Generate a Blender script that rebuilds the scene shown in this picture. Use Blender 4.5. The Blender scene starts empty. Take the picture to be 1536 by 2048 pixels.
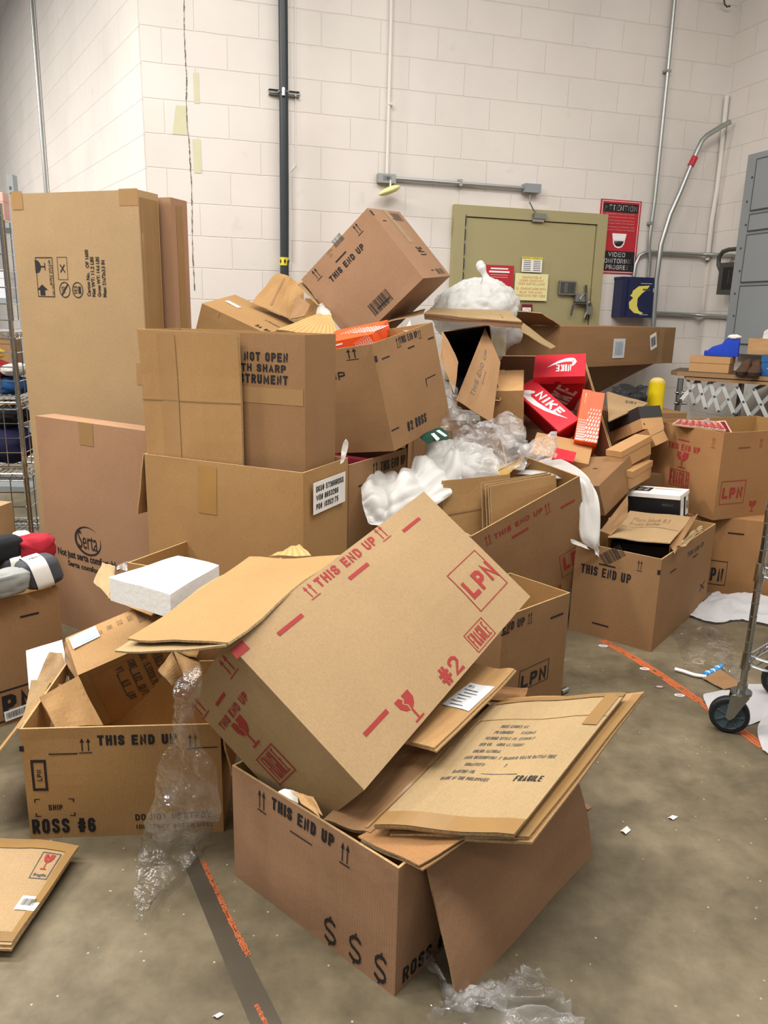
import bpy, math, random
from mathutils import Vector as V, Matrix, noise

# ------------------------------------------------------------------ scene, camera, light
SC = bpy.context.scene
COL = SC.collection
SC.view_settings.view_transform = 'Standard'
SC.view_settings.look = 'None'
SC.view_settings.exposure = 0.0
SC.view_settings.gamma = 1.0
SC.view_settings.use_curve_mapping = False
SC.cycles.max_bounces = 8
SC.cycles.transparent_max_bounces = 24
SC.cycles.caustics_reflective = False
SC.cycles.caustics_refractive = False

cam_data = bpy.data.cameras.new('camera')
cam_data.sensor_fit = 'HORIZONTAL'
cam_data.sensor_width = 36.0
cam_data.lens = 36.0 * 1540 / 1536
cam_data.clip_start = 0.05
cam = bpy.data.objects.new('camera', cam_data)
RT, UP, FW = V((0.9996929, 0.0061880, 0.0239961)), V((-0.0247811, 0.2496274, 0.9680248)), V((0, 0.9683222, -0.2497041))
cam.matrix_world = Matrix(((RT.x, UP.x, -FW.x, 0), (RT.y, UP.y, -FW.y, 0), (RT.z, UP.z, -FW.z, 1.5), (0, 0, 0, 1)))
COL.objects.link(cam)
SC.camera = cam

world = bpy.data.worlds.new('warehouse_ambient')
SC.world = world
world.use_nodes = True
bg = world.node_tree.nodes['Background']
bg.inputs[0].default_value = (1.0, 0.975, 0.94, 1)
bg.inputs[1].default_value = 0.21


def strip_light(x, y, z, power, rz=0.0, sx=2.4, sy=0.35, color=(1.0, 0.965, 0.915)):
    d = bpy.data.lights.new('ceiling_or_fill_strip', 'AREA')
    d.shape = 'RECTANGLE'
    d.size, d.size_y = sx, sy
    d.energy = power
    d.color = color
    o = bpy.data.objects.new('ceiling_or_fill_strip', d)
    o.location = (x, y, z)
    o.rotation_euler = (0, 0, rz)
    COL.objects.link(o)


# warehouse ceiling strips above the frame; last two added to brighten left wall
for lx, ly, lp in ((-2.6, 0.8, 105), (0.0, 1.0, 120), (2.8, 1.6, 40), (-1.2, 3.1, 84), (1.6, 3.1, 84), (-2.0, -2.2, 60), (1.0, -2.2, 25), (-4.8, 3.0, 370), (-7.0, 5.8, 520)):
    strip_light(lx, ly, 4.6, lp, 0.29)


# ------------------------------------------------------------------ materials
def srgb(h):
    h = h.lstrip('#')
    out = []
    for i in (0, 2, 4):
        c = int(h[i:i + 2], 16) / 255
        out.append(c / 12.92 if c <= 0.04045 else ((c + 0.055) / 1.055) ** 2.4)
    return (*out, 1)


MATS = {}


def base_mat(name):
    m = bpy.data.materials.new(name)
    m.use_nodes = True
    MATS[name] = m
    nt = m.node_tree
    return m, nt, nt.nodes['Principled BSDF']


def plain(name, col, rough=0.6, metal=0.0, spec=0.4, var=0.06, scale=12.0, bump=0.0, emit=0.0):
    m, nt, b = base_mat(name)
    b.inputs['Roughness'].default_value = rough
    b.inputs['Metallic'].default_value = metal
    b.inputs['Specular IOR Level'].default_value = spec
    tc = nt.nodes.new('ShaderNodeTexCoord')
    n = nt.nodes.new('ShaderNodeTexNoise')
    n.inputs['Scale'].default_value = scale
    n.inputs['Detail'].default_value = 4
    nt.links.new(tc.outputs['Object'], n.inputs['Vector'])
    mix = nt.nodes.new('ShaderNodeMixRGB')
    c = srgb(col)
    mix.inputs[1].default_value = tuple(x * (1 - var) for x in c[:3]) + (1,)
    mix.inputs[2].default_value = tuple(min(1, x * (1 + var)) for x in c[:3]) + (1,)
    nt.links.new(n.outputs['Fac'], mix.inputs[0])
    nt.links.new(mix.outputs[0], b.inputs['Base Color'])
    if bump:
        bp = nt.nodes.new('ShaderNodeBump')
        bp.inputs['Strength'].default_value = bump
        bp.inputs['Distance'].default_value = 0.004
        nt.links.new(n.outputs['Fac'], bp.inputs['Height'])
        nt.links.new(bp.outputs[0], b.inputs['Normal'])
    return m


def kraft(name, col, stripes=0.03, pitch=0.0075, rough=0.75, axis='X'):
    """corrugated board: faint flute lines along the board, soft blotches, small fibres"""
    m, nt, b = base_mat(name)
    b.inputs['Roughness'].default_value = rough
    b.inputs['Specular IOR Level'].default_value = 0.25
    N, L = nt.nodes.new, nt.links.new
    tc = N('ShaderNodeTexCoord')
    w = N('ShaderNodeTexWave')
    w.wave_type = 'BANDS'
    w.bands_direction = axis
    w.inputs['Scale'].default_value = 0.31831 / pitch
    w.inputs['Distortion'].default_value = 0.6
    w.inputs['Detail'].default_value = 1
    L(tc.outputs['UV'], w.inputs['Vector'])
    n1 = N('ShaderNodeTexNoise')
    n1.inputs['Scale'].default_value = 5
    n1.inputs['Detail'].default_value = 5
    L(tc.outputs['Object'], n1.inputs['Vector'])
    n2 = N('ShaderNodeTexNoise')
    n2.inputs['Scale'].default_value = 160
    n2.inputs['Detail'].default_value = 3
    L(tc.outputs['Object'], n2.inputs['Vector'])
    c = srgb(col)
    m1 = N('ShaderNodeMixRGB')
    m1.inputs[1].default_value = tuple(x * 0.88 for x in c[:3]) + (1,)
    m1.inputs[2].default_value = tuple(min(1, x * 1.10) for x in c[:3]) + (1,)
    L(n1.outputs['Fac'], m1.inputs[0])
    m2 = N('ShaderNodeMixRGB')
    m2.blend_type = 'MULTIPLY'
    m2.inputs[0].default_value = 1.0
    r2 = N('ShaderNodeMapRange')
    r2.inputs[1].default_value, r2.inputs[2].default_value = 0.3, 0.7
    r2.inputs[3].default_value, r2.inputs[4].default_value = 0.92, 1.06
    L(n2.outputs['Fac'], r2.inputs[0])
    L(m1.outputs[0], m2.inputs[1])
    L(r2.outputs[0], m2.inputs[2])
    m3 = N('ShaderNodeMixRGB')
    m3.blend_type = 'MULTIPLY'
    m3.inputs[0].default_value = 1.0
    r3 = N('ShaderNodeMapRange')
    r3.inputs[3].default_value, r3.inputs[4].default_value = 1 - stripes, 1 + stripes * 0.5
    L(w.outputs['Fac'], r3.inputs[0])
    L(m2.outputs[0], m3.inputs[1])
    L(r3.outputs[0], m3.inputs[2])
    L(m3.outputs[0], b.inputs['Base Color'])
    bp = N('ShaderNodeBump')
    bp.inputs['Strength'].default_value = 0.12
    bp.inputs['Distance'].default_value = 0.002
    add = N('ShaderNodeMath')
    add.operation = 'ADD'
    L(w.outputs['Fac'], add.inputs[0])
    L(n1.outputs['Fac'], add.inputs[1])
    L(add.outputs[0], bp.inputs['Height'])
    L(bp.outputs[0], b.inputs['Normal'])
    return m


def flute(name, c1, c2):
    m, nt, b = base_mat(name)
    b.inputs['Roughness'].default_value = 0.9
    N, L = nt.nodes.new, nt.links.new
    tc = N('ShaderNodeTexCoord')
    n = N('ShaderNodeTexNoise')
    n.inputs['Scale'].default_value = 140
    L(tc.outputs['Object'], n.inputs['Vector'])
    mx = N('ShaderNodeMixRGB')
    mx.inputs[1].default_value, mx.inputs[2].default_value = srgb(c1), srgb(c2)
    L(n.outputs['Fac'], mx.inputs[0])
    L(mx.outputs[0], b.inputs['Base Color'])
    return m


def film(name, tint, opacity=0.12, rough=0.08, scale=60.0, gloss=0.5):
    """thin clear plastic: see-through with bright glints along its creases"""
    m = bpy.data.materials.new(name)
    m.use_nodes = True
    MATS[name] = m
    nt = m.node_tree
    nt.nodes.clear()
    N, L = nt.nodes.new, nt.links.new
    out = N('ShaderNodeOutputMaterial')
    tr = N('ShaderNodeBsdfTransparent')
    gl = N('ShaderNodeBsdfGlossy')
    gl.inputs['Roughness'].default_value = rough
    df = N('ShaderNodeBsdfDiffuse')
    df.inputs['Color'].default_value = srgb(tint)
    tl = N('ShaderNodeBsdfTranslucent')
    tl.inputs['Color'].default_value = srgb(tint)
    half = N('ShaderNodeMixShader')
    half.inputs[0].default_value = 0.5
    L(df.outputs[0], half.inputs[1])
    L(tl.outputs[0], half.inputs[2])
    tc = N('ShaderNodeTexCoord')
    ns = N('ShaderNodeTexNoise')
    ns.inputs['Scale'].default_value = scale
    ns.inputs['Detail'].default_value = 3
    L(tc.outputs['Object'], ns.inputs['Vector'])
    bp = N('ShaderNodeBump')
    bp.inputs['Strength'].default_value = 0.9
    bp.inputs['Distance'].default_value = 0.012
    L(ns.outputs['Fac'], bp.inputs['Height'])
    L(bp.outputs[0], gl.inputs['Normal'])
    lw = N('ShaderNodeLayerWeight')
    lw.inputs['Blend'].default_value = 0.35
    L(bp.outputs[0], lw.inputs['Normal'])
    k = N('ShaderNodeMath')
    k.operation = 'MULTIPLY'
    k.inputs[1].default_value = gloss
    L(lw.outputs['Facing'], k.inputs[0])
    wn = N('ShaderNodeTexNoise')
    wn.inputs['Scale'].default_value = scale * .22
    wn.inputs['Detail'].default_value = 5
    L(tc.outputs['Object'], wn.inputs['Vector'])
    wr = N('ShaderNodeMapRange')
    wr.inputs[1].default_value, wr.inputs[2].default_value = 0.42, 0.72
    wr.inputs[3].default_value, wr.inputs[4].default_value = opacity * .35, min(1.0, opacity * 2.6)
    L(wn.outputs['Fac'], wr.inputs[0])
    a = N('ShaderNodeMixShader')
    L(wr.outputs[0], a.inputs[0])
    L(tr.outputs[0], a.inputs[1])
    L(half.outputs[0], a.inputs[2])
    f = N('ShaderNodeMixShader')
    L(k.outputs[0], f.inputs[0])
    L(a.outputs[0], f.inputs[1])
    L(gl.outputs[0], f.inputs[2])
    L(f.outputs[0], out.inputs['Surface'])
    return m


def soft_sheet(name, col, trans=0.35, rough=0.5, alpha=1.0):
    m = bpy.data.materials.new(name)
    m.use_nodes = True
    MATS[name] = m
    nt = m.node_tree
    nt.nodes.clear()
    N, L = nt.nodes.new, nt.links.new
    out = N('ShaderNodeOutputMaterial')
    p = N('ShaderNodeBsdfPrincipled')
    p.inputs['Base Color'].default_value = srgb(col)
    p.inputs['Roughness'].default_value = rough
    p.inputs['Specular IOR Level'].default_value = 0.3
    t = N('ShaderNodeBsdfTranslucent')
    t.inputs['Color'].default_value = srgb(col)
    mx = N('ShaderNodeMixShader')
    mx.inputs[0].default_value = trans
    L(p.outputs[0], mx.inputs[1])
    L(t.outputs[0], mx.inputs[2])
    tc = N('ShaderNodeTexCoord')
    ns = N('ShaderNodeTexNoise')
    ns.inputs['Scale'].default_value = 22
    ns.inputs['Detail'].default_value = 4
    L(tc.outputs['Object'], ns.inputs['Vector'])
    bp = N('ShaderNodeBump')
    bp.inputs['Strength'].default_value = 0.35
    bp.inputs['Distance'].default_value = 0.01
    L(ns.outputs['Fac'], bp.inputs['Height'])
    L(bp.outputs[0], p.inputs['Normal'])
    if alpha < 1:
        tr = N('ShaderNodeBsdfTransparent')
        m2 = N('ShaderNodeMixShader')
        m2.inputs[0].default_value = alpha
        L(tr.outputs[0], m2.inputs[1])
        L(mx.outputs[0], m2.inputs[2])
        L(m2.outputs[0], out.inputs['Surface'])
    else:
        L(mx.outputs[0], out.inputs['Surface'])
    return m


kraft('kraft', '#a68a65')
kraft('kraft_pale', '#a48b65')
kraft('kraft_rose', '#9d795c')
kraft('kraft_gold', '#a58053')
kraft('kraft_orange', '#9c7249')
kraft('kraft_brown', '#93704d')
kraft('kraft_ribbed', '#b8935f', stripes=0.2, pitch=0.03)
kraft('kraft_inside', '#a9824f', stripes=0.08)
flute('board_edge', '#c9a878', '#8d6a40')
flute('torn_edge', '#d6bd92', '#7d5f3c')
plain('ink_black', '#1d1a1c', 0.7, var=0.1)
plain('ink_red', '#962c29', 0.7, var=0.1)
plain('ink_faded', '#7f6644', 0.8, var=0.15)
plain('ink_grey', '#4d4a48', 0.7)
plain('white_paper', '#e9e7e2', 0.7, var=0.03)
plain('paper_grey', '#c9cbcd', 0.7, var=0.05)
plain('label_blue', '#9fb2c0', 0.7)
plain('tape_tan', '#957448', 0.22, spec=0.6, var=0.08)
plain('tape_dark', '#8b6c43', 0.28, spec=0.6, var=0.1)
plain('tape_gold', '#a27b45', 0.35, spec=0.5, var=0.1)
plain('tape_soft', '#9f7c52', 0.35, spec=0.5, var=0.1)
plain('foam_white', '#f2f1ee', 0.7, var=0.02, scale=60, bump=0.3)
plain('shoe_red', '#d42c3a', 0.45, var=0.05)
plain('shoe_red_dark', '#9c1020', 0.5, var=0.06)
plain('logo_white', '#f3efee', 0.5, var=0.02)
plain('logo_dim', '#b59a93', 0.5, var=0.05)
plain('shoe_orange', '#ee5623', 0.45, var=0.05)
plain('shoe_box_tan', '#b98f60', 0.6, var=0.05)
plain('shoe_box_black', '#141416', 0.5, var=0.2)
plain('shoe_box_char', '#2c2c2e', 0.5, var=0.2)
plain('maroon', '#6e1524', 0.5)
plain('box_green', '#0e3a2c', 0.5)
plain('box_blue', '#1b5b93', 0.5)
plain('suede_blue', '#1d3fae', 0.9, var=0.12, scale=60, bump=0.4)
plain('leather_brown', '#4d3524', 0.5, var=0.2)
plain('sole_dark', '#1f1815', 0.7)
plain('fur_white', '#e6e4e0', 0.9)
plain('steel', '#a3a5a6', 0.3, metal=1.0, var=0.08)
plain('steel_dull', '#8c8d8a', 0.45, metal=0.9, var=0.12)
plain('chrome', '#b9bcbd', 0.16, metal=1.0, var=0.04)
plain('galvanised', '#a8aba8', 0.38, metal=0.85, var=0.08)
plain('paint_white', '#d9d5ce', 0.5, var=0.03)
plain('pipe_black', '#2d3336', 0.4, var=0.1)
plain('tape_yellow', '#d8c63a', 0.5, var=0.08)
plain('door_green', '#a0966e', 0.5, var=0.07, scale=3)
plain('sign_red', '#b52733', 0.45, var=0.03)
plain('sign_black', '#191718', 0.45)
plain('sticker_yellow', '#e2dda4', 0.5, var=0.03)
plain('sticker_text', '#d98d4d', 0.6)
plain('navy', '#1b2143', 0.45, var=0.08)
plain('lamp_cream', '#dcd894', 0.5)
plain('clock_yellow', '#d7ce62', 0.5)
plain('panel_grey', '#8b9093', 0.5, var=0.04, scale=4)
plain('panel_line', '#4b4e50', 0.6)
plain('charcoal', '#43433f', 0.55)
plain('rubber_black', '#18181a', 0.6)
plain('bollard_yellow', '#dcc312', 0.45, var=0.14, scale=14)
plain('concrete_cap', '#c9b46a', 0.8, bump=0.4)
plain('wood_top', '#584338', 0.5, var=0.2)
plain('wood_edge', '#94744f', 0.6)
plain('purple_grey', '#62505a', 0.6)
plain('wheel_grey', '#46525a', 0.5)
plain('sock_red', '#9b1c2b', 0.95, bump=0.5)
plain('sock_and_shade_black', '#17171a', 0.95, bump=0.5)
plain('sock_charcoal', '#45464c', 0.95, bump=0.5)
plain('sock_grey', '#90928f', 0.95, bump=0.5)
plain('fabric_navy', '#25264d', 0.9, bump=0.3)
plain('fabric_red', '#b03334', 0.9)
plain('fabric_blue', '#24548e', 0.9)
plain('fabric_yellow', '#d8b347', 0.9)
plain('pink', '#d9aa9c', 0.7)
plain('floor_orange', '#b35d33', 0.6, var=0.15, scale=30)
plain('strap_blue', '#2f8fd0', 0.4)
plain('crack_dark', '#57534c', 0.9)
plain('stain_green', '#b0b390', 0.8)
plain('stain_yellow', '#cbc8a8', 0.8)
film('clear_film', '#ffffff', 0.05, 0.13, 60, 0.7)
film('bag_film', '#ffffff', 0.26, 0.14, 42, 0.6)
film('glint_film', '#ffffff', 0.12, 0.12, 46, 0.62)
film('floor_film', '#f6f4ee', 0.03, 0.13, 42, 0.45)
soft_sheet('tissue', '#f1f0ec', 0.4)
soft_sheet('tissue_grey', '#cfced0', 0.2)
soft_sheet('foam_wrap', '#f3f3f0', 0.45, 0.35, 0.9)
soft_sheet('bag_white', '#f2f2f0', 0.45, 0.3, 0.93)
soft_sheet('bag_thin', '#eceeed', 0.45, 0.3, 0.55)


def wall_mat(name, s_axis, s_off, z_off):
    """painted concrete block: 8x16 inch courses in running bond, brushed-over joints"""
    m, nt, b = base_mat(name)
    b.inputs['Roughness'].default_value = 0.5
    b.inputs['Specular IOR Level'].default_value = 0.35
    N, L = nt.nodes.new, nt.links.new
    g = N('ShaderNodeNewGeometry')
    dot = N('ShaderNodeVectorMath')
    dot.operation = 'DOT_PRODUCT'
    dot.inputs[1].default_value = s_axis
    L(g.outputs['Position'], dot.inputs[0])
    sep = N('ShaderNodeSeparateXYZ')
    L(g.outputs['Position'], sep.inputs[0])
    comb = N('ShaderNodeCombineXYZ')
    a1 = N('ShaderNodeMath')
    a1.inputs[1].default_value = s_off
    a2 = N('ShaderNodeMath')
    a2.inputs[1].default_value = z_off
    L(dot.outputs['Value'], a1.inputs[0])
    L(sep.outputs['Z'], a2.inputs[0])
    L(a1.outputs[0], comb.inputs[0])
    L(a2.outputs[0], comb.inputs[1])
    wob = N('ShaderNodeTexNoise')
    wob.inputs['Scale'].default_value = 9
    L(g.outputs['Position'], wob.inputs['Vector'])
    sub = N('ShaderNodeVectorMath')
    sub.operation = 'MULTIPLY_ADD'
    sub.inputs[1].default_value = (0.007, 0.007, 0)
    L(wob.outputs['Color'], sub.inputs[0])
    L(comb.outputs[0], sub.inputs[2])
    br = N('ShaderNodeTexBrick')
    br.inputs['Scale'].default_value = 1.0
    br.inputs['Mortar Size'].default_value = 0.0045
    br.inputs['Mortar Smooth'].default_value = 0.6
    br.inputs['Bias'].default_value = 0.0
    br.inputs['Brick Width'].default_value = 0.4064
    br.inputs['Row Height'].default_value = 0.2032
    br.inputs['Color1'].default_value = srgb('#d8d2ca')
    br.inputs['Color2'].default_value = srgb('#dcd4ce')
    br.inputs['Mortar'].default_value = srgb('#d4cec6')
    L(sub.outputs[0], br.inputs['Vector'])
    n1 = N('ShaderNodeTexNoise')
    n1.inputs['Scale'].default_value = 1.7
    n1.inputs['Detail'].default_value = 6
    L(g.outputs['Position'], n1.inputs['Vector'])
    r1 = N('ShaderNodeMapRange')
    r1.inputs[1].default_value, r1.inputs[2].default_value = 0.35, 0.75
    r1.inputs[3].default_value, r1.inputs[4].default_value = 1.03, 0.92
    L(n1.outputs['Fac'], r1.inputs[0])
    mu = N('ShaderNodeMixRGB')
    mu.blend_type = 'MULTIPLY'
    mu.inputs[0].default_value = 1
    L(br.outputs['Color'], mu.inputs[1])
    L(r1.outputs[0], mu.inputs[2])
    n3 = N('ShaderNodeTexNoise')
    n3.inputs['Scale'].default_value = 7
    n3.inputs['Detail'].default_value = 8
    L(g.outputs['Position'], n3.inputs['Vector'])
    r3 = N('ShaderNodeMapRange')
    r3.inputs[1].default_value, r3.inputs[2].default_value = 0.66, 0.8
    r3.inputs[3].default_value, r3.inputs[4].default_value = 0.0, 0.35
    L(n3.outputs['Fac'], r3.inputs[0])
    dirt = N('ShaderNodeMixRGB')
    dirt.inputs[2].default_value = srgb('#b9b19f')
    L(r3.outputs[0], dirt.inputs[0])
    L(mu.outputs[0], dirt.inputs[1])
    L(dirt.outputs[0], b.inputs['Base Color'])
    n2 = N('ShaderNodeTexNoise')
    n2.inputs['Scale'].default_value = 110
    n2.inputs['Detail'].default_value = 3
    L(g.outputs['Position'], n2.inputs['Vector'])
    b1 = N('ShaderNodeBump')
    b1.inputs['Strength'].default_value = 0.12
    b1.inputs['Distance'].default_value = 0.004
    L(n2.outputs['Fac'], b1.inputs['Height'])
    b2 = N('ShaderNodeBump')
    b2.invert = True
    b2.inputs['Strength'].default_value = 0.6
    b2.inputs['Distance'].default_value = 0.004
    L(br.outputs['Fac'], b2.inputs['Height'])
    L(b1.outputs[0], b2.inputs['Normal'])
    L(b2.outputs[0], b.inputs['Normal'])
    return m


def floor_mat():
    m, nt, b = base_mat('concrete_floor')
    N, L = nt.nodes.new, nt.links.new
    g = N('ShaderNodeNewGeometry')
    n1 = N('ShaderNodeTexNoise')
    n1.inputs['Scale'].default_value = 1.6
    n1.inputs['Detail'].default_value = 9
    n1.inputs['Roughness'].default_value = 0.62
    L(g.outputs['Position'], n1.inputs['Vector'])
    cr = N('ShaderNodeValToRGB')
    e = cr.color_ramp.elements
    e[0].position, e[0].color = 0.30, srgb('#4a4233')
    e[1].position, e[1].color = 0.72, srgb('#857962')
    x = cr.color_ramp.elements.new(0.5)
    x.color = srgb('#695f4b')
    L(n1.outputs['Fac'], cr.inputs[0])
    n2 = N('ShaderNodeTexNoise')
    n2.inputs['Scale'].default_value = 14
    n2.inputs['Detail'].default_value = 8
    n2.inputs['Roughness'].default_value = 0.7
    L(g.outputs['Position'], n2.inputs['Vector'])
    r2 = N('ShaderNodeMapRange')
    r2.inputs[1].default_value, r2.inputs[2].default_value = 0.3, 0.7
    r2.inputs[3].default_value, r2.inputs[4].default_value = 0.78, 1.16
    L(n2.outputs['Fac'], r2.inputs[0])
    mu = N('ShaderNodeMixRGB')
    mu.blend_type = 'MULTIPLY'
    mu.inputs[0].default_value = 1
    L(cr.outputs[0], mu.inputs[1])
    L(r2.outputs[0], mu.inputs[2])
    vo = N('ShaderNodeTexVoronoi')
    vo.inputs['Scale'].default_value = 21
    L(g.outputs['Position'], vo.inputs['Vector'])
    lt = N('ShaderNodeMath')
    lt.operation = 'LESS_THAN'
    lt.inputs[1].default_value = 0.06
    L(vo.outputs['Distance'], lt.inputs[0])
    sp = N('ShaderNodeMixRGB')
    sp.inputs[2].default_value = srgb('#a59a86')
    n4 = N('ShaderNodeTexNoise')
    n4.inputs['Scale'].default_value = 2.6
    n4.inputs['Detail'].default_value = 5
    n4.inputs['Distortion'].default_value = 0.6
    L(g.outputs['Position'], n4.inputs['Vector'])
    r4 = N('ShaderNodeMapRange')
    r4.inputs[1].default_value, r4.inputs[2].default_value = 0.52, 0.64
    r4.inputs[3].default_value, r4.inputs[4].default_value = 1.06, 0.80
    L(n4.outputs['Fac'], r4.inputs[0])
    m4 = N('ShaderNodeMixRGB')
    m4.blend_type = 'MULTIPLY'
    m4.inputs[0].default_value = 1
    L(mu.outputs[0], m4.inputs[1])
    L(r4.outputs[0], m4.inputs[2])
    L(lt.outputs[0], sp.inputs[0])
    L(m4.outputs[0], sp.inputs[1])
    L(sp.outputs[0], b.inputs['Base Color'])
    rr = N('ShaderNodeMapRange')
    rr.inputs[3].default_value, rr.inputs[4].default_value = 0.32, 0.55
    L(n1.outputs['Fac'], rr.inputs[0])
    L(rr.outputs[0], b.inputs['Roughness'])
    b.inputs['Specular IOR Level'].default_value = 0.35
    bp = N('ShaderNodeBump')
    bp.inputs['Strength'].default_value = 0.15
    bp.inputs['Distance'].default_value = 0.003
    L(n2.outputs['Fac'], bp.inputs['Height'])
    L(bp.outputs[0], b.inputs['Normal'])
    return m


# ------------------------------------------------------------------ mesh helpers
BASE = {}


class MB:
    """collects faces of one mesh; build() links it as ONE object"""

    def __init__(s):
        s.v, s.f, s.m, s.uv = [], [], [], []

    def face(s, pts, m, uv=None):
        i = len(s.v)
        s.v += [V(p) for p in pts]
        s.f.append(list(range(i, i + len(pts))))
        s.m.append(m)
        s.uv.append(uv or [(0, 0)] * len(pts))

    def tris(s, vs, fs, m):
        i = len(s.v)
        s.v += vs
        for f in fs:
            s.f.append([i + k for k in f])
            s.m.append(m)
            s.uv.append([(0, 0)] * len(f))

    def grid(s, P, m, uvs=None, closed_u=False):
        """P[row][col] of points, shared vertices"""
        i = len(s.v)
        R, C = len(P), len(P[0])
        for r in P:
            s.v += [V(p) for p in r]
        for r in range(R - 1):
            for c in range(C if closed_u else C - 1):
                c2 = (c + 1) % C
                s.f.append([i + r * C + c, i + r * C + c2, i + (r + 1) * C + c2, i + (r + 1) * C + c])
                s.m.append(m)
                s.uv.append([uvs(r, c), uvs(r, c + 1), uvs(r + 1, c + 1), uvs(r + 1, c)] if uvs else [(0, 0)] * 4)

    def box(s, O, X, Y, Z, m, mt=None):
        O, X, Y, Z = V(O), V(X), V(Y), V(Z)
        c = [O, O + X, O + X + Y, O + Y, O + Z, O + X + Z, O + X + Y + Z, O + Y + Z]
        x, y, z = X.length, Y.length, Z.length
        for f, w, h, mm in (((0, 1, 5, 4), x, z, m), ((1, 2, 6, 5), y, z, m), ((2, 3, 7, 6), x, z, m), ((3, 0, 4, 7), y, z, m), ((4, 5, 6, 7), x, y, mt or m), ((3, 2, 1, 0), x, y, m)):
            s.face([c[k] for k in f], mm, [(0, 0), (w, 0), (w, h), (0, h)])

    def abox(s, x0, y0, z0, x1, y1, z1, m):
        s.box((x0, y0, z0), (x1 - x0, 0, 0), (0, y1 - y0, 0), (0, 0, z1 - z0), m)

    def prism(s, pts, ext, m, me=None):
        pts, ext = [V(p) for p in pts], V(ext)
        top = [p + ext for p in pts]
        n = len(pts)
        s.face(pts, m, [(p.x, p.y) for p in pts])
        s.face(top[::-1], m)
        for k in range(n):
            a, b = k, (k + 1) % n
            s.face([pts[b], pts[a], top[a], top[b]], me or m)

    def tube(s, path, r, m, n=10, caps=True, radii=None):
        path = [V(p) for p in path]
        rings = []
        prev = None
        for k, p in enumerate(path):
            t = (path[min(k + 1, len(path) - 1)] - path[max(k - 1, 0)]).normalized()
            if prev is None:
                a = t.cross(V((0, 0, 1)))
                if a.length < 0.1:
                    a = t.cross(V((1, 0, 0)))
                a.normalize()
            else:
                a = (prev - t * prev.dot(t)).normalized()
            prev = a
            b = t.cross(a)
            rr = radii[k] if radii else r
            rings.append([p + (a * math.cos(2 * math.pi * q / n) + b * math.sin(2 * math.pi * q / n)) * rr for q in range(n)])
        s.grid(rings, m, None, True)
        if caps:
            s.face(rings[0][::-1], m)
            s.face(rings[-1], m)

    def disc(s, c, axis, r, h, m, n=24):
        c, a = V(c), V(axis).normalized()
        s.tube([c, c + a * h], r, m, n)

    def build(s, name, parent=None, loc=None, smooth=False):
        if parent is not None:
            base = BASE.get(parent.name, (0, 0, 0))
        else:
            base = loc if loc is not None else (0, 0, 0)
        base = V(base)
        me = bpy.data.meshes.new(name)
        me.from_pydata([tuple(p - base) for p in s.v], [], s.f)
        names = []
        for k in s.m:
            if k not in names:
                names.append(k)
        for k in names:
            me.materials.append(MATS[k])
        me.polygons.foreach_set('material_index', [names.index(k) for k in s.m])
        uvl = me.uv_layers.new(name='UVMap')
        flat = []
        for u in s.uv:
            for q in u:
                flat += [q[0], q[1]]
        uvl.data.foreach_set('uv', flat)
        if smooth:
            me.polygons.foreach_set('use_smooth', [True] * len(me.polygons))
        o = bpy.data.objects.new(name, me)
        COL.objects.link(o)
        if parent is not None:
            BASE[o.name] = tuple(base)
            o.parent = parent
        else:
            o.location = base
            BASE[o.name] = tuple(base)
        return o


def thing(name, label, cat, loc, group=None):
    o = bpy.data.objects.new(name, None)
    o.empty_display_size = 0.05
    o.location = loc
    COL.objects.link(o)
    BASE[o.name] = tuple(V(loc))
    return tag(o, label, cat, group)


def tag(o, label, cat, group=None, kind=None):
    if label:
        o['label'] = label
    if cat:
        o['category'] = cat
    if group:
        o['group'] = group
    if kind:
        o['kind'] = kind
    return o


def structure(o):
    o['kind'] = 'structure'
    return o


# ------------------------------------------------------------------ printed marks (flat polygons in a unit box)
TEXT = {}


def text_polys(s, off=0.03):
    if (s, off) not in TEXT:
        c = bpy.data.curves.new('t', 'FONT')
        c.body = s
        c.offset = off
        c.resolution_u = 3
        c.align_x = 'CENTER'
        o = bpy.data.objects.new('t', c)
        me = bpy.data.meshes.new_from_object(o)
        vs = [(v.co.x, v.co.y) for v in me.vertices]
        fs = [tuple(p.vertices) for p in me.polygons]
        bpy.data.objects.remove(o)
        bpy.data.meshes.remove(me)
        bpy.data.curves.remove(c)
        x0, x1 = min(p[0] for p in vs), max(p[0] for p in vs)
        y0, y1 = min(p[1] for p in vs), max(p[1] for p in vs)
        TEXT[(s, off)] = ([((x - x0) / (x1 - x0) - 0.5, (y - y0) / (y1 - y0) - 0.5) for x, y in vs], fs)
    return TEXT[(s, off)]


def polys(*pl):
    vs, fs = [], []
    for p in pl:
        fs.append(tuple(range(len(vs), len(vs) + len(p))))
        vs += p
    return vs, fs


def rect(x0, y0, x1, y1):
    return [(x0, y0), (x1, y0), (x1, y1), (x0, y1)]


def frame_polys(tx=0.03, ty=0.03):
    out = []
    for k in range(10):
        a, b = -.5 + k / 10, -.5 + (k + 1) / 10
        out += [rect(a, -.5, b, -.5 + ty), rect(a, .5 - ty, b, .5), rect(-.5, a, -.5 + tx, b), rect(.5 - tx, a, .5, b)]
    return polys(*out)


def arrows_polys():
    out = [rect(-.5, -.5, .5, -.44)]
    for c in (-.24, .24):
        out += [rect(c - .045, -.36, c + .045, .3), [(c - .17, .22), (c + .17, .22), (c, .5)]]
    return polys(*out)


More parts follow.
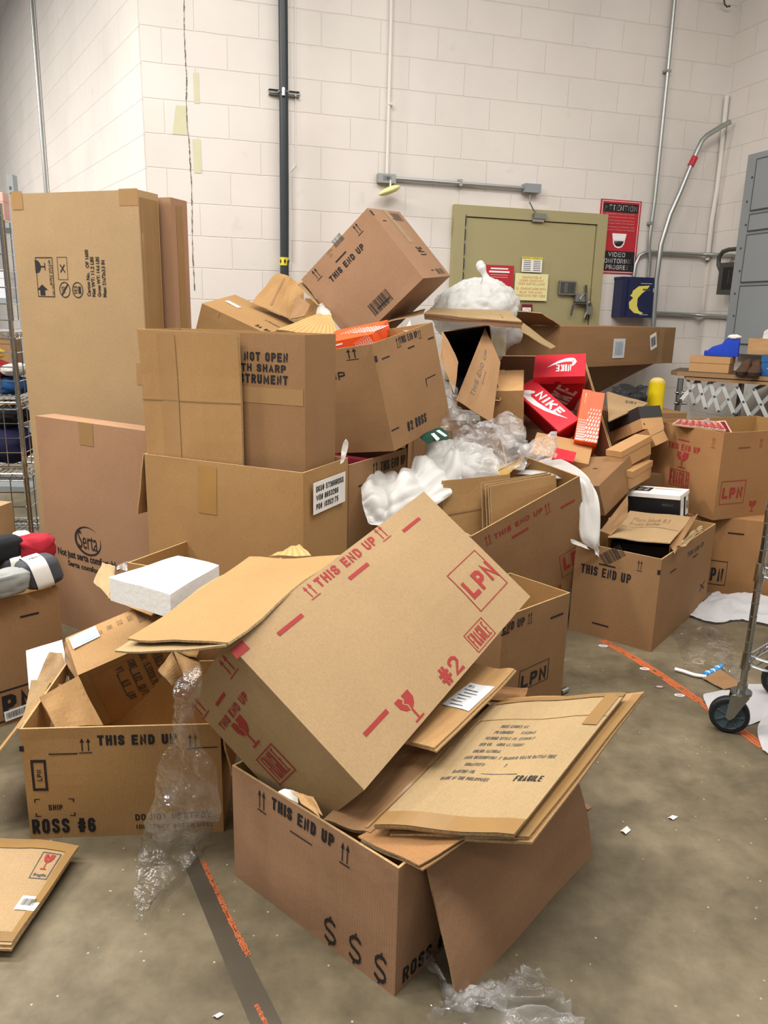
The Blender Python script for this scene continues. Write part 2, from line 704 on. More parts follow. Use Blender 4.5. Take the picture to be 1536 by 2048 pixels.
def goblet_polys(broken=True):
    bowl = [(-.5, .5), (.5, .5), (.48, .2), (.3, .02), (.1, -.06), (-.1, -.06), (-.3, .02), (-.48, .2)]
    if broken:
        bowl = [(-.5, .5), (-.2, .5), (-.08, .36), (-.22, .28), (-.02, .16), (.1, .5), (.5, .5), (.48, .2), (.3, .02), (.1, -.06), (-.1, -.06), (-.3, .02), (-.48, .2)]
        left = [(-.5, .5), (-.2, .5), (-.08, .36), (-.22, .28), (-.06, .12), (-.1, -.06), (-.3, .02), (-.48, .2)]
        right = [(.0, .5), (.5, .5), (.48, .2), (.3, .02), (.1, -.06), (-.02, -.06), (.04, .14), (-.12, .26), (.04, .36)]
        return polys(left, right, rect(-.05, -.44, .05, -.06), rect(-.3, -.5, .3, -.43))
    return polys(bowl, rect(-.05, -.44, .05, -.06), rect(-.3, -.5, .3, -.43))


def barcode_polys(seed=1, n=26):
    rnd = random.Random(seed)
    x, out = -.5, []
    st = 1.0 / n
    while x < .5 - st:
        w = st * rnd.choice((.3, .5, .8))
        out.append(rect(x, -.5, x + w, .5))
        x += w + st * rnd.choice((.35, .5, .8))
    return polys(*out)


def ring_polys(t=0.12, a0=0, a1=360, n=40, taper=False):
    out = []
    for k in range(n):
        A, B = math.radians(a0 + (a1 - a0) * k / n), math.radians(a0 + (a1 - a0) * (k + 1) / n)

        def tt(q):
            return t * (math.sin(math.pi * q / n) if taper else 1) + (0.008 if taper else 0)
        ta, tb = tt(k), tt(k + 1)
        out.append([(.5 * math.cos(A), .5 * math.sin(A)), (.5 * math.cos(B), .5 * math.sin(B)), ((.5 - tb) * math.cos(B), (.5 - tb) * math.sin(B)), ((.5 - ta) * math.cos(A), (.5 - ta) * math.sin(A))])
    return polys(*out)


def swoosh_polys():
    up = [(-.5, -.08), (-.44, .2), (-.36, .4), (-.33, .28), (-.36, .05), (-.3, -.1), (-.1, -.08), (.1, .06), (.3, .28), (.5, .5)]
    lo = [(-.5, -.08), (-.49, -.3), (-.4, -.46), (-.28, -.5), (-.12, -.44), (.1, -.22), (.3, .1), (.5, .5)]
    return polys(up[:6] + [(-.36, -.3), (-.45, -.3)], [(-.36, .05), (-.3, -.1), (-.1, -.08), (.1, .06), (.3, .28), (.5, .5), (.3, .1), (.1, -.22), (-.12, -.44), (-.28, -.5), (-.4, -.46), (-.46, -.3)])


def arrow_fat():
    return polys([(-.5, 0), (0, .5), (.5, 0), (.22, 0), (.22, -.5), (-.22, -.5), (-.22, 0)])


def dollar_polys():
    pts = [(.42, .26), (.2, .36), (-.1, .34), (-.36, .2), (-.3, .04), (0, -.02), (.3, -.1), (.4, -.24), (.2, -.36), (-.1, -.38), (-.42, -.26)]
    out = []
    t = .062
    for a, b in zip(pts, pts[1:]):
        d = V((b[0] - a[0], b[1] - a[1])).normalized()
        n = V((-d.y, d.x)) * t
        out.append([(a[0] + n.x, a[1] + n.y), (a[0] - n.x, a[1] - n.y), (b[0] - n.x, b[1] - n.y), (b[0] + n.x, b[1] + n.y)])
    out.append([(-.08, .30), (.0, .30), (.18, .5), (.06, .5)])
    out.append([(-.1, -.34), (0, -.34), (-.06, -.5), (-.18, -.5)])
    return polys(*out)


def weave_polys(seed=2):
    rnd = random.Random(seed)
    out = []
    for r in range(9):
        for c in range(7):
            x, y = -.5 + c / 7 + (r % 2) * .05, -.5 + r / 9
            w = .12 * (1 - r / 14)
            out.append([(x, y), (x + w, y + .05), (x + w, y + .09), (x, y + .04)])
            if r < 6:
                out.append([(x + .02, y + .05), (x + .05, y + .05), (x + .05, y + .1), (x + .02, y + .1)])
    return polys(*out)


# block capitals as on stencilled cartons: centre lines in a unit cell, drawn with an even stroke
GL = {
    'A': [[(0, 0), (.5, 1), (1, 0)], [(.2, .27), (.8, .27)]], 'B': [[(0, 0), (0, 1), (.7, 1), (1, .9), (1, .64), (.72, .53), (0, .53)], [(.72, .53), (1, .42), (1, .12), (.7, 0), (0, 0)]],
    'C': [[(1, .77), (1, .86), (.72, 1), (.28, 1), (0, .86), (0, .14), (.28, 0), (.72, 0), (1, .14), (1, .23)]], 'D': [[(0, 0), (0, 1), (.62, 1), (1, .82), (1, .18), (.62, 0), (0, 0)]],
    'E': [[(1, 1), (0, 1), (0, 0), (1, 0)], [(0, .52), (.85, .52)]], 'F': [[(1, 1), (0, 1), (0, 0)], [(0, .5), (.85, .5)]],
    'G': [[(1, .8), (1, .88), (.72, 1), (.28, 1), (0, .86), (0, .14), (.28, 0), (.72, 0), (1, .14), (1, .48), (.6, .48)]], 'H': [[(0, 0), (0, 1)], [(1, 0), (1, 1)], [(0, .52), (1, .52)]],
    'I': [[(.5, 0), (.5, 1)]], 'J': [[(1, 1), (1, .15), (.72, 0), (.28, 0), (0, .15), (0, .3)]], 'K': [[(0, 0), (0, 1)], [(1, 1), (.1, .42)], [(.35, .58), (1, 0)]], 'L': [[(0, 1), (0, 0), (1, 0)]],
    'M': [[(0, 0), (0, 1), (.5, .2), (1, 1), (1, 0)]], 'N': [[(0, 0), (0, 1), (1, 0), (1, 1)]], 'O': [[(.28, 1), (0, .86), (0, .14), (.28, 0), (.72, 0), (1, .14), (1, .86), (.72, 1), (.28, 1)]],
    'P': [[(0, 0), (0, 1), (.7, 1), (1, .88), (1, .57), (.7, .45), (0, .45)]], 'Q': [[(.28, 1), (0, .86), (0, .14), (.28, 0), (.72, 0), (1, .14), (1, .86), (.72, 1), (.28, 1)], [(.6, .25), (1, -.05)]],
    'R': [[(0, 0), (0, 1), (.7, 1), (1, .88), (1, .6), (.7, .48), (0, .48)], [(.55, .48), (1, 0)]],
    'S': [[(1, .82), (1, .89), (.72, 1), (.28, 1), (0, .87), (0, .68), (.2, .57), (.8, .43), (1, .32), (1, .13), (.72, 0), (.28, 0), (0, .11), (0, .18)]],
    'T': [[(0, 1), (1, 1)], [(.5, 0), (.5, 1)]], 'U': [[(0, 1), (0, .14), (.28, 0), (.72, 0), (1, .14), (1, 1)]], 'V': [[(0, 1), (.5, 0), (1, 1)]], 'W': [[(0, 1), (.25, 0), (.5, .8), (.75, 0), (1, 1)]],
    'X': [[(0, 0), (1, 1)], [(0, 1), (1, 0)]], 'Y': [[(0, 1), (.5, .45), (1, 1)], [(.5, .45), (.5, 0)]], 'Z': [[(0, 1), (1, 1), (0, 0), (1, 0)]],
    '0': [[(.28, 1), (0, .86), (0, .14), (.28, 0), (.72, 0), (1, .14), (1, .86), (.72, 1), (.28, 1)]], '1': [[(.2, .8), (.55, 1), (.55, 0)]],
    '2': [[(0, .77), (0, .87), (.28, 1), (.72, 1), (1, .86), (1, .62), (0, 0), (1, 0)]], '3': [[(0, .86), (.28, 1), (.72, 1), (1, .86), (1, .64), (.7, .53), (.4, .53)], [(.7, .53), (1, .4), (1, .14), (.72, 0), (.28, 0), (0, .14)]],
    '4': [[(.75, 0), (.75, 1), (0, .28), (1, .28)]], '5': [[(1, 1), (.05, 1), (0, .55), (.7, .6), (1, .45), (1, .14), (.72, 0), (.28, 0), (0, .14)]],
    '6': [[(1, .84), (.72, 1), (.28, 1), (0, .84), (0, .14), (.28, 0), (.72, 0), (1, .14), (1, .42), (.72, .56), (.28, .56), (0, .42)]], '7': [[(0, 1), (1, 1), (.35, 0)]],
    '8': [[(.28, .53), (0, .66), (0, .87), (.28, 1), (.72, 1), (1, .87), (1, .66), (.72, .53), (.28, .53), (0, .4), (0, .13), (.28, 0), (.72, 0), (1, .13), (1, .4), (.72, .53)]],
    '9': [[(0, .16), (.28, 0), (.72, 0), (1, .16), (1, .86), (.72, 1), (.28, 1), (0, .86), (0, .58), (.28, .44), (.72, .44), (1, .58)]],
    '#': [[(.25, 0), (.4, 1)], [(.65, 0), (.8, 1)], [(0, .33), (1, .33)], [(.05, .68), (1, .68)]], '.': [[(.5, 0), (.5, .04)]], ':': [[(.5, .1), (.5, .14)], [(.5, .6), (.5, .64)]], '-': [[(.1, .45), (.9, .45)]],
    '(': [[(.8, 1.05), (.3, .7), (.3, .3), (.8, -.05)]], ')': [[(.2, 1.05), (.7, .7), (.7, .3), (.2, -.05)]], "'": [[(.5, .8), (.5, 1)]], '/': [[(0, 0), (1, 1)]],
}
GW = {'I': .16, '.': .16, ':': .16, "'": .16, 'M': .64, 'W': .70, ' ': .26, '(': .3, ')': .3, '1': .36, '#': .52}


def ribbon(pl, t):
    """even stroke along a polyline with mitred joints and square ends"""
    P = [V((x, y)) for x, y in pl]
    closed = (P[0] - P[-1]).length < 1e-6
    if closed:
        P = P[:-1]
    n = len(P)
    out_l, out_r = [], []
    for i in range(n):
        a = P[i - 1] if (i > 0 or closed) else None
        b = P[(i + 1) % n] if (i < n - 1 or closed) else None
        p = P[i]
        d1 = (p - a).normalized() if a is not None else None
        d2 = (b - p).normalized() if b is not None else None
        if d1 is None:
            p = p - d2 * t / 2
            nn, k = V((-d2.y, d2.x)), 1
        elif d2 is None:
            p = p + d1 * t / 2
            nn, k = V((-d1.y, d1.x)), 1
        else:
            n1, n2 = V((-d1.y, d1.x)), V((-d2.y, d2.x))
            nn = n1 + n2
            nn = nn.normalized() if nn.length > .2 else n1
            k = min(1 / max(nn.dot(n1), .35), 1.7)
        out_l.append(p + nn * t / 2 * k)
        out_r.append(p - nn * t / 2 * k)
    q = []
    for i in range(n if closed else n - 1):
        j = (i + 1) % n
        m = max(1, int((P[j] - P[i]).length / .18))
        for k in range(m):
            a0, a1 = k / m, (k + 1) / m
            q.append([tuple(out_l[i].lerp(out_l[j], a0)), tuple(out_r[i].lerp(out_r[j], a0)), tuple(out_r[i].lerp(out_r[j], a1)), tuple(out_l[i].lerp(out_l[j], a1))])
    return q


def block_text(s, aspect, t=.17, gap=.15):
    nat = sum(GW.get(c, .5) for c in s) + gap * (len(s) - 1)
    k = aspect / nat
    out = []
    x = 0
    for c in s:
        w = GW.get(c, .5) * k
        tt = min(t, w * .42) if c not in "I.:'" else min(t, max(w, t * min(1, k)))
        for pl in GL.get(c, []):
            pts = [(x + tt / 2 + px * (w - tt), tt / 2 + py * (1 - tt)) if c not in "I.:'" else (x + w / 2, tt / 2 + py * (1 - tt)) for px, py in pl]
            out += ribbon(pts, tt)
        x += w + gap * k
    return polys(*[[(px / aspect - .5, py - .5) for px, py in p] for p in out])


def mark(kind, arg, aspect=1.0):
    if kind in ('text', 'fat', 'med') and arg.upper() == arg:
        return block_text(arg, aspect, {'text': .19, 'fat': .235, 'med': .15}[kind])
    if kind in ('text', 'med'):
        return text_polys(arg)
    if kind == 'thin':
        return text_polys(arg, 0.0)
    if kind == 'fat':
        return text_polys(arg, 0.055)
    if kind == 'up':
        return arrows_polys()
    if kind == 'goblet':
        return goblet_polys(arg != 'whole')
    if kind == 'bar':
        return polys(*[rect(-.5 + k / 8, -.5, -.5 + (k + 1) / 8, .5) for k in range(8)])
    if kind == 'frame':
        return frame_polys(*(arg or (.03, .03)))
    if kind == 'barcode':
        return barcode_polys(arg or 1)
    if kind == 'ring':
        return ring_polys(*(arg or ()))
    if kind == 'poly':
        return polys(*arg)
    return {'swoosh': swoosh_polys, 'arrow': arrow_fat, 'dollar': dollar_polys, 'weave': weave_polys}[kind]()


def put_mark(mb, o, u, v, n, spec, disp=None, lift=0.0012):
    """spec: (kind, arg, cu, cv, w, h, rot, material); u, v full edge vectors, fractions of the face"""
    kind, arg, cu, cv, w, h, rot, m = spec
    ul, vl = u.length, v.length
    vs, fs = mark(kind, arg, max(.05, (h * vl) / max(w * ul, 1e-6) if rot in (90, -90, 270) else (w * ul) / max(h * vl, 1e-6)))
    ud, vd = u / ul, v / vl
    ca, sa = math.cos(math.radians(rot)), math.sin(math.radians(rot))
    W, H = w * ul, h * vl
    out = []
    for x, y in vs:
        a, b = x * W, y * H
        if rot in (90, -90, 270):
            a, b = x * H, y * W
        a, b = a * ca - b * sa, a * sa + b * ca
        fu, fv = cu + a / ul, cv + b / vl
        out.append(o + u * fu + v * fv + n * (lift + (disp(fu, fv) if disp else 0)))
    mb.tris(out, fs, m)


def faces_of(box):
    O, X, Y, Z = (V(q) for q in box)
    return {'F': (O, X, Z), 'R': (O + X, Y, Z), 'L': (O + Y, -Y, Z), 'B': (O + X + Y, -X, Z), 'T': (O + Z, X, Y), 'D': (O + Y, X, -Y)}


def stretch(box, l=0, r=0, f=0, b=0, d=0, t=0):
    """lengthen a box on its left, right, front, back, bottom, top by metres"""
    O, X, Y, Z = (V(q) for q in box)
    x, y, z = X.normalized(), Y.normalized(), Z.normalized()
    return (O - x * l - y * f - z * d, X + x * (l + r), Y + y * (f + b), Z + z * (d + t))


CARTONS = 'shipping cartons in the heap'


def bulge_fn(bulge, seed):
    def d(u, v):
        e = max(0.0, min(u, 1 - u, v, 1 - v))
        k = min(1.0, e * 8)
        return bulge * math.sin(math.pi * min(max(u, 0), 1)) * math.sin(math.pi * min(max(v, 0), 1)) + k * 0.0035 * noise.noise(V((u * 3.1 + seed, v * 2.7, seed * 1.7)))
    return d


def carton_body(box, mat='kraft', inner='kraft_inside', th=0.006, top='open', prints=(), bulge=0.004, seed=0, N=10, rim='board_edge'):
    O, X, Y, Z = (V(q) for q in box)
    mb = MB()
    x, y, z = X.normalized(), Y.normalized(), Z.normalized()
    F = faces_of(box)
    keys = ['F', 'R', 'L', 'B', 'D'] + ([] if top == 'open' else ['T'])
    fn = {}
    for i, k in enumerate(keys):
        o, u, v = F[k]
        n = u.cross(v).normalized()
        d = bulge_fn(bulge if k != 'D' else 0, seed * 7.3 + i * 3.1)
        fn[k] = (o, u, v, n, d)
        ul, vl = u.length, v.length
        P = [[o + u * (c / N) + v * (r / N) + n * (d(c / N, r / N) if 0 < r < N and 0 < c < N else 0) for c in range(N + 1)] for r in range(N + 1)]
        mb.grid(P, mat, lambda r, c, ul=ul, vl=vl: (c / N * ul, r / N * vl))
    if top == 'open':
        Oi = O + x * th + y * th + z * th
        Xi, Yi, Zi = X - x * 2 * th, Y - y * 2 * th, Z - z * th
        c = [Oi, Oi + Xi, Oi + Xi + Yi, Oi + Yi]
        xl, yl, zl = X.length, Y.length, Z.length
        for a, b, w in ((0, 1, xl), (1, 2, yl), (2, 3, xl), (3, 0, yl)):
            mb.face([c[b], c[a], c[a] + Zi, c[b] + Zi], inner, [(0, 0), (w, 0), (w, zl), (0, zl)])
        mb.face(c, inner, [(0, 0), (xl, 0), (xl, yl), (0, yl)])
        o4 = [O + Z, O + X + Z, O + X + Y + Z, O + Y + Z]
        i4 = [p + Zi for p in c]
        for k in range(4):
            q = (k + 1) % 4
            mb.face([o4[k], o4[q], i4[q], i4[k]], rim)
    for p in prints:
        o, u, v, n, d = fn[p[0]]
        put_mark(mb, o, u, v, n, p[1:], d)
    return mb


def board(mb, quad, th, mat, edge='board_edge', warp=0.0, seed=0, nu=8, nv=8, back=None, prints=(), n_dir=None):
    """slightly warped corrugated board; quad = near-left, near-right, far-right, far-left (seen from its printed side)"""
    a, b, c, d = (V(q) for q in quad)
    n = (b - a).cross(d - a).normalized()
    if n_dir is not None and n.dot(V(n_dir)) < 0:
        n = -n

    def pt(u, v):
        p = (a * (1 - u) + b * u) * (1 - v) + (d * (1 - u) + c * u) * v
        return p + n * warp * (noise.noise(V((u * 2.3 + seed, v * 2.1, seed * .7))) * 1.4)
    up = [[pt(i / nu, j / nv) for i in range(nu + 1)] for j in range(nv + 1)]
    dn = [[p - n * th for p in r] for r in up]
    ul, vl = (b - a).length, (d - a).length
    uv = lambda r, c: (c / nu * ul, r / nv * vl)
    mb.grid(up, mat, uv)
    mb.grid([r[::-1] for r in dn], back or mat, uv)
    for j in range(nv):
        mb.face([up[j][0], up[j + 1][0], dn[j + 1][0], dn[j][0]], edge)
        mb.face([up[j + 1][-1], up[j][-1], dn[j][-1], dn[j + 1][-1]], edge)
    for i in range(nu):
        mb.face([up[0][i + 1], up[0][i], dn[0][i], dn[0][i + 1]], edge)
        mb.face([up[-1][i], up[-1][i + 1], dn[-1][i + 1], dn[-1][i]], edge)
    for p in prints:
        kind, arg, cu, cv, w, h, rot, m = p
        vs, fs = mark(kind, arg, max(.05, (h * vl) / max(w * ul, 1e-6) if rot in (90, -90) else (w * ul) / max(h * vl, 1e-6)))
        ca, sa = math.cos(math.radians(rot)), math.sin(math.radians(rot))
        out = []
        for x, y in vs:
            s_, t_ = (x * h * vl, y * w * ul) if rot in (90, -90) else (x * w * ul, y * h * vl)
            s_, t_ = s_ * ca - t_ * sa, s_ * sa + t_ * ca
            out.append(pt(cu + s_ / ul, cv + t_ / vl) + n * .001)
        mb.tris(out, fs, m)
    return mb


def flap_mesh(box, edge, ang, length, mat='kraft', th=0.005, inset=0.0, seed=0, warp=0.006, back=None, a=0.0, b=1.0):
    """flap hinged on a rim edge; ang 0 = straight up, 90 = outward level, 180 = hanging outside, negative = inward"""
    o, u, v = faces_of(box)[edge]
    n = u.cross(v).normalized()
    p0, p1 = o + v + u * a, o + v + u * b
    ud = u.normalized()
    A = math.radians(ang)
    d = v.normalized() * math.cos(A) + n * math.sin(A)
    q = [p0 + n * .001, p1 + n * .001, p1 + d * length - ud * inset, p0 + d * length + ud * inset]
    mb = MB()
    nn = (-v.normalized() * math.sin(A) + n * math.cos(A))
    board(mb, q, th, mat, 'board_edge', warp, seed, n_dir=nn, back=back)
    return mb


def carton(name, label, box, prints=(), flaps=(), tapes=(), labels=(), mat='kraft', inner='kraft_inside', top='open', bulge=0.004, seed=0, cat='carton', group=CARTONS, th=0.006, flap_mat=None):
    O, X, Y, Z = (V(q) for q in box)
    loc = O + (X + Y) / 2
    low = min([O + X * i + Y * j + Z * k for i in (0, 1) for j in (0, 1) for k in (0, 1)], key=lambda p: p.z)
    t = thing(name, label, cat, (loc.x, loc.y, low.z), group)
    carton_body(box, mat, inner, th, top, prints, bulge, seed).build('body', t)
    for i, f in enumerate(flaps):
        flap_mesh(box, *f[:3], mat=flap_mat or mat, seed=seed + i * 2.7, **(f[3] if len(f) > 3 else {})).build('flap', t)
    F = faces_of(box)
    for (fc, cu, cv, w, h, m) in tapes:
        o, u, v = F[fc]
        n = u.cross(v).normalized()
        mb = MB()
        d = bulge_fn(bulge, seed * 7.3 + 'FRLBDT'.index(fc) * 3.1) if fc != 'T' else (lambda a, b: 0.0)
        K = 6
        P = [[o + u * (cu - w / 2 + w * i / K) + v * (cv - h / 2 + h * j / K) + n * (.0012 + max(d(cu - w / 2 + w * i / K, cv - h / 2 + h * j / K), 0)) for i in range(K + 1)] for j in range(K + 1)]
        mb.grid(P, m)
        mb.build('tape', t)
    for (fc, cu, cv, w, h, rot, m, marks) in labels:
        o, u, v = F[fc]
        n = u.cross(v).normalized()
        mb = MB()
        ud, vd = u.normalized(), v.normalized()
        ca, sa = math.cos(math.radians(rot)), math.sin(math.radians(rot))
        W, H = w * u.length, h * v.length
        a, b = ud * ca + vd * sa, -ud * sa + vd * ca
        c = o + u * cu + v * cv + n * (bulge + .003)
        lo = c - a * W / 2 - b * H / 2
        mb.box(lo, a * W, b * H, -n * .0015, m)
        for p in marks:
            put_mark(mb, lo, a * W, b * H, n, p)
        mb.build('label', t)
    return t


def shoe_box(label, box, mat, lid_mat=None, lid=0.34, prints=(), lid_prints=(), name='shoe_box', group='shoe boxes in the heap', axis='Z', seed=0, slack=0.003):
    """box with its own pull-off lid; the lid covers the `lid` share at the +axis end"""
    O, X, Y, Z = (V(q) for q in box)
    loc = O + (X + Y) / 2
    low = min([O + X * i + Y * j + Z * k for i in (0, 1) for j in (0, 1) for k in (0, 1)], key=lambda p: p.z)
    t = thing(name, label, 'shoe box', (loc.x, loc.y, low.z), group)
    x, y, z = X.normalized(), Y.normalized(), Z.normalized()
    e = slack
    if axis == 'Z':
        b1 = (O, X, Y, Z * (1 - lid * .2))
        b2 = (O + Z * (1 - lid) - x * e - y * e, X + x * 2 * e, Y + y * 2 * e, Z * lid)
    elif axis == '-Y':
        b1 = (O + Y * lid * .2, X, Y * (1 - lid * .2), Z)
        b2 = (O - x * e - z * e, X + x * 2 * e, Y * lid, Z + z * 2 * e)
    elif axis == '-X':
        b1 = (O + X * lid * .2, X * (1 - lid * .2), Y, Z)
        b2 = (O - y * e - z * e, X * lid, Y + y * 2 * e, Z + z * 2 * e)
    mb = MB()
    mb.box(*b1, mat)
    F = faces_of(b1)
    for p in prints:
        o, u, v = F[p[0]]
        put_mark(mb, o, u, v, u.cross(v).normalized(), p[1:])
    mb.build('box', t)
    mb = MB()
    mb.box(*b2, lid_mat or mat)
    F = faces_of(b2)
    for p in lid_prints:
        o, u, v = F[p[0]]
        put_mark(mb, o, u, v, u.cross(v).normalized(), p[1:])
    mb.build('lid', t)
    return t


def sheet(name, label, quad, th, mat, warp=0.012, seed=0, edge='torn_edge', prints=(), group='flattened cartons', back=None, labels=(), cat='cardboard', n_dir=(0, 0, 1), tape=(), layers=2):
    c = sum((V(q) for q in quad), V()) / 4
    t = thing(name, label, cat, c, group)
    n = (V(quad[1]) - V(quad[0])).cross(V(quad[3]) - V(quad[0])).normalized()
    if n.dot(V(n_dir)) < 0:
        n = -n
    mb = MB()
    board(mb, quad, th / layers * .85, mat, edge, warp, seed, n_dir=n_dir, prints=prints, back=back)
    mb.build('top_layer', t)
    rnd = random.Random(seed)
    for k in range(1, layers):
        q = [V(p) - n * (th / layers * k) + V((rnd.uniform(-.008, .008), rnd.uniform(-.008, .008), 0)) for p in quad]
        board(MB(), q, th / layers * .85, back or mat, edge, warp, seed, n_dir=n_dir)
        mb = MB()
        board(mb, q, th / layers * .85, back or mat, edge, warp, seed, n_dir=n_dir)
        mb.build('under_layer', t)
    a, b, cc, d = (V(q) for q in quad)

    def pt(u, v):
        return (a * (1 - u) + b * u) * (1 - v) + (d * (1 - u) + cc * u) * v + n * (.0022 + warp * noise.noise(V((u * 2.3 + seed, v * 2.1, seed * .7))) * 1.4)
    for (u0, v0, u1, v1, m) in tape:
        mb = MB()
        K = 8
        mb.grid([[pt(u0 + (u1 - u0) * i / K, v0 + (v1 - v0) * j / K) for i in range(K + 1)] for j in range(K + 1)], m)
        mb.build('tape', t)
    for (u0, v0, u1, v1, m, marks) in labels:
        mb = MB()
        K = 4
        mb.grid([[pt(u0 + (u1 - u0) * i / K, v0 + (v1 - v0) * j / K) for i in range(K + 1)] for j in range(K + 1)], m)
        o = pt(u0, v0)
        for p in marks:
            put_mark(mb, o, pt(u1, v0) - o, pt(u0, v1) - o, n, p, lift=.002)
        mb.build('label', t)
    return t


def crom(p0, p1, p2, p3, t):
    return 0.5 * (2 * p1 + (p2 - p0) * t + (2 * p0 - 5 * p1 + 4 * p2 - p3) * t * t + (3 * p1 - p0 - 3 * p2 + p3) * t ** 3)


def curve_pts(pts, n):
    pts = [V(p) for p in pts]
    out = []
    m = len(pts) - 1
    for i in range(n + 1):
        f = i / n * m
        k = min(int(f), m - 1)
        out.append(crom(pts[max(k - 1, 0)], pts[k], pts[k + 1], pts[min(k + 2, m)], f - k))
    return out


def crumple(ctrl, mat, n=34, amp=0.02, freq=7.0, seed=0, ridge=True, mb=None, fold=None):
    """thin limp sheet through a grid of control points, with sharp creases"""
    rows = [curve_pts(r, n) for r in ctrl]
    G = [curve_pts([r[i] for r in rows], n) for i in range(n + 1)]
    P = []
    for i in range(n + 1):
        row = []
        for j in range(n + 1):
            p = G[j][i]
            t1 = G[min(j + 1, n)][i] - G[max(j - 1, 0)][i]
            t2 = G[j][min(i + 1, n)] - G[j][max(i - 1, 0)]
            nn = t1.cross(t2)
            nn = nn.normalized() if nn.length > 1e-9 else V((0, 0, 1))
            q = p * freq + V((seed * 3.7, seed * 1.3, seed))
            if fold:
                # long soft folds running mostly one way, with a few sharp cross creases
                u, v = i / n, j / n
                w = noise.noise(V((u * 1.7 + seed, v * 1.7, 3.1))) * .5
                h = (.35 - 1.6 * abs(noise.noise(V((u * fold[0] + w + seed * 2.3, v * fold[1] + w, seed))))) + .35 * (.3 - 1.5 * abs(noise.noise(V((u * fold[1] * 1.9 + seed, v * fold[0] * 1.3 + 2 * w, seed * 1.9)))))
            elif ridge:
                h = 0
                a = 1.0
                for k in range(3):
                    h += a * (0.5 - 2 * abs(noise.noise(q)))
                    q = q * 2.1
                    a *= 0.5
            else:
                h = noise.noise(q) + .4 * noise.noise(q * 2.3)
            r = p + nn * amp * h
            r.z = max(r.z, .0015 + .0008 * math.sin(i * 1.7 + j))
            row.append(r)
        P.append(row)
    mb = mb or MB()
    mb.grid(P, mat)
    return mb


def blob(c, rx, ry, rz, mat, amp=0.12, freq=4.0, seed=0, nu=40, nv=26, ridge=True, mb=None, pinch=0.0):
    """closed lumpy form with axis vectors rx, ry, rz"""
    c, rx, ry, rz = V(c), V(rx), V(ry), V(rz)
    P = []
    for j in range(nv + 1):
        th = math.pi * (j / nv)
        row = []
        for i in range(nu):
            ph = 2 * math.pi * i / nu
            d = V((math.sin(th) * math.cos(ph), math.sin(th) * math.sin(ph), -math.cos(th)))
            q = d * freq * .5 + V((seed, seed * 2.1, seed * .3))
            h, a = 0, 1.0
            for k in range(3):
                h += a * ((0.5 - 2 * abs(noise.noise(q))) if ridge else noise.noise(q))
                q = q * 2.2
                a *= .5
            if pinch:
                h += pinch * max(0, d.z + .3) * (.4 - 2 * abs(noise.noise(V((math.cos(ph) * 3.2 + seed, math.sin(ph) * 3.2, d.z * .9)))))
            s = 1 + amp * h
            row.append(c + (rx * d.x + ry * d.y + rz * d.z) * s)
        P.append(row)
    mb = mb or MB()
    mb.grid(P, mat, None, True)
    return mb
# ------------------------------------------------------------------ the room
WH = V((0.958820, 0.284015, 0))    # along the back wall, to the right
WN = V((-0.284015, 0.958820, 0))   # out through the back wall
WD = 5.57
LC = V((-1.59, 5.338, 0))          # corner where the left wall turns away
LD = V((-0.544639, 0.838671, 0))   # along the left wall, away
LN = V((-0.838671, -0.544639, 0))  # left wall normal, into the room
RS = 4.33

floor_mat()
mb = MB()
mb.face([(-6, -2, 0), (6, -2, 0), (6, 10, 0), (-6, 10, 0)], 'concrete_floor')
structure(mb.build('floor'))

wall_mat('block_back', tuple(WH), 0.4064 * 0.18, -0.2032 * 0.70)
wall_mat('block_left', tuple(-LD), 0.1, -0.2032 * 0.64)
wall_mat('block_right', tuple(WN), 0.15, -0.2032 * 0.78)


def wpt(s, z, off=0.0):
    return WH * s + WN * (WD - off) + V((0, 0, z))


def wuv(p):
    """point on the back wall -> along, height"""
    return V(p).dot(WH), p[2]


mb = MB()
mb.box(wpt(0, 0), WH * RS, WN * 0.2, (0, 0, 5.6), 'block_back')
# old control joint, cracked open along its length
cr = [(-0.276,1.133,1.888),(-0.275,1.123,1.85),(-0.272,1.112,1.809),(-0.27,1.107,1.787),(-0.27,1.1,1.762),(-0.268,1.092,1.731),(-0.265,1.087,1.709),(-0.263,1.08,1.684),(-0.26,1.072,1.654),(-0.259,1.065,1.624),(-0.258,1.057,1.593),(-0.256,1.048,1.561),(-0.253,1.039,1.523)]
cr = [(V(p) - V((0, 0, 1.5))) for p in cr]
CRK = [wuv(V((0, 0, 1.5)) + d * (WD / d.dot(WN))) for d in cr]
rnd = random.Random(4)
for (a, b) in zip(CRK, CRK[1:]):
    for k in range(5):
        t0, t1 = k / 5, (k + 1) / 5
        w0, w1 = rnd.choice((.001, .0015, .003, .004)), rnd.choice((.001, .002, .003))
        s0, z0 = a[0] + (b[0] - a[0]) * t0, a[1] + (b[1] - a[1]) * t0
        s1, z1 = a[0] + (b[0] - a[0]) * t1, a[1] + (b[1] - a[1]) * t1
        j = rnd.uniform(-.002, .002)
        mb.face([wpt(s0 - w0, z0, .002), wpt(s0 + w0, z0, .002), wpt(s1 + w1 + j, z1, .002), wpt(s1 - w1 + j, z1, .002)], 'crack_dark')
# yellowed filler patches beside the joint
for q in ([(-1.282,5.427,2.952),(-1.25,5.437,2.956),(-1.25,5.437,2.777),(-1.28,5.428,2.774)], [(-1.299,5.422,2.563),(-1.251,5.437,2.567),(-1.251,5.436,2.362),(-1.297,5.423,2.359)], [(-1.391,5.395,2.755),(-1.331,5.413,2.754),(-1.332,5.413,2.584),(-1.418,5.387,2.583)]):
    mb.face(q, 'stain_yellow')
structure(mb.build('wall_back'))

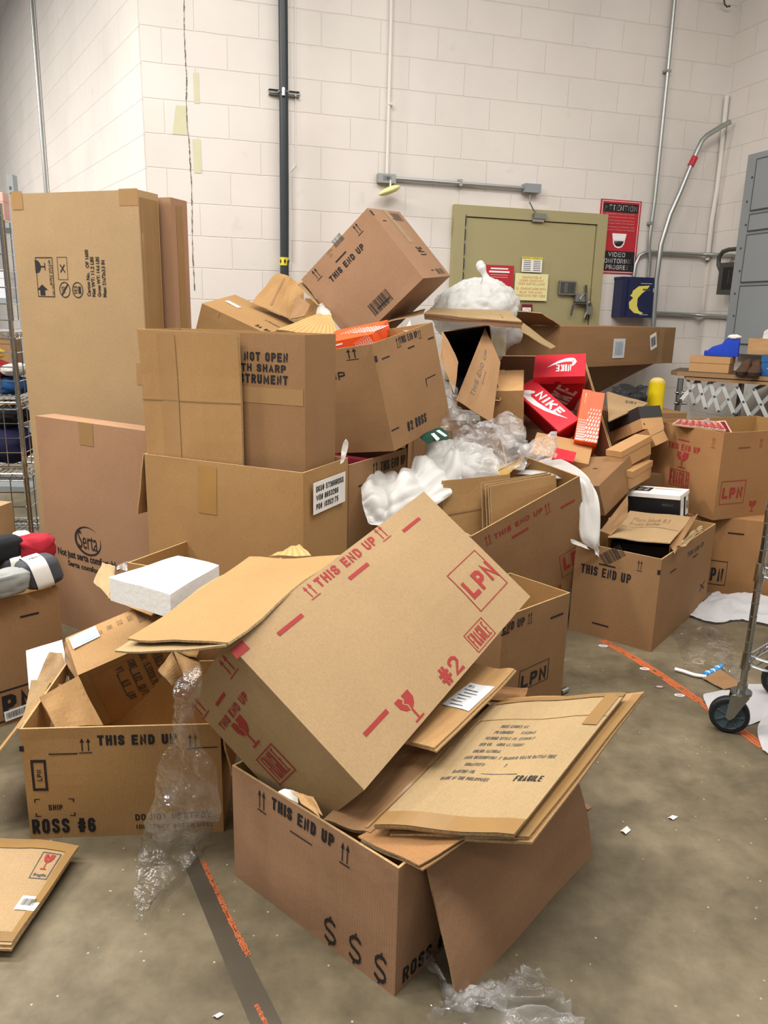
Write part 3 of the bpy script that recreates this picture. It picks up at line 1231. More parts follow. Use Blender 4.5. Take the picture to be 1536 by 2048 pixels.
mb = MB()
mb.box(LC, LD * 15, -LN * 0.2, (0, 0, 7.5), 'block_left')
structure(mb.build('wall_left'))
mb = MB()
mb.box(WH * RS + WN * (WD + .2), -WN * 5.5, WH * 0.2, (0, 0, 5.6), 'block_right')
structure(mb.build('wall_right'))

# painted line on the floor, worn, in two stretches
def floor_strip(pts, w, z=.0012, seed=0, holes=True):
    rnd = random.Random(seed)
    mb = MB()
    P = curve_pts(pts, 60)
    for k in range(60):
        d = (P[k + 1] - P[k]).normalized()
        n = V((-d.y, d.x, 0))
        for q in range(3):
            if holes and rnd.random() < .05:
                continue
            a0, a1 = -w / 2 + w * q / 3, -w / 2 + w * (q + 1) / 3
            e = rnd.uniform(-.004, .004) if q != 1 else 0
            mb.face([P[k] + n * a0 + V((0, 0, z)), P[k + 1] + n * (a0 + e) + V((0, 0, z)), P[k + 1] + n * (a1 + e) + V((0, 0, z)), P[k] + n * a1 + V((0, 0, z))], 'floor_orange')
    return mb


o = floor_strip([(1.067,3.443,0),(1.188,3.183,0),(1.323,2.793,0),(1.414,2.498,0)], .045, seed=1).build('trim_1')
structure(o)
structure(floor_strip([(-0.485,1.845,0),(-0.423,1.735,0),(-0.356,1.616,0),(-0.297,1.521,0)], .012, seed=2, holes=False).build('trim_2'))
structure(floor_strip([(-0.258,1.387,0),(-0.231,1.342,0),(-0.21,1.308,0)], .008, seed=3, holes=False).build('trim_3'))
plain('floor_stripe', '#463e31', 0.5, var=.12, scale=20)
mb = MB()
mb.face([V(p) + V((0, 0, .0008)) for p in [(-0.525,1.911,0),(-0.486,1.833,0),(-0.328,1.568,0),(-0.193,1.341,0),(-0.147,1.27,0),(-0.23,1.268,0),(-0.263,1.339,0),(-0.389,1.567,0),(-0.523,1.811,0)]], 'floor_stripe')
structure(mb.build('trim_4'))

# ------------------------------------------------------------------ on the walls
def prints_on(mb, box, prints):
    F = faces_of(box)
    for p in prints:
        o, u, v = F[p[0]]
        put_mark(mb, o, u, v, u.cross(v).normalized(), p[1:])


# compactor door
DB = ((0.453,5.891,1.024),(1.198,0.355,0),(-0.014,0.048,0),(0,0,1.246))
t = thing('compactor_door', 'olive green painted steel compactor door in the back wall', 'door', DB[0])
O, X, Y, Z = (V(q) for q in DB)
mb = MB()
x, z = X.normalized(), Z.normalized()
fw = .085
mb.box(O, x * fw, Y, Z, 'door_green')
mb.box(O + X - x * fw, x * fw, Y, Z, 'door_green')
mb.box(O + Z - z * fw * .9 + x * fw, X - x * 2 * fw, Y, z * fw * .9, 'door_green')
mb.build('door_frame', t)
LEAF = (O + x * (fw + .006) + WN * .012, X - x * (2 * fw + .012), Y * .7, Z - z * (fw * .9 + .006))
mb = MB()
mb.box(*LEAF, 'door_green')
prints_on(mb, LEAF, [('F', 'poly', ([(-.03, -.05), (.03, -.05), (.05, .5), (0, .5)], [(-.03, -.05), (.03, .03), (-.42, -.5), (-.5, -.42)], [(-.03, .03), (.03, -.06), (.5, -.32), (.5, -.22)]), .19, .66, .075, .075, 0, 'ink_faded')])
mb.build('door_leaf', t)
mb = MB()
for k in range(9):
    a = wpt(*wuv((0.524,5.965,2.206))) + V((0, 0, -.1 * k))
    mb.box(a - WN * .052, x * .005, WN * .01, (0, 0, -.075), 'panel_line')
mb.build('hinge', t)
mb = MB()
HB = ((1.295,6.122,1.672),(0.14,0.042,0),(-0.005,0.017,0),(0,0,0.102))
mb.box(*HB, 'steel_dull')
prints_on(mb, HB, [('F', 'bar', None, .5, .5, .86, .82, 0, 'charcoal'), ('F', 'bar', None, .4, .5, .26, .7, 0, 'steel'), ('F', 'bar', None, .72, .5, .12, .7, 0, 'steel_dull')])
mb.build('recessed_handle', t)
mb = MB()
for q in ((1152, 585, 1172, 606), (1158, 606, 1166, 625), (1166, 592, 1178, 612)):
    b = ((1.432,6.15,1.623),(0.097,0.029,0),(-0.009,0.029,0),(0,0,0.057))
mb.box(*b, 'steel_dull')
mb.tube([(1.407,6.148,1.519),(1.416,6.151,1.594),(1.431,6.155,1.609),(1.556,6.192,1.609)], .008, 'charcoal', 8)
mb.tube([(1.468,6.155,1.636),(1.485,6.16,1.673),(1.512,6.169,1.689),(1.537,6.176,1.563),(1.514,6.169,1.503)], .008, 'steel_dull', 8)
mb.tube([(1.514,6.195,1.749),(1.539,6.202,1.488)], .009, 'charcoal', 8)
mb.build('latch', t)

pl = thing('padlock', 'small steel padlock hanging from the latch of the olive door', 'padlock', (1.561,6.188,1.545))
mb = MB()
mb.box(*((1.528,6.166,1.53),(0.052,0.015,0),(-0.006,0.021,0),(0,0,0.059)), 'steel_dull')
mb.build('lock_body', pl)
mb = MB()
mb.tube([(1.54,6.182,1.586),(1.538,6.181,1.612),(1.549,6.185,1.627),(1.567,6.19,1.613),(1.57,6.191,1.587)], .004, 'steel', 8)
mb.build('shackle', pl)

# door switch and its conduit
t = thing('door_contact', 'grey door contact switch on the top edge of the olive door', 'switch', (1.102,6.073,2.198))
mb = MB()
mb.box(*((1.052,6.037,2.205),(0.097,0.029,0),(-0.009,0.029,0),(0,0,0.036)), 'steel_dull')
mb.box(*((1.045,6.054,2.185),(0.089,0.026,0),(-0.003,0.012,0),(0,0,0.033)), 'galvanised')
mb.build('body', t)
mb = MB()
mb.tube([(1.015,6.058,2.387),(1.013,6.057,2.318),(1.044,6.066,2.272),(1.074,6.075,2.236)], .005, 'steel_dull', 6)
mb.build('cable', t)

t = thing('conduit_run', 'thin grey conduit running level above the olive door to a square box', 'conduit', (0.504,5.938,2.422))
mb = MB()
mb.tube([(0.019,5.784,2.413),(0.994,6.072,2.413)], .0125, 'galvanised', 10)
mb.build('pipe', t)
mb = MB()
mb.box(*((0.973,6.024,2.382),(0.12,0.036,0),(-0.02,0.067,0),(0,0,0.06)), 'panel_grey')
mb.build('junction_box', t)
mb = MB()
mb.box(*((0.479,5.904,2.394),(0.024,0.007,0),(-0.013,0.043,0),(0,0,0.045)), 'galvanised')
mb.build('clip', t)

t = thing('ceiling_conduit', 'white painted conduit dropping to a small outlet box mid wall', 'conduit', (-0.034,5.778,2.969))
mb = MB()
mb.tube([(-0.042,5.771,4.607),(-0.033,5.773,3.33),(-0.035,5.773,2.906),(-0.037,5.772,2.439)], .012, 'paint_white', 10)
mb.build('pipe', t)
mb = MB()
bx = ((-0.096,5.729,2.378),(0.123,0.036,0),(-0.014,0.048,0),(0,0,0.059))
mb.box(*bx, 'galvanised')
prints_on(mb, bx, [('F', 'bar', None, .5, .5, .45, .55, 0, 'steel'), ('F', 'bar', None, .55, .5, .15, .3, 0, 'charcoal')])
mb.build('outlet_box', t)
mb = MB()
mb.box(*((-0.038,5.756,2.874),(0.031,0.009,0),(-0.011,0.038,0),(0,0,0.013)), 'paint_white')
mb.build('clip', t)

t = thing('hanging_lamp', 'pale yellow dish hanging under the outlet box on the wall', 'lamp', (-0.02,5.699,2.309))
mb = MB()
c = V((-0.017,5.7,2.322))
blob(c, WH * .075 + V((0, 0, .028)), WN * .06, V((0, 0, .026)), 'lamp_cream', 0.02, 2, 3, mb=mb)
mb.build('shade', t, smooth=True)
mb = MB()
mb.tube([V((-0.012,5.754,2.394)), V((-0.011,5.712,2.366)), V((-0.014,5.701,2.338))], .006, 'paint_white', 8)
mb.build('stem', t)

t = thing('sprinkler_pipe', 'dark painted pipe running floor to ceiling on the back wall', 'pipe', (-0.725,5.532,1.706))
mb = MB()
mb.tube([(-0.721,5.523,4.509),(-0.719,5.523,3.035),(-0.72,5.523,2.53),(-0.722,5.522,1.966),(-0.73,5.52,0.523)], .03, 'pipe_black', 16)
mb.build('pipe', t, smooth=True)
mb = MB()
mb.box(*((-0.817,5.536,2.9),(0.195,0.058,0),(-0.009,0.029,0),(0,0,-0.001)), 'galvanised')
mb.box(*((-0.817,5.536,2.87),(0.196,0.058,0),(-0.009,0.029,0),(0,0,-0.001)), 'galvanised')
mb.box(*((-0.819,5.554,2.881),(0.196,0.058,0),(-0.003,0.012,0),(0,0,0.017)), 'steel_dull')
mb.build('strut', t)
mb = MB()
ring = [V((-0.721,5.523,2.877)) + (WH * math.cos(a) + WN * math.sin(a)) * .034 for a in [k * math.pi / 8 for k in range(17)]]
mb.tube(ring, .006, 'steel', 8)
mb.tube([V((-0.716,5.493,2.893)), V((-0.716,5.483,2.844))], .012, 'steel', 8)
mb.build('clamp', t)
mb = MB()
c0, c1 = V((-0.724,5.522,1.853)), V((-0.725,5.522,1.801))
mb.tube([c1, c0], .0315, 'tape_yellow', 16)
for k in range(3):
    a = math.radians(-60 + 60 * k)
    p = (c0 + c1) / 2 + (WH * math.sin(a) - WN * math.cos(a)) * .0325
    tg = (WH * math.cos(a) + WN * math.sin(a)) * .008
    mb.face([p - tg, p + V((0, 0, -.018)), p + tg, p + V((0, 0, .018))], 'ink_black')
mb.build('warning_band', t)
t = thing('wall_wire', 'thin white wire running up the wall beside the dark pipe', 'wire', (-0.649,5.606,2.852))
mb = MB()
mb.tube([(-0.654,5.607,4.507),(-0.652,5.608,2.912),(-0.651,5.608,2.454),(-0.691,5.596,2.405),(-0.697,5.594,1.842)], .005, 'paint_white', 6)
mb.build('wire', t)

t = thing('left_wall_conduit', 'bare steel conduit climbing the angled left wall', 'conduit', (-3.369,8.022,2.57))
t.name = 'wall_conduit'
mb = MB()
mb.tube([(-3.338,7.974,5.726),(-3.363,8.014,3.42),(-3.369,8.022,2.57),(-3.385,8.047,1.745)], .016, 'galvanised', 12)
BASE[t.name] = BASE['left_wall_conduit']
mb.build('pipe', t, smooth=True)

# right side conduits
t = thing('steel_conduit', 'straight steel conduit dropping beside the red sign to the navy box', 'conduit', (2.036,6.381,2.217))
mb = MB()
mb.tube([(2.008,6.368,4.914),(2.029,6.374,3.268),(2.033,6.375,2.398),(2.022,6.372,2.142),(2.024,6.372,2.049),(2.042,6.378,1.976),(2.046,6.379,1.837)], .014, 'galvanised', 12)
mb.build('pipe', t, smooth=True)
for cb in (((2.009,6.352,2.219),(0.033,0.01,0),(-0.014,0.048,0),(0,0,0.02)), ((2.01,6.352,3.286),(0.043,0.013,0),(-0.014,0.048,0),(0,0,0.016))):
    mb = MB()
    mb.box(*cb, 'galvanised')
    mb.build('clip', t)
t = thing('level_conduit', 'grey conduit bending out of the navy box and running level to the corner', 'conduit', (2.303,6.46,2.018))
mb = MB()
mb.tube([(1.922,6.347,1.828),(1.925,6.348,1.915),(1.948,6.355,1.983),(1.996,6.369,2.011),(2.048,6.384,2.017),(2.303,6.46,2.018),(2.483,6.514,2.018)] + [(2.559,6.502,2.019),(2.609,6.332,2.005),(2.657,6.17,1.987)], .014, 'galvanised', 12)
mb.build('pipe', t, smooth=True)
t = thing('lower_conduit', 'grey conduit running level from the navy box behind the long pole', 'conduit', (2.458,6.506,1.551))
mb = MB()
mb.tube([(2.095,6.399,1.554),(2.321,6.465,1.552),(2.495,6.517,1.548)] + [(2.564,6.484,1.546),(2.619,6.3,1.54),(2.659,6.163,1.534)], .016, 'galvanised', 12)
mb.build('pipe', t, smooth=True)
t = thing('corner_conduit', 'white painted conduit in the right hand wall corner', 'conduit', (2.569,6.539,3.011))
mb = MB()
mb.tube([(2.552,6.534,3.178),(2.556,6.535,3.01),(2.564,6.537,2.725),(2.565,6.538,2.506),(2.554,6.534,2.283),(2.557,6.535,1.979)], .018, 'paint_white', 12)
mb.build('pipe', t, smooth=True)
t = thing('bent_pole', 'long bent steel pole with a red sleeve leaning in the corner', 'pole', (2.091,6.283,1.462))
mb = MB()
mb.tube([(2.559,6.432,2.973),(2.479,6.408,2.928),(2.38,6.379,2.867),(2.339,6.366,2.826),(2.31,6.358,2.757),(2.276,6.348,2.667),(2.202,6.326,2.449),(2.139,6.307,2.284),(2.09,6.293,2.063),(2.083,6.291,1.804),(2.095,6.294,1.5),(2.12,6.302,1.189)], .019, 'galvanised', 14)
mb.build('pole', t, smooth=True)
mb = MB()
mb.tube([(2.296,6.354,2.707),(2.283,6.35,2.678),(2.266,6.345,2.641)], .024, 'sign_red', 14)
mb.build('sleeve', t, smooth=True)
t = thing('wall_hook', 'bent wire hook high on the back wall near the corner', 'hook', (2.45,6.483,3.768))
mb = MB()
mb.tube([(2.417,6.473,3.819),(2.428,6.476,3.778),(2.451,6.483,3.762),(2.471,6.489,3.771),(2.476,6.491,3.765)], .006, 'charcoal', 8)
mb.build('hook', t)

# signs
def sign(name, label, cat, box, mat, prints, group=None):
    mb = MB()
    mb.box(*box, mat)
    prints_on(mb, box, prints)
    o = mb.build(name, loc=box[0])
    return tag(o, label, cat, group)


sign('warning_sign', 'tall red and black video monitoring sign beside the olive door', 'sign', ((1.594,6.275,1.845),(0.339,0.1,0),(-0.002,0.006,0),(0,0,0.54)), 'sign_red', [
    ('F', 'frame', (.012, .007), .5, .5, .93, .965, 0, 'logo_white'),
    ('F', 'bar', None, .5, .892, .86, .115, 0, 'sign_black'),
    ('F', 'med', 'ATTENTION', .5, .892, .8, .075, 0, 'logo_white'),
    ('F', 'thin', 'Remember, every unit counts!', .5, .81, .7, .02, 0, 'pink'),
    ('F', 'thin', 'Follow the best practices below:', .5, .768, .74, .02, 0, 'pink'),
    ('F', 'thin', '1. Trash must be inspected by a', .5, .722, .72, .02, 0, 'pink'),
    ('F', 'thin', 'Manager before it is disposed', .53, .684, .66, .02, 0, 'pink'),
    ('F', 'thin', '2. An Associate and Manager must', .5, .636, .76, .02, 0, 'pink'),
    ('F', 'thin', 'be present during trash disposal', .53, .597, .7, .02, 0, 'pink'),
    ('F', 'poly', ([(-.5, .5), (.5, .5), (.42, .05), (-.42, .05)], [(-.42, .04), (.42, .04), (.38, -.2), (.24, -.42), (0, -.5), (-.24, -.42), (-.38, -.2)]), .52, .45, .36, .2, 0, 'logo_white'),
    ('F', 'poly', ([(-.5, .5), (.5, .5), (.44, .0), (.26, -.38), (0, -.5), (-.26, -.38), (-.44, .0)],), .52, .41, .25, .08, 0, 'sign_black'),
    ('F', 'bar', None, .5, .175, .9, .27, 0, 'sign_black'),
    ('F', 'med', 'VIDEO', .5, .263, .42, .06, 0, 'logo_white'),
    ('F', 'med', 'MONITORING', .5, .175, .8, .062, 0, 'logo_white'),
    ('F', 'med', 'IN PROGRESS', .5, .088, .86, .062, 0, 'logo_white')])
sign('door_notice', 'red printed notice on the olive door, partly behind the trash bag', 'notice', ((0.699,5.956,1.664),(0.226,0.067,0),(-0.001,0.003,0),(0,0,0.202)), 'sign_red', [
    ('F', 'bar', None, .5, .88, .6, .05, 0, 'logo_white'), ('F', 'bar', None, .5, .77, .7, .06, 0, 'logo_white'),
    ('F', 'bar', None, .5, .66, .6, .02, 0, 'pink'), ('F', 'bar', None, .5, .58, .6, .02, 0, 'pink'), ('F', 'bar', None, .9, .1, .06, .12, 0, 'logo_white')])
sign('caution_sticker', 'small white sticker with yellow heading high on the olive door', 'sticker', ((0.985,6.041,1.827),(0.159,0.047,0),(-0.001,0.003,0),(0,0,0.108)), 'white_paper', [
    ('F', 'bar', None, .5, .92, 1.0, .16, 0, 'tape_yellow'), ('F', 'text', 'CAUTION   ATENCION', .5, .92, .9, .08, 0, 'ink_black')] +
    [('F', 'bar', None, x, .74 - k * .125, .36, .04, 0, 'ink_grey') for k in range(6) for x in (.26, .74)])
sign('surveillance_sticker', 'pale yellow sticker with orange capitals about the compactor', 'sticker', ((0.939,6.027,1.621),(0.262,0.078,0),(-0.001,0.003,0),(0,0,0.195)), 'sticker_yellow', [
    ('F', 'med', 'COMPACTOR IS', .5, .86, .58, .085, 0, 'sticker_text'), ('F', 'med', 'UNDER CONSTANT', .5, .74, .72, .085, 0, 'sticker_text'),
    ('F', 'med', 'VIDEO SURVEILLANCE', .5, .62, .82, .085, 0, 'sticker_text'), ('F', 'med', 'EL COMPACTADOR ESTA', .5, .44, .9, .085, 0, 'sticker_text'),
    ('F', 'med', 'BAJO VIGILANCIA', .5, .31, .68, .085, 0, 'sticker_text'), ('F', 'med', 'CONSTANTE POR VIDEO', .5, .18, .88, .085, 0, 'sticker_text')])
sign('rule_sticker', 'small maroon bordered sticker low on the olive door', 'sticker', ((1.006,6.047,1.474),(0.085,0.025,0),(-0.001,0.003,0),(0,0,0.119)), 'maroon', [
    ('F', 'bar', None, .46, .42, .8, .76, 0, 'white_paper'), ('F', 'ring', (.12,), .5, .58, .5, .3, 0, 'sign_red'), ('F', 'bar', None, .46, .25, .7, .2, 0, 'paper_grey')])

# navy time clock box
TB = ((1.802,6.218,1.516),(0.294,0.087,0),(-0.034,0.115,0),(0,0,0.304))
t = thing('time_clock', 'navy wall box with a yellow crescent on its cover', 'clock', TB[0])
mb = MB()
mb.box(*TB, 'navy')
O, X, Y, Z = (V(q) for q in TB)
mb.box(O + Z - Z * .06 + WN * .02 - X * .02, X * 1.04, WN * .1, Z * .05, 'navy')
mb.build('case', t)
mb = MB()
CV = (O + X * .16 - WN * .012, X * .84, WN * .012, Z * .94)
mb.box(*CV, 'navy')
cres = [(.38, .5), (-.1, .47), (-.34, .3), (-.36, .2), (-.44, .14), (-.3, .06), (-.46, -.1), (-.42, -.3), (-.2, -.46), (.12, -.5), (.2, -.46), (0, -.38), (-.1, -.2), (-.08, .05), (.06, .22), (.24, .34)]
prints_on(mb, CV, [('F', 'poly', (cres[:7] + [(-.1, .05), (.06, .22), (.24, .34)], cres[6:12] + [(-.1, -.2), (-.1, .05)]), .42, .47, .8, .76, 0, 'clock_yellow'),
                   ('F', 'bar', None, .62, .74, .26, .05, 0, 'charcoal'), ('F', 'bar', None, .6, .9, .4, .012, 0, 'paper_grey'),
                   ('F', 'bar', None, .86, .76, .03, .025, 0, 'white_paper'), ('F', 'bar', None, .93, .76, .03, .025, 0, 'white_paper'), ('F', 'bar', None, .86, .71, .03, .025, 0, 'white_paper'), ('F', 'bar', None, .93, .71, .03, .025, 0, 'white_paper'),
                   ('F', 'ring', (.2,), .93, .52, .07, .05, 0, 'steel'), ('F', 'bar', None, .6, .08, .3, .012, 0, 'paper_grey')])
mb.build('cover', t)

# grey electrical panel on the right wall
PB = ((2.562,6.032,1.273),(0.264,-0.89,0),(0.153,0.045,0),(0,0,1.395))
t = thing('electrical_panel', 'tall grey electrical cabinet on the right hand wall', 'cabinet', PB[0])
O, X, Y, Z = (V(q) for q in PB)
mb = MB()
mb.box(O, X, Y, Z, 'panel_grey')
mb.build('body', t)
x, z = X.normalized(), Z.normalized()
for i, (z0, z1) in enumerate(((.05, .345), (.365, .60), (.62, .70), (.72, .965))):
    mb = MB()
    mb.box(O + x * .10 + Z * z0 - WH * .008, X - x * .13, WH * .008, Z * (z1 - z0), 'panel_grey')
    e = .009
    for a_, b_, c_, d_ in ((0, 0, 1, e), (0, 1, 1, e), (0, 0, e, 1), (.5, 0, e * .6, 1)):
        o_ = O + x * .10 + Z * z0 - WH * .0095
        Xp, Zp = X - x * .13, Z * (z1 - z0)
        mb.box(o_ + Xp * a_ + Zp * b_, (Xp if c_ == 1 else x * .007), WH * .001, (Zp if d_ == 1 else z * .007), 'panel_line')
    mb.build('cover_plate', t)
for k in range(8):
    mb = MB()
    mb.disc(O + x * (.05 + .02 * (k % 2)) + Z * (.08 + .115 * k) + WH * .001, -WH, .008, .004, 'charcoal', 8)
    mb.build('screw', t)
t = thing('breaker_box', 'small dark grey box behind the grey cabinet with a window', 'box', ((2.53,6.212,1.703),(0.067,-0.225,0),(0.134,0.04,0),(0,0,0.225))[0])
bx = ((2.53,6.213,1.703),(0.066,-0.222,0),(0.134,0.04,0),(0,0,0.233))
mb = MB()
mb.box(*bx, 'charcoal')
prints_on(mb, bx, [('F', 'bar', None, .55, .5, .7, .7, 0, 'ink_black'), ('F', 'bar', None, .5, .55, .2, .4, 0, 'steel_dull')])
mb.build('case', t)
mb = MB()
mb.tube([(2.55,6.213,1.867),(2.538,6.256,1.924),(2.536,6.262,1.983),(2.547,6.226,2.021),(2.565,6.164,2.031),(2.591,6.076,2.029)], .016, 'charcoal', 10)
mb.build('cable', t, smooth=True)

# yellow bollard by the wall
BO = V((1.701,4.848,0.86))
t = thing('bollard', 'short yellow bollard behind the black lidded shoe box', 'bollard', (BO.x, BO.y, 0))
ct = V((1.772,5.114,1.107))
mb = MB()
mb.tube([(ct.x, ct.y, 0), (ct.x, ct.y, ct.z)], .052, 'bollard_yellow', 20)
mb.build('post', t, smooth=False)
mb = MB()
blob((ct.x, ct.y, ct.z), (.048, 0, 0), (0, .048, 0), (0, 0, .03), 'concrete_cap', .05, 3, 1, mb=mb)
mb.build('cap', t, smooth=True)

# ------------------------------------------------------------------ roller conveyor table with shoes
t = thing('conveyor_table', 'wood topped folding conveyor table with a scissor frame by the right wall', 'table', (3.0, 4.6, 0))
tl, tr = V((1.952,5.437,1.16)), V((2.656,4.99,1.028))
dirx = (tr - tl)
dirx.z = 0
bk = V((-dirx.y, dirx.x, 0)).normalized() * .5
zt = tl.z
p0 = V((tl.x, tl.y, zt))
mb = MB()
ux = dirx.normalized()
mb.prism([p0 + ux * .06, p0 + dirx, p0 + dirx + bk, p0 + bk - ux * .03, p0 + bk * .15], (0, 0, -.028), 'wood_top', 'wood_edge')
mb.prism([p0 + ux * .12 + V((0, 0, -.034)), p0 + dirx + V((0, 0, -.034)), p0 + dirx + bk + V((0, 0, -.034)), p0 + bk + V((0, 0, -.034))], (0, 0, -.02), 'wood_top', 'wood_edge')
mb.build('tabletop', t)
TABLE_Z = zt
TP, TU, TK = p0, ux, bk.normalized()
mb = MB()
la = (0, 0, 0), (0, 0, 0)
lg = V((2.032,5.405,1.113))
mb.tube([lg, (lg.x, lg.y, 0)], .02, 'steel_dull', 12)
mb.build('leg', t, smooth=True)
for q in ((1364, 785), (1361, 806)):
    mb = MB()
    c = V((2.036,5.405,1.113))
    zz = c.z - (q[1] - 757) / 1540 * 5.3
    mb.tube([(c.x - .035, c.y - .01, zz), (c.x + .05, c.y - .02, zz)], .008, 'chrome', 8)
    mb.tube([(c.x, c.y, zz - .012), (c.x, c.y, zz + .012)], .025, 'chrome', 12)
    mb.build('clamp', t)
tops = [(2.074,5.407,1.124),(2.141,5.373,1.111),(2.208,5.329,1.1),(2.276,5.284,1.085),(2.352,5.23,1.075),(2.435,5.166,1.07),(2.528,5.101,1.056)]
bots = [(2.036,5.367,0.969),(2.118,5.331,0.947),(2.181,5.284,0.927),(2.253,5.24,0.914),(2.333,5.186,0.906),(2.412,5.122,0.899),(2.503,5.058,0.89)]
for i in range(7):
    for j, off in ((i + 1, -.012), (i - 1, .0)):
        if 0 <= j < 7:
            a, b = V(tops[i]), V(bots[j])
            d = (b - a).normalized()
            w = d.cross(TK).normalized() * .013
            mb = MB()
            mb.box(a - w + TK * off, w * 2, TK * .006, b - a, 'steel_dull')
            for p in (a, (a + b) / 2, b):
                mb.disc(p + TK * (off - .006), TK, .008, .007, 'steel', 8)
            mb.build('scissor_bar', t)
for i in (2, 5):
    mb = MB()
    a = V(tops[i])
    mb.tube([a, a + TK * .5], .012, 'steel_dull', 10)
    mb.build('roller_rod', t)
rl = p0 + dirx * .93 + TK * .06
mb = MB()
mb.tube([(rl.x, rl.y, zt - .05), (rl.x, rl.y, 0)], .02, 'steel_dull', 12)
mb.build('leg', t, smooth=True)
rl = p0 + dirx * .5 + TK * .42
mb = MB()
mb.tube([(rl.x, rl.y, zt - .05), (rl.x, rl.y, 0)], .02, 'steel_dull', 12)
mb.build('leg', t, smooth=True)


def on_table(px_pt):
    """drop a point on the tabletop"""
    v = V(px_pt)
    return V((v.x, v.y, TABLE_Z + .001))


a, b = V((2.069,5.419,1.171)), V((2.286,5.278,1.143))
a.z = b.z = TABLE_Z + .001
a = a + TK * .07
b = b + TK * .07
xx = b - a
dd = V((-xx.y, xx.x, 0)).normalized() * .19
shoe_box('tan shoe box on the conveyor table under the blue boot', (a, xx, dd, V((0, 0, .105))), 'shoe_box_tan', lid=.42, group='shoe boxes on the table')
TOPB = TABLE_Z + .107
# blue suede boot on that box
def boot(name, label, heel, toe, h, w, mat, sole, cuff=None, base_z=0.0, group=None, sole_h=.022):
    heel, toe = V(heel), V(toe)
    L = (toe - heel).length
    u = (toe - heel).normalized()
    s = V((-u.y, u.x, 0))
    t = thing(name, label, 'boot', (heel + toe) / 2, group)
    prof = [(-.02, .50, .9), (.05, .62, .98), (.2, .64, 1), (.32, .62, 1), (.42, .58, 1), (.5, .52, 1.0), (.62, .44, 1.02), (.78, .34, .98), (.92, .26, .8), (1.0, .14, .45)]
    mb = MB()
    P = []
    for (fx, fh, fw) in prof:
        row = []
        hh = h * (1.0 if fx < .36 else 1 - (fx - .36) / .14 * .36 if fx < .5 else .64 - (fx - .5) / .4 * .24 if fx < .9 else .26)
        ww = w * fw * (.82 if fx < .1 else 1)
        for k in range(13):
            A = math.pi * k / 12
            y = math.cos(A)
            zf = math.sin(A) ** .45
            yy = y * ww * (1 - .25 * zf * (1 if fx < .5 else .4))
            row.append(heel + u * (fx * L) + s * yy + V((0, 0, sole_h + zf * (hh - sole_h))))
        P.append(row)
    mb.grid(P, mat)
    mb.face([p for p in P[0]][::-1], mat)
    mb.face([p for p in P[-1]], mat)
    mb.build('upper', t, smooth=True)
    mb = MB()
    pts = []
    for (fx, fh, fw) in prof:
        pts.append(heel + u * (fx * L * 1.02 - .004) + s * (w * fw * (.9 if fx < .1 else 1.04)))
    for (fx, fh, fw) in prof[::-1]:
        pts.append(heel + u * (fx * L * 1.02 - .004) - s * (w * fw * (.9 if fx < .1 else 1.04)))
    mb.prism(pts, (0, 0, sole_h), sole)
    mb.build('sole', t)
    if cuff:
        mb = MB()
        blob(heel + u * L * .16 + V((0, 0, h)), u * L * .2, s * w * .85, (0, 0, .018), cuff, .25, 9, 2, 24, 12, mb=mb)
        mb.build('cuff', t, smooth=True)
    return t


hb, tb = V((2.412,5.433,1.263)), V((2.228,5.541,1.281))
hb.z = tb.z = TOPB + .002
boot('blue_boot', 'bright blue suede ankle boot on the tan shoe box', hb, tb, .13, .043, 'suede_blue', 'suede_blue', 'fur_white')
for hx, tx, lab in (((2.388,5.229,1.152), (2.27,5.072,1.146), 'brown leather boot on the table, nearer the tan shoe box'), ((2.435,5.175,1.145), (2.322,5.018,1.135), 'brown leather boot on the table, nearer the blue box')):
    h_, t_ = V(hx), V(tx)
    u_ = (t_ - h_)
    u_.z = 0
    h_.z = TABLE_Z + .001
    h_ = h_ + TK * .1
    t_ = h_ + u_.normalized() * .2
    boot('brown_boot', lab, h_, t_, .1, .038, 'leather_brown', 'sole_dark', None, group='brown boots on the table')
a, b = V((2.441,5.139,1.125)), V((2.589,5.008,1.098))
a.z = b.z = TABLE_Z + .001
a, b = a + TK * .04, b + TK * .04
xx = b - a
dd = V((-xx.y, xx.x, 0)).normalized() * .2
shoe_box('bright blue shoe box at the edge of the frame on the table', (a, xx, dd, V((0, 0, .128))), 'box_blue', lid=.3, group='shoe boxes on the table', prints=[('F', 'bar', None, .35, .4, .3, .03, 0, 'logo_white')])
BZ = TABLE_Z + .131
a, b = V((2.428,5.358,1.251)), V((2.638,5.15,1.246))
a.z = b.z = BZ
a, b = a + TK * .09, b + TK * .09
xx = b - a
dd = V((-xx.y, xx.x, 0)).normalized() * .19
OB = (a, xx, dd, V((0, 0, .105)))
t = thing('open_shoe_box', 'lidless tan shoe box resting on the blue box and boots', 'shoe box', a + xx / 2, 'shoe boxes on the table')
carton_body(OB, 'shoe_box_tan', 'shoe_box_tan', .003, 'open', (), .001, 3, 4, 'shoe_box_tan').build('box', t)
mb = crumple([[a + xx * .25 + dd * .3 + V((0, 0, .04)), a + xx * .5 + dd * .3 + V((0, 0, .05)), a + xx * .95 + dd * .3 + V((0, 0, .04))],
              [a + xx * .22 + dd * .45 + V((0, 0, .16)), a + xx * .5 + dd * .5 + V((0, 0, .19)), a + xx * .95 + dd * .5 + V((0, 0, .14))],
              [a + xx * .3 + dd * .8 + V((0, 0, .05)), a + xx * .5 + dd * .8 + V((0, 0, .08)), a + xx * .95 + dd * .8 + V((0, 0, .06))]], 'tissue', 16, .015, 9, 5)
tag(mb.build('wrapping_paper', loc=a + V((0, 0, .1))), 'white wrapping paper standing out of the lidless tan box', 'paper')

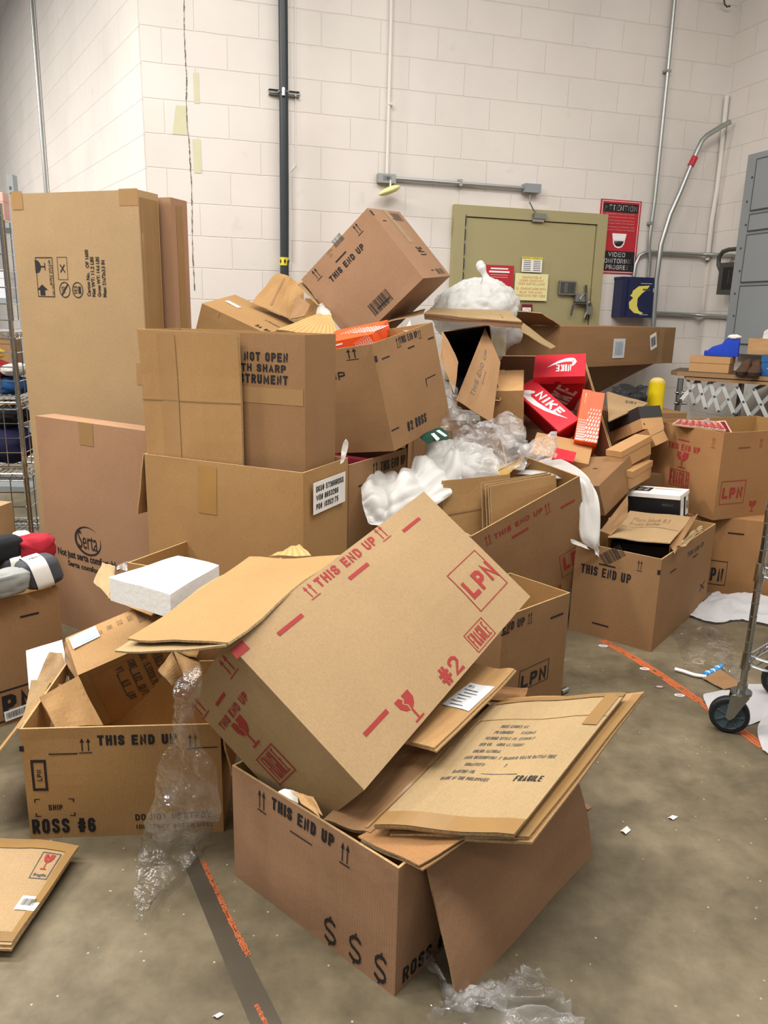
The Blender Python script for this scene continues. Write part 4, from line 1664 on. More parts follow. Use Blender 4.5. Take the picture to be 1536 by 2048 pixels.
# ------------------------------------------------------------------ cartons, near to far
FRONT = stretch(((0.051,1.417,0),(0.489,0.568,0),(-0.434,0.373,0),(0,0,0.341)))
K, RD, BLK = 'kraft', 'ink_red', 'ink_black'
carton('shipping_carton', 'foreground carton with three hand drawn dollar signs and flattened boxes inside', FRONT, [
    ('L', 'fat', 'THIS END UP', 0.472,0.905,0.381,0.096, 0, BLK),
    ('L', 'up', None, 0.212,0.858,0.060,0.181, 0, BLK),
    ('L', 'up', None, 0.726,0.862,0.057,0.166, 0, BLK),
    ('L', 'bar', None, 0.470,0.774,0.135,0.010, 0, BLK),
    ('L', 'dollar', None, 0.644,0.157,0.076,0.272, 0, BLK),
    ('L', 'dollar', None, 0.786,0.158,0.077,0.275, 0, BLK),
    ('L', 'dollar', None, 0.923,0.146,0.073,0.270, 0, BLK),
    ('F', 'text', 'ROSS #2', .155, .11, .24, .12, 0, BLK),
], [('F', 162, .36, {'warp': .01, 'a': .11}), ('R', 150, .16, {})], mat='kraft_rose', bulge=.008, seed=3, flap_mat='kraft_rose')

SIX = ((-1,1.919,0),(0.548,0.054,0),(-0.041,0.418,0),(0,0,0.355))
carton('shipping_carton', 'carton numbered #6 on the floor beside the wrinkled clear film', SIX, [
    ('F', 'fat', 'THIS END UP', 0.576,0.884,0.397,0.088, 0, BLK),
    ('F', 'up', None, 0.315,0.839,0.066,0.130, 0, BLK),
    ('F', 'bar', None, 0.203,0.774,0.144,0.010, 0, BLK),
    ('F', 'bar', None, 0.919,0.795,0.128,0.009, 0, BLK),
    ('F', 'up', None, 0.857,0.852,0.056,0.135, 0, BLK),
    ('F', 'bar', None, 0.001,0.828,0.022,0.048, 0, BLK),
    ('F', 'frame', (.16, .085), 0.076,0.587,0.077,0.279, 0, BLK),
    ('F', 'text', 'LPN', 0.076,0.587,0.025,0.099, 90, BLK),
    ('F', 'poly', ([(-.5, .5), (-.5, .3), (-.47, .3), (-.47, .45), (-.36, .45), (-.36, .5)], [(.5, .5), (.5, .3), (.47, .3), (.47, .45), (.36, .45), (.36, .5)], [(-.5, -.5), (-.5, -.3), (-.47, -.3), (-.47, -.45), (-.36, -.45), (-.36, -.5)], [(.5, -.5), (.5, -.3), (.47, -.3), (.47, -.45), (.36, -.45), (.36, -.5)]), 0.138,0.290,0.202,0.166, 0, BLK),
    ('F', 'text', 'SHIP', 0.141,0.290,0.071,0.051, 0, BLK),
    ('F', 'fat', 'ROSS #6', 0.175,0.118,0.322,0.133, 0, BLK),
    ('F', 'text', 'DO NOT DESTROY', 0.739,0.171,0.393,0.059, 0, BLK),
    ('F', 'text', '(DESTROY AFTER USE)', 0.743,0.081,0.401,0.039, 0, BLK),
], [('L', 142, .30, {'inset': .0, 'a': .25, 'b': 1.0}), ('R', 172, .17, {})], mat='kraft_gold', seed=5)

TILT = ((-0.029,1.523,0.459),(0.485,0.705,0.21),(-0.143,0.172,-0.249),(-0.332,0.142,0.29))
carton('shipping_carton', 'big tan carton with red print tipped over the foreground carton', TILT, [
    ('F', 'fat', 'THIS END UP', 0.503,0.947,0.302,0.063, 0, RD),
    ('F', 'up', None, 0.318,0.937,0.042,0.094, 0, RD),
    ('F', 'up', None, 0.697,0.951,0.046,0.106, 0, RD),
    ('F', 'bar', None, 0.828,0.874,0.107,0.023, 0, RD),
    ('F', 'bar', None, 0.506,0.853,0.100,0.024, 0, RD),
    ('F', 'bar', None, 0.184,0.861,0.105,0.024, 0, RD),
    ('F', 'bar', None, 0.167,0.179,0.108,0.026, 0, RD),
    ('F', 'bar', None, .012, .925, .05, .06, 0, RD),
    ('F', 'frame', (.02, .02), 0.865,0.324,0.201,0.308, 0, RD),
    ('F', 'fat', 'LPN', 0.874,0.315,0.182,0.129, 0, RD),
    ('F', 'frame', (.03, .04), 0.689,0.082,0.118,0.135, 0, RD),
    ('F', 'fat', 'FRAGILE', 0.688,0.081,0.096,0.098, 0, RD),
    ('F', 'text', '#2', 0.492,0.072,0.106,0.105, 0, RD),
    ('F', 'goblet', None, 0.288,0.100,0.067,0.159, 0, RD),
    ('L', 'up', None, 0.799,0.921,0.159,0.115, 0, RD),
    ('L', 'up', None, 0.064,0.920,0.174,0.114, 0, RD),
    ('L', 'bar', None, 0.417,0.848,0.219,0.019, 0, RD),
    ('L', 'fat', 'THIS END UP', 0.433,0.752,0.628,0.049, 0, RD),
    ('L', 'goblet', None, 0.393,0.624,0.236,0.177, 0, RD),
    ('L', 'frame', (.04, .04), 0.385,0.393,0.357,0.191, 0, RD),
    ('L', 'fat', 'FRAGILE', 0.389,0.395,0.252,0.152, 0, RD),
], [], mat='kraft', top='closed', bulge=.01, seed=8)
fl = [(-0.35,1.628,0.767),(-0.108,2.081,0.841),(-0.417,2.304,0.743),(-0.658,1.851,0.667)]
tt = [o for o in bpy.data.objects if o.get('label', '').startswith('big tan carton')][0]
mb = MB()
board(mb, [fl[0], fl[1], fl[2], fl[3]], .006, 'kraft_gold', 'torn_edge', .012, 4, n_dir=(0, 0, 1))
mb.build('flap', tt)
mb = MB()
f2 = [V(p) + V((-.004, 0, -.016)) for p in fl]
board(mb, [f2[0], f2[1], f2[2] + V((-.02, 0, 0)), f2[3] + V((-.03, -.01, -.01))], .005, 'kraft_pale', 'torn_edge', .012, 9, n_dir=(0, 0, 1))
mb.build('flap', tt)

carton('shipping_carton', 'red lettered carton leaning with a white foam sleeve over its right edge', ((0.521,3.359,0.037),(0.527,0.307,0.218),(-0.203,0.327,0.031),(-0.14,-0.138,0.532)), [
    ('F', 'fat', 'THIS END UP', 0.403,0.891,0.444,0.044, 0, RD),
    ('F', 'up', None, 0.128,0.896,0.060,0.086, 0, RD),
    ('F', 'up', None, 0.670,0.880,0.057,0.096, 0, RD),
    ('F', 'bar', None, 0.401,0.800,0.153,0.019, 0, RD),
    ('F', 'bar', None, 0.857,0.812,0.137,0.019, 0, RD),
    ('F', 'frame', (.02, .02), 0.853,0.268,0.292,0.226, 0, RD),
    ('F', 'fat', 'LPN', 0.852,0.284,0.232,0.127, 0, RD),
    ('F', 'frame', (.03, .05), 0.599,0.072,0.182,0.072, 0, RD),
    ('F', 'fat', 'FRAGILE', 0.599,0.072,0.169,0.049, 0, RD),
], [], mat='kraft_brown', seed=11)
carton('shipping_carton', 'black lettered LPN carton on the floor under the red lettered one', ((0.435,2.575,0),(0.303,0.274,0),(-0.201,0.223,0),(0,0,0.458)), [
    ('F', 'text', 'END UP', 0.159,0.901,0.300,0.071, 0, BLK),
    ('F', 'up', None, 0.388,0.908,0.068,0.093, 0, BLK),
    ('F', 'bar', None, 0.805,0.833,0.206,0.018, 0, BLK),
    ('F', 'bar', None, 0.044,0.853,0.115,0.017, 0, BLK),
    ('F', 'frame', (.02, .03), 0.507,0.369,0.452,0.195, 0, BLK),
    ('F', 'fat', 'LPN', 0.504,0.352,0.379,0.119, 0, BLK),
], [], mat='kraft_brown', seed=12)
SEU = ((0.933,3.577,0),(0.327,-0.256,0),(0.515,0.659,0),(0,0,0.455))
carton('shipping_carton', 'carton on the floor by the orange line holding an opened black box', SEU, [
    ('F', 'fat', 'THIS END UP', 0.389,0.725,0.594,0.099, 0, BLK),
    ('F', 'bar', None, 0.400,0.812,0.197,0.016, 0, BLK),
    ('F', 'up', None, 0.769,0.885,0.065,0.115, 0, BLK),
    ('F', 'bar', None, .985, .86, .035, .05, 0, BLK),
    ('F', 'barcode', 3, 0.452,0.937,0.299,0.129, 38, BLK),
    ('F', 'bar', None, 0.388,0.150,0.201,0.017, 0, BLK),
    ('R', 'fat', 'THIS END UP', 0.616,0.848,0.316,0.059, 0, 'ink_grey'),
    ('R', 'bar', None, 0.218,0.782,0.096,0.016, 0, BLK),
    ('R', 'bar', None, 0.619,0.772,0.095,0.017, 0, BLK),
    ('R', 'text', 'X', 0.855,0.295,0.096,0.098, 0, BLK),
], [], mat='kraft_brown', seed=13)
carton('shipping_carton', 'tall carton with a black LPN mark under the red lettered carton at right', ((1.705,4.22,0),(0.45,-0.16,0),(0.201,0.565,0),(0,0,0.445)), [
    ('F', 'frame', (.02, .03), 0.391,0.278,0.266,0.322, 0, BLK),
    ('F', 'fat', 'LPN', 0.383,0.254,0.217,0.174, 0, BLK),
    ('F', 'bar', None, 0.566,0.813,0.175,0.019, 0, BLK),
], [], mat='kraft_orange', top='closed', seed=14)
RLP = ((1.8,4.082,0.447),(0.757,0.329,0),(-0.211,0.485,0),(0,0,0.481))
carton('shipping_carton', 'open carton at right edge with red goblet, FRAGILE and LPN print', RLP, [
    ('L', 'up', None, 0.089,0.874,0.046,0.118, 0, RD),
    ('L', 'up', None, 0.883,0.872,0.047,0.122, 0, RD),
    ('L', 'fat', 'THIS END UP', 0.491,0.744,0.460,0.072, 0, RD),
    ('L', 'bar', None, 0.481,0.825,0.170,0.015, 0, RD),
    ('L', 'goblet', None, 0.494,0.595,0.170,0.191, 0, RD),
    ('L', 'frame', (.04, .05), 0.480,0.373,0.281,0.197, 0, RD),
    ('L', 'fat', 'FRAGILE', 0.481,0.374,0.258,0.155, 0, RD),
    ('F', 'up', None, 0.339,0.868,0.029,0.101, 0, RD),
    ('F', 'bar', None, 0.194,0.821,0.107,0.014, 0, RD),
    ('F', 'frame', (.02, .03), 0.141,0.311,0.216,0.273, 0, RD),
    ('F', 'fat', 'LPN', 0.139,0.305,0.174,0.126, 0, RD),
    ('F', 'goblet', None, 0.340,0.122,0.064,0.130, 0, RD),
], [], mat='kraft_orange', seed=15)

carton('shipping_carton', 'carton of rolled socks at the left edge marked LPN', stretch(((-1.353,2.556,0),(0.147,0.143,0),(-0.349,0.358,0),(0,0,0.486)), l=.35), [
    ('F', 'bar', None, .80, .83, .12, .016, 0, BLK),
    ('F', 'frame', (.02, .05), .62, .16, .5, .26, 0, BLK),
    ('F', 'fat', 'LPN', .62, .16, .32, .17, 0, BLK),
], [], labels=[('F', .66, .08, .16, .08, 3, 'white_paper', [('barcode', 4, .5, .55, .86, .6, 0, BLK)])], mat='kraft_brown', seed=16)

SRT = ((-1.612,3.522,0),(0.623,-0.372,0),(0.051,0.086,0),(0,0,1.007))
carton('mattress_carton', 'wide flat brown carton with an oval crescent logo standing upright', SRT, [
    ('F', 'ring', (.07, 50, 378, 44, True), 0.428,0.458,0.247,0.137, 0, BLK),
    ('F', 'thin', 'Serta', 0.429,0.460,0.178,0.084, 0, BLK),
    ('F', 'text', 'Not just serta comfortable', 0.408,0.369,0.584,0.048, 0, BLK),
    ('F', 'text', 'Serta comfortable', 0.416,0.327,0.410,0.026, 0, BLK),
], [], tapes=[('F', .48, .95, .13, .1, 'tape_tan')], mat='kraft_rose', top='closed', seed=17)
TALL = ((-1.79,3.852,0),(0.677,-0.244,0),(0.049,0.137,0),(0,0,1.999))
carton('tall_carton', 'tall flat pack carton with shipping symbols standing against the left wall', TALL, [
    ('F', 'frame', (.03, .02), 0.239,0.814,0.141,0.090, 0, BLK),
    ('F', 'goblet', 'whole', 0.205,0.838,0.083,0.029, 90, BLK),
    ('F', 'arrow', None, 0.209,0.785,0.092,0.025, 0, BLK),
    ('F', 'med', 'HANDLE WITH CARE', 0.283,0.825,0.016,0.056, 90, BLK),
    ('F', 'med', 'DO NOT LAY FLAT', 0.299,0.808,0.016,0.068, 90, BLK),
    ('F', 'frame', (.04, .02), 0.388,0.834,0.081,0.051, 0, BLK),
    ('F', 'med', 'X', 0.388,0.834,0.040,0.018, 0, BLK),
    ('F', 'ring', (.06,), 0.395,0.786,0.089,0.036, 0, BLK),
    ('F', 'med', 'NO', 0.383,0.786,0.029,0.014, 90, BLK),
    ('F', 'bar', None, 0.395,0.786,0.010,0.032, -38, BLK),
    ('F', 'ring', (.06,), 0.500,0.786,0.088,0.036, 0, BLK),
    ('F', 'med', 'YES', 0.484,0.786,0.028,0.018, 90, BLK),
    ('F', 'bar', None, 0.516,0.786,0.020,0.016, 0, BLK),
    ('F', 'med', 'Carton No.   OF 1600', 0.589,0.824,0.028,0.103, 90, BLK),
    ('F', 'med', 'Net WT: 11.2 LBS', 0.627,0.816,0.028,0.088, 90, BLK),
    ('F', 'med', 'Gross WT: 14.6 LBS', 0.670,0.816,0.027,0.088, 90, BLK),
    ('F', 'med', 'Meas: 21x72x3.5 IN', 0.712,0.812,0.027,0.081, 90, BLK),
], [], tapes=[('F', .93, .985, .14, .035, 'tape_soft'), ('F', .06, .985, .09, .04, 'tape_soft'), ('R', .5, .5, .9, .97, 'tape_dark'), ('F', .96, .6, .08, .05, 'tape_soft')], mat='kraft', top='closed', bulge=.006, seed=18)
O_, X_, Y_, Z_v = (V(q) for q in TALL)
SEC = (O_ + X_ * .55 + Y_ * 1.15, X_ * .52, Y_ * .9, Z_v * .995)
carton('tall_carton', 'second tall flat pack carton close behind the one with symbols', SEC, [], tapes=[('R', .5, .5, .4, .97, 'tape_dark')], mat='kraft_rose', top='closed', bulge=.004, seed=19)

SKU = stretch(((-0.961,3.025,0),(0.665,-0.294,0),(0.121,0.272,0),(0,0,0.934)), b=.06)
carton('shipping_carton', 'large golden carton with a torn top edge and white SKU label', SKU, [], [('L', 169, .26, {'inset': .0})],
    tapes=[('F', .42, .88, .12, .2, 'tape_gold')],
    labels=[('R', .5, .885, .72, .13, 0, 'white_paper', [('text', 'SKU# 57366ROSS', .5, .78, .86, .18, 0, BLK), ('text', 'WO# 8653266', .42, .5, .68, .18, 0, BLK), ('text', 'PO# 10352175', .42, .22, .68, .18, 0, BLK)])],
    mat='kraft_gold', bulge=.012, seed=20, group=CARTONS)
UPR = ((-0.967,3.069,0.35),(0.67,-0.257,0),(0.094,0.245,0),(0,0,1.069))
carton('shipping_carton', 'tall carton printed DO NOT OPEN WITH SHARP INSTRUMENT inside the golden one', UPR, [
    ('F', 'fat', 'DO NOT OPEN', 0.731,0.922,0.347,0.030, 0, BLK),
    ('F', 'fat', 'WITH SHARP', 0.730,0.884,0.324,0.026, 0, BLK),
    ('F', 'fat', 'INSTRUMENT', 0.735,0.846,0.337,0.031, 0, BLK),
], [], tapes=[('F', .5, .79, .98, .055, 'tape_soft')], mat='kraft_brown', bulge=.006, seed=21)
q = [(-0.951,3.039,0.742),(-0.535,2.863,0.776),(-0.55,2.869,1.416),(-0.968,3.046,1.419)]
sheet('flattened_carton', 'plain folded carton standing in the golden carton, covering half the lettering', q, .014, 'kraft_gold', .006, 3, n_dir=(0, -1, 0), tape=[(.2, .02, .38, .98, 'tape_soft'), (.0, .60, 1, .605, 'ink_faded')])
# ------------------------------------------------------------------ cartons further up the heap
ROSS = stretch(((0.04,3.409,0.904),(0.28,0.408,0.093),(-0.225,0.164,-0.043),(-0.112,-0.03,0.468)), b=.1)
carton('shipping_carton', 'tilted carton lettered with a black #2, holding an orange shoe box', ROSS, [
    ('L', 'up', None, 0.691,0.934,0.179,0.103, 0, BLK),
    ('L', 'text', 'UP', 0.415,0.753,0.241,0.072, 0, BLK),
    ('F', 'bar', None, .015, .86, .04, .055, 0, BLK),
    ('F', 'bar', None, 0.157,0.840,0.116,0.013, 0, BLK),
    ('F', 'up', None, 0.383,0.931,0.073,0.092, 0, BLK),
    ('F', 'fat', 'THIS END UP', 0.558,0.944,0.290,0.063, 0, BLK),
    ('F', 'up', None, 0.741,0.934,0.064,0.083, 0, BLK),
    ('F', 'bar', None, 0.556,0.848,0.110,0.014, 0, BLK),
    ('F', 'bar', None, 0.918,0.858,0.102,0.015, 0, BLK),
    ('F', 'text', '#2 ROSS', 0.415,0.154,0.326,0.091, 0, BLK),
    ('F', 'bar', None, 0.075,0.188,0.114,0.014, 0, BLK),
    ('F', 'bar', None, 0.785,0.505,0.182,0.010, 0, BLK),
    ('F', 'bar', None, 0.683,0.471,0.012,0.078, 0, BLK),
], [], mat='kraft_brown', seed=30, bulge=.01)
UB = [V(q) for q in ((-0.158,3.319,0),(0.426,0.754,0),(-0.366,0.207,0),(0,0,0.853))]
UNDER = (UB[0], UB[1] * .62, UB[2], UB[3])
carton('shipping_carton', 'open carton standing beneath the tilted black #2 carton', UNDER, [
    ('F', 'up', None, .42, .94, .1, .07, 0, BLK), ('F', 'fat', 'THIS END UP', .74, .94, .46, .055, 0, BLK), ('F', 'bar', None, .2, .87, .1, .01, 0, BLK)],
    [], mat='kraft_brown', seed=31)
o_, x_, y_, z_ = UNDER
rb = (o_ + x_ * .3 + y_ * .06 + z_ - z_.normalized() * .13, x_ * .6, y_ * .5, z_.normalized() * .125)
shoe_box('maroon shoe box sunk in the carton beneath the black #2 carton', rb, 'maroon', lid=.3)

TOPB_ = ((-0.199,4.567,1.313),(0.382,-0.182,0.377),(0.182,0.46,0.038),(-0.315,0.095,0.365))
carton('shipping_carton', 'closed carton tipped on its corner at the very top of the heap', TOPB_, [
    ('F', 'fat', 'THIS END UP', 0.492,0.742,0.491,0.071, 0, BLK),
    ('F', 'bar', None, 0.485,0.839,0.154,0.017, 0, BLK),
    ('F', 'up', None, 0.169,0.913,0.075,0.140, 0, BLK),
    ('F', 'up', None, 0.794,0.920,0.069,0.135, 0, BLK),
    ('F', 'barcode', 7, 0.519,0.145,0.267,0.149, 0, BLK),
    ('F', 'barcode', 9, 0.570,0.999,0.132,0.091, 0, 'ink_grey'),
    ('F', 'bar', None, 0.537,0.113,0.174,0.014, 0, BLK),
    ('F', 'thin', 'CARTON', 0.426,0.981,0.072,0.029, 0, 'ink_faded'),
    ('F', 'thin', 'OF', 0.413,0.936,0.041,0.029, 0, 'ink_faded'),
    ('R', 'bar', None, .02, .93, .05, .07, 0, BLK),
    ('R', 'bar', None, .2, .82, .1, .012, 0, BLK),
    ('R', 'bar', None, .55, .86, .08, .012, 0, BLK),
    ('R', 'bar', None, .5, .10, .1, .012, 0, BLK),
    ('R', 'barcode', 4, .72, .9, .3, .12, 0, 'ink_grey'),
    ('R', 'barcode', 5, .75, .08, .26, .08, 0, 'ink_grey'),
    ('R', 'text', 'LPN', .6, .38, .2, .12, 90, BLK),
], [], tapes=[('R', .5, .75, .14, .5, 'tape_tan')], mat='kraft_rose', top='closed', seed=33, bulge=.006)

LB = stretch(((-1.125,4.511,1.297),(0.379,-0.096,-0.156),(0.116,0.364,0.058),(0.08,-0.063,0.233)), d=.04)
carton('shipping_carton', 'carton lettered 3A with a white tape scrap, far left behind the heap', LB, [
    ('T', 'text', '3A BI', .86, .13, .2, .1, 0, BLK), ('T', 'thin', 'U FRAGILE', .85, .48, .22, .06, 0, BLK), ('F', 'bar', None, .28, .5, .006, .95, 0, 'ink_faded')],
    [], labels=[('T', .22, .5, .22, .09, -8, 'white_paper', [])], mat='kraft_gold', top='closed', seed=34)
# loose boards standing behind it
sheet('flattened_carton', 'creased board standing up behind the carton lettered 3A', [(-0.799,4.659,1.546),(-0.483,4.576,1.424),(-0.535,4.949,1.669),(-0.698,5.017,1.734)], .008, 'kraft_gold', .02, 7, n_dir=(0, -1, 0), tape=[(.3, .1, .34, .9, 'kraft_brown')])
t = thing('torn_carton', 'small torn open carton with its dark inside showing below the topmost carton', 'carton', (-0.468,4.491,1.494), CARTONS)
mb = MB()
board(mb, [(-0.529,4.583,1.651),(-0.402,4.502,1.537),(-0.392,4.653,1.522),(-0.509,4.743,1.671)], .005, 'kraft_pale', 'board_edge', .004, 2)
mb.build('flap', t)
mb = MB()
board(mb, [(-0.559,4.491,1.456),(-0.474,4.465,1.475),(-0.448,4.513,1.539),(-0.525,4.567,1.59)], .005, 'kraft_brown', 'board_edge', .004, 3, n_dir=(0, -1, 0))
mb.build('side', t)
mb = MB()
board(mb, [(-0.507,4.635,1.451),(-0.373,4.635,1.454),(-0.396,4.768,1.569),(-0.503,4.77,1.578)], .005, 'kraft_inside', 'board_edge', .004, 4, n_dir=(0, -1, 0))
mb.build('back_panel', t)
mb = crumple([[(-0.411,4.479,1.487),(-0.374,4.475,1.472),(-0.321,4.478,1.484)], [(-0.406,4.552,1.532),(-0.372,4.549,1.522),(-0.337,4.544,1.5)], [(-0.385,4.608,1.55),(-0.365,4.604,1.533),(-0.347,4.598,1.511)]], 'foam_wrap', 10, .01, 12, 3)
tag(mb.build('foam_scrap', loc=(-0.38,4.547,1.51)), 'white foam scrap poking out below the topmost carton', 'packing')
sheet('flattened_carton', 'ribbed folded carton wedged behind the carton with the DO NOT OPEN lettering', [(-0.589,4.157,1.402),(-0.24,4.095,1.361),(-0.322,4.386,1.487),(-0.388,4.386,1.488)], .02, 'kraft_ribbed', .006, 12)

for lab, bx in (('plain carton buried under the back left of the heap', ((-1.15, 4.62, 0), (.62, .1, 0), (-.07, .42, 0), (0, 0, 1.24))),
                ('plain carton buried under the topmost carton', ((-.48, 4.5, 0), (.6, .1, 0), (-.07, .42, 0), (0, 0, 1.29))),
                ('plain carton buried under the dark open carton', ((.16, 4.35, 0), (.55, .05, 0), (-.04, .45, 0), (0, 0, .86))),
                ('plain carton buried under the carton of red shoe boxes', ((.72, 4.62, 0), (.6, -.05, 0), (.04, .4, 0), (0, 0, .7)))):
    carton('buried_carton', lab, bx, mat='kraft_brown', top='closed', seed=len(lab), group='cartons buried in the heap')

t = thing('open_carton', 'carton on its side with its empty inside blackened for deep shade, lettered flap leaning out', 'carton', (0.472,4.524,1.022), CARTONS)
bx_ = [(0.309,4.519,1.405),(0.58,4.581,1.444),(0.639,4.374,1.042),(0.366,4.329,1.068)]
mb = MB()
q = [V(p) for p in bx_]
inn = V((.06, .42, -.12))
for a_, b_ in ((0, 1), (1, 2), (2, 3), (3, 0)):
    mb.face([q[a_], q[b_], q[b_] + inn, q[a_] + inn], 'sock_and_shade_black')  # inner faces coloured black to paint in the deep shade inside
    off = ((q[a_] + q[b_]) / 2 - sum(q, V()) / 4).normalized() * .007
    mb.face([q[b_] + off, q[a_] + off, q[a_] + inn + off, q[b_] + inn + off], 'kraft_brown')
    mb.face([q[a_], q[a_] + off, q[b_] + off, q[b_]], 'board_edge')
mb.face([p + inn for p in q], 'sock_and_shade_black')
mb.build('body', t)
mb = MB()
board(mb, [(0.295,4.363,1.278),(0.366,4.231,1.089),(0.388,4.294,1.252),(0.313,4.5,1.411)], .005, 'kraft_brown', 'board_edge', .01, 2, n_dir=(0, -1, 0))
mb.build('flap', t)
mb = MB()
board(mb, [(0.382,4.272,1.047),(0.577,4.192,0.935),(0.637,4.428,1.25),(0.556,4.569,1.435)], .005, 'kraft_brown', 'board_edge', .008, 3, n_dir=(0, -1, 0),
      prints=[('text', 'THIS END UP', .34, .5, .12, .66, 90, 'ink_grey'), ('bar', None, .52, .5, .02, .2, 0, 'ink_grey')])
mb.build('flap', t)

t = thing('open_mailer', 'wide die cut carton lid lying open over the white trash bag', 'carton', (0.493,4.538,1.476), CARTONS)
mb = MB()
board(mb, [(0.198,4.494,1.505),(0.744,4.433,1.472),(0.732,4.779,1.532),(0.254,4.823,1.541)], .005, 'kraft_pale', 'board_edge', .008, 3,
      prints=[('bar', None, .28, .3, .12, .06, 0, 'ink_faded'), ('bar', None, .82, .35, .012, .3, 0, BLK)])
mb.build('lid_panel', t)
mb = MB()
board(mb, [(0.203,4.506,1.472),(0.746,4.445,1.436),(0.744,4.433,1.472),(0.198,4.494,1.505)], .004, 'kraft_rose', 'board_edge', .003, 5, n_dir=(0, -1, 0))
mb.build('lid_lip', t)
mb = MB()
board(mb, [(0.734,4.422,1.426),(0.912,4.397,1.333),(0.992,4.656,1.332),(0.802,4.742,1.467)], .005, 'kraft_pale', 'board_edge', .004, 6)
mb.build('side_flap', t)
mb = MB()
board(mb, [(-0.007,4.429,1.457),(0.192,4.483,1.505),(0.218,4.821,1.532),(0.037,4.81,1.492)], .005, 'kraft_brown', 'board_edge', .003, 6)
mb.build('side_flap', t)

LG = ((1.078,4.976,1.186),(1.099,1.035,0),(-0.288,0.306,0),(0,0,0.263))
carton('long_carton', 'long narrow carton with two white labels lying along the back wall', LG, [('F', 'thin', 'Jeans', .12, .12, .1, .14, 0, 'ink_grey')],
       [('L', 70, .22, {})],
       labels=[('F', .47, .45, .1, .5, 0, 'paper_grey', [('barcode', 2, .5, .5, .7, .7, 0, 'label_blue')]), ('F', .78, .62, .06, .42, 18, 'white_paper', [('barcode', 3, .5, .5, .8, .6, 0, 'ink_grey')])],
       tapes=[('F', .86, .5, .05, .98, 'tape_tan')], mat='kraft_brown', top='closed', seed=36)
o_, x_, y_, z_ = (V(v) for v in LG)
sheet('flattened_carton', 'large panel in shadow slanting down beneath the long labelled carton', [o_ + x_ * .2 - z_ * 1.1 + y_ * .9, o_ + x_ * .62 - z_ * 1.0 + y_ * .8, o_ + x_ * 1.0 - z_ * .02 + y_ * .3, o_ + x_ * .1 - z_ * .02 + y_ * .3], .008, 'kraft_brown', .004, 3, n_dir=(0, -1, 0))

# ------------------------------------------------------------------ open carton of red shoe boxes
BL_, BR_, FR_, FL_ = (V(p) for p in [(0.716,4.945,1.252),(1.4,5.004,1.281),(1.146,4.282,0.685),(0.571,4.233,0.694)])
Xn = ((BR_ - BL_) + (FR_ - FL_)) / 2
Yn = ((BL_ - FL_) + (BR_ - FR_)) / 2
Yn = Yn - Xn * (Yn.dot(Xn) / Xn.length_squared)
On = (BL_ + BR_ + FR_ + FL_) / 4 - Xn / 2 - Yn / 2
Nn = Xn.cross(Yn).normalized()
NK = (On - Nn * .36, Xn, Yn, Nn * .36)
carton('shipping_carton', 'tipped open carton full of red and orange shoe boxes', NK, [], [('R', 172, .3, {})], mat='kraft_brown', inner='kraft_rose', seed=37, bulge=.012)
t = shoe_box('red shoe box with upside down white lettering, upper one in the carton', stretch(((0.938,4.842,0.928),(0.284,-0.077,0.02),(0.031,0.146,0.119),(-0.062,-0.17,0.225)), t=-.0), 'shoe_red_dark', 'shoe_red', lid=.2, prints=[
    ('F', 'fat', 'NIKE', .52, .42, .62, .46, 58, 'logo_dim'), ('F', 'poly', ([(-.5, -.5), (.2, -.5), (.5, .5), (.3, .0), (-.1, -.2)],), .88, .45, .2, .85, 0, 'logo_dim')],
    lid_prints=[('T', 'swoosh', None, .54, .62, .58, .42, 180, 'logo_white'), ('T', 'fat', 'NIKE', .58, .38, .3, .3, 180, 'logo_white'), ('F', 'ring', (.5, 0, 180), .47, .02, .14, .7, 0, 'shoe_red_dark')])
shoe_box('red shoe box lying aslant with white tick and lettering on its lid', ((0.785,4.751,0.974),(0.224,-0.287,-0.197),(0.117,0.047,0.065),(-0.021,-0.083,0.097)), 'shoe_red_dark', 'shoe_red', lid=.12, lid_prints=[
    ('T', 'swoosh', None, .5, .38, .8, .6, 0, 'logo_white'), ('T', 'fat', 'NIKE', .52, .66, .5, .4, 0, 'logo_white')])
shoe_box('plain tan shoe box on end at the left of the red shoe boxes', ((0.624,4.471,0.811),(0.173,-0.033,0.012),(0.046,0.278,0.095),(-0.036,-0.089,0.278)), 'shoe_box_tan', lid=.37, axis='-X')
shoe_box('orange shoe box with white woven pattern on end in the carton', ((1.065,4.317,0.836),(0.122,-0.026,-0.014),(0.022,0.17,-0.124),(0.068,0.182,0.263)), 'shoe_orange', lid=.4, axis='-X', prints=[('F', 'weave', None, .5, .34, .98, .68, 0, 'logo_white')],
         lid_prints=[('F', 'text', 'NIKE', .45, .84, .1, .18, 90, 'logo_white'), ('F', 'weave', None, .5, .22, .95, .42, 0, 'logo_white')])
q4 = [(0.792,4.173,0.781),(1.111,4.159,0.728),(1.213,4.384,0.801),(0.87,4.399,0.859)]
q4 = [V(p) for p in q4]
n4 = (q4[1] - q4[0]).cross(q4[3] - q4[0]).normalized()
shoe_box('tan shoe box lying flat below the orange one', (q4[0] - n4 * .1, q4[1] - q4[0], q4[3] - q4[0], n4 * .1), 'shoe_box_tan', lid=.35)
q4 = [V(p) for p in [(0.888,4.029,0.785),(0.995,4.024,0.764),(1.033,4.156,0.796),(0.932,4.16,0.812)]]
n4 = (q4[1] - q4[0]).cross(q4[3] - q4[0]).normalized()
shoe_box('small red shoe box half covered by white foam at the carton mouth', (q4[0] - n4 * .09, q4[1] - q4[0], q4[3] - q4[0], n4 * .09), 'shoe_red_dark', 'shoe_red', lid=.3)

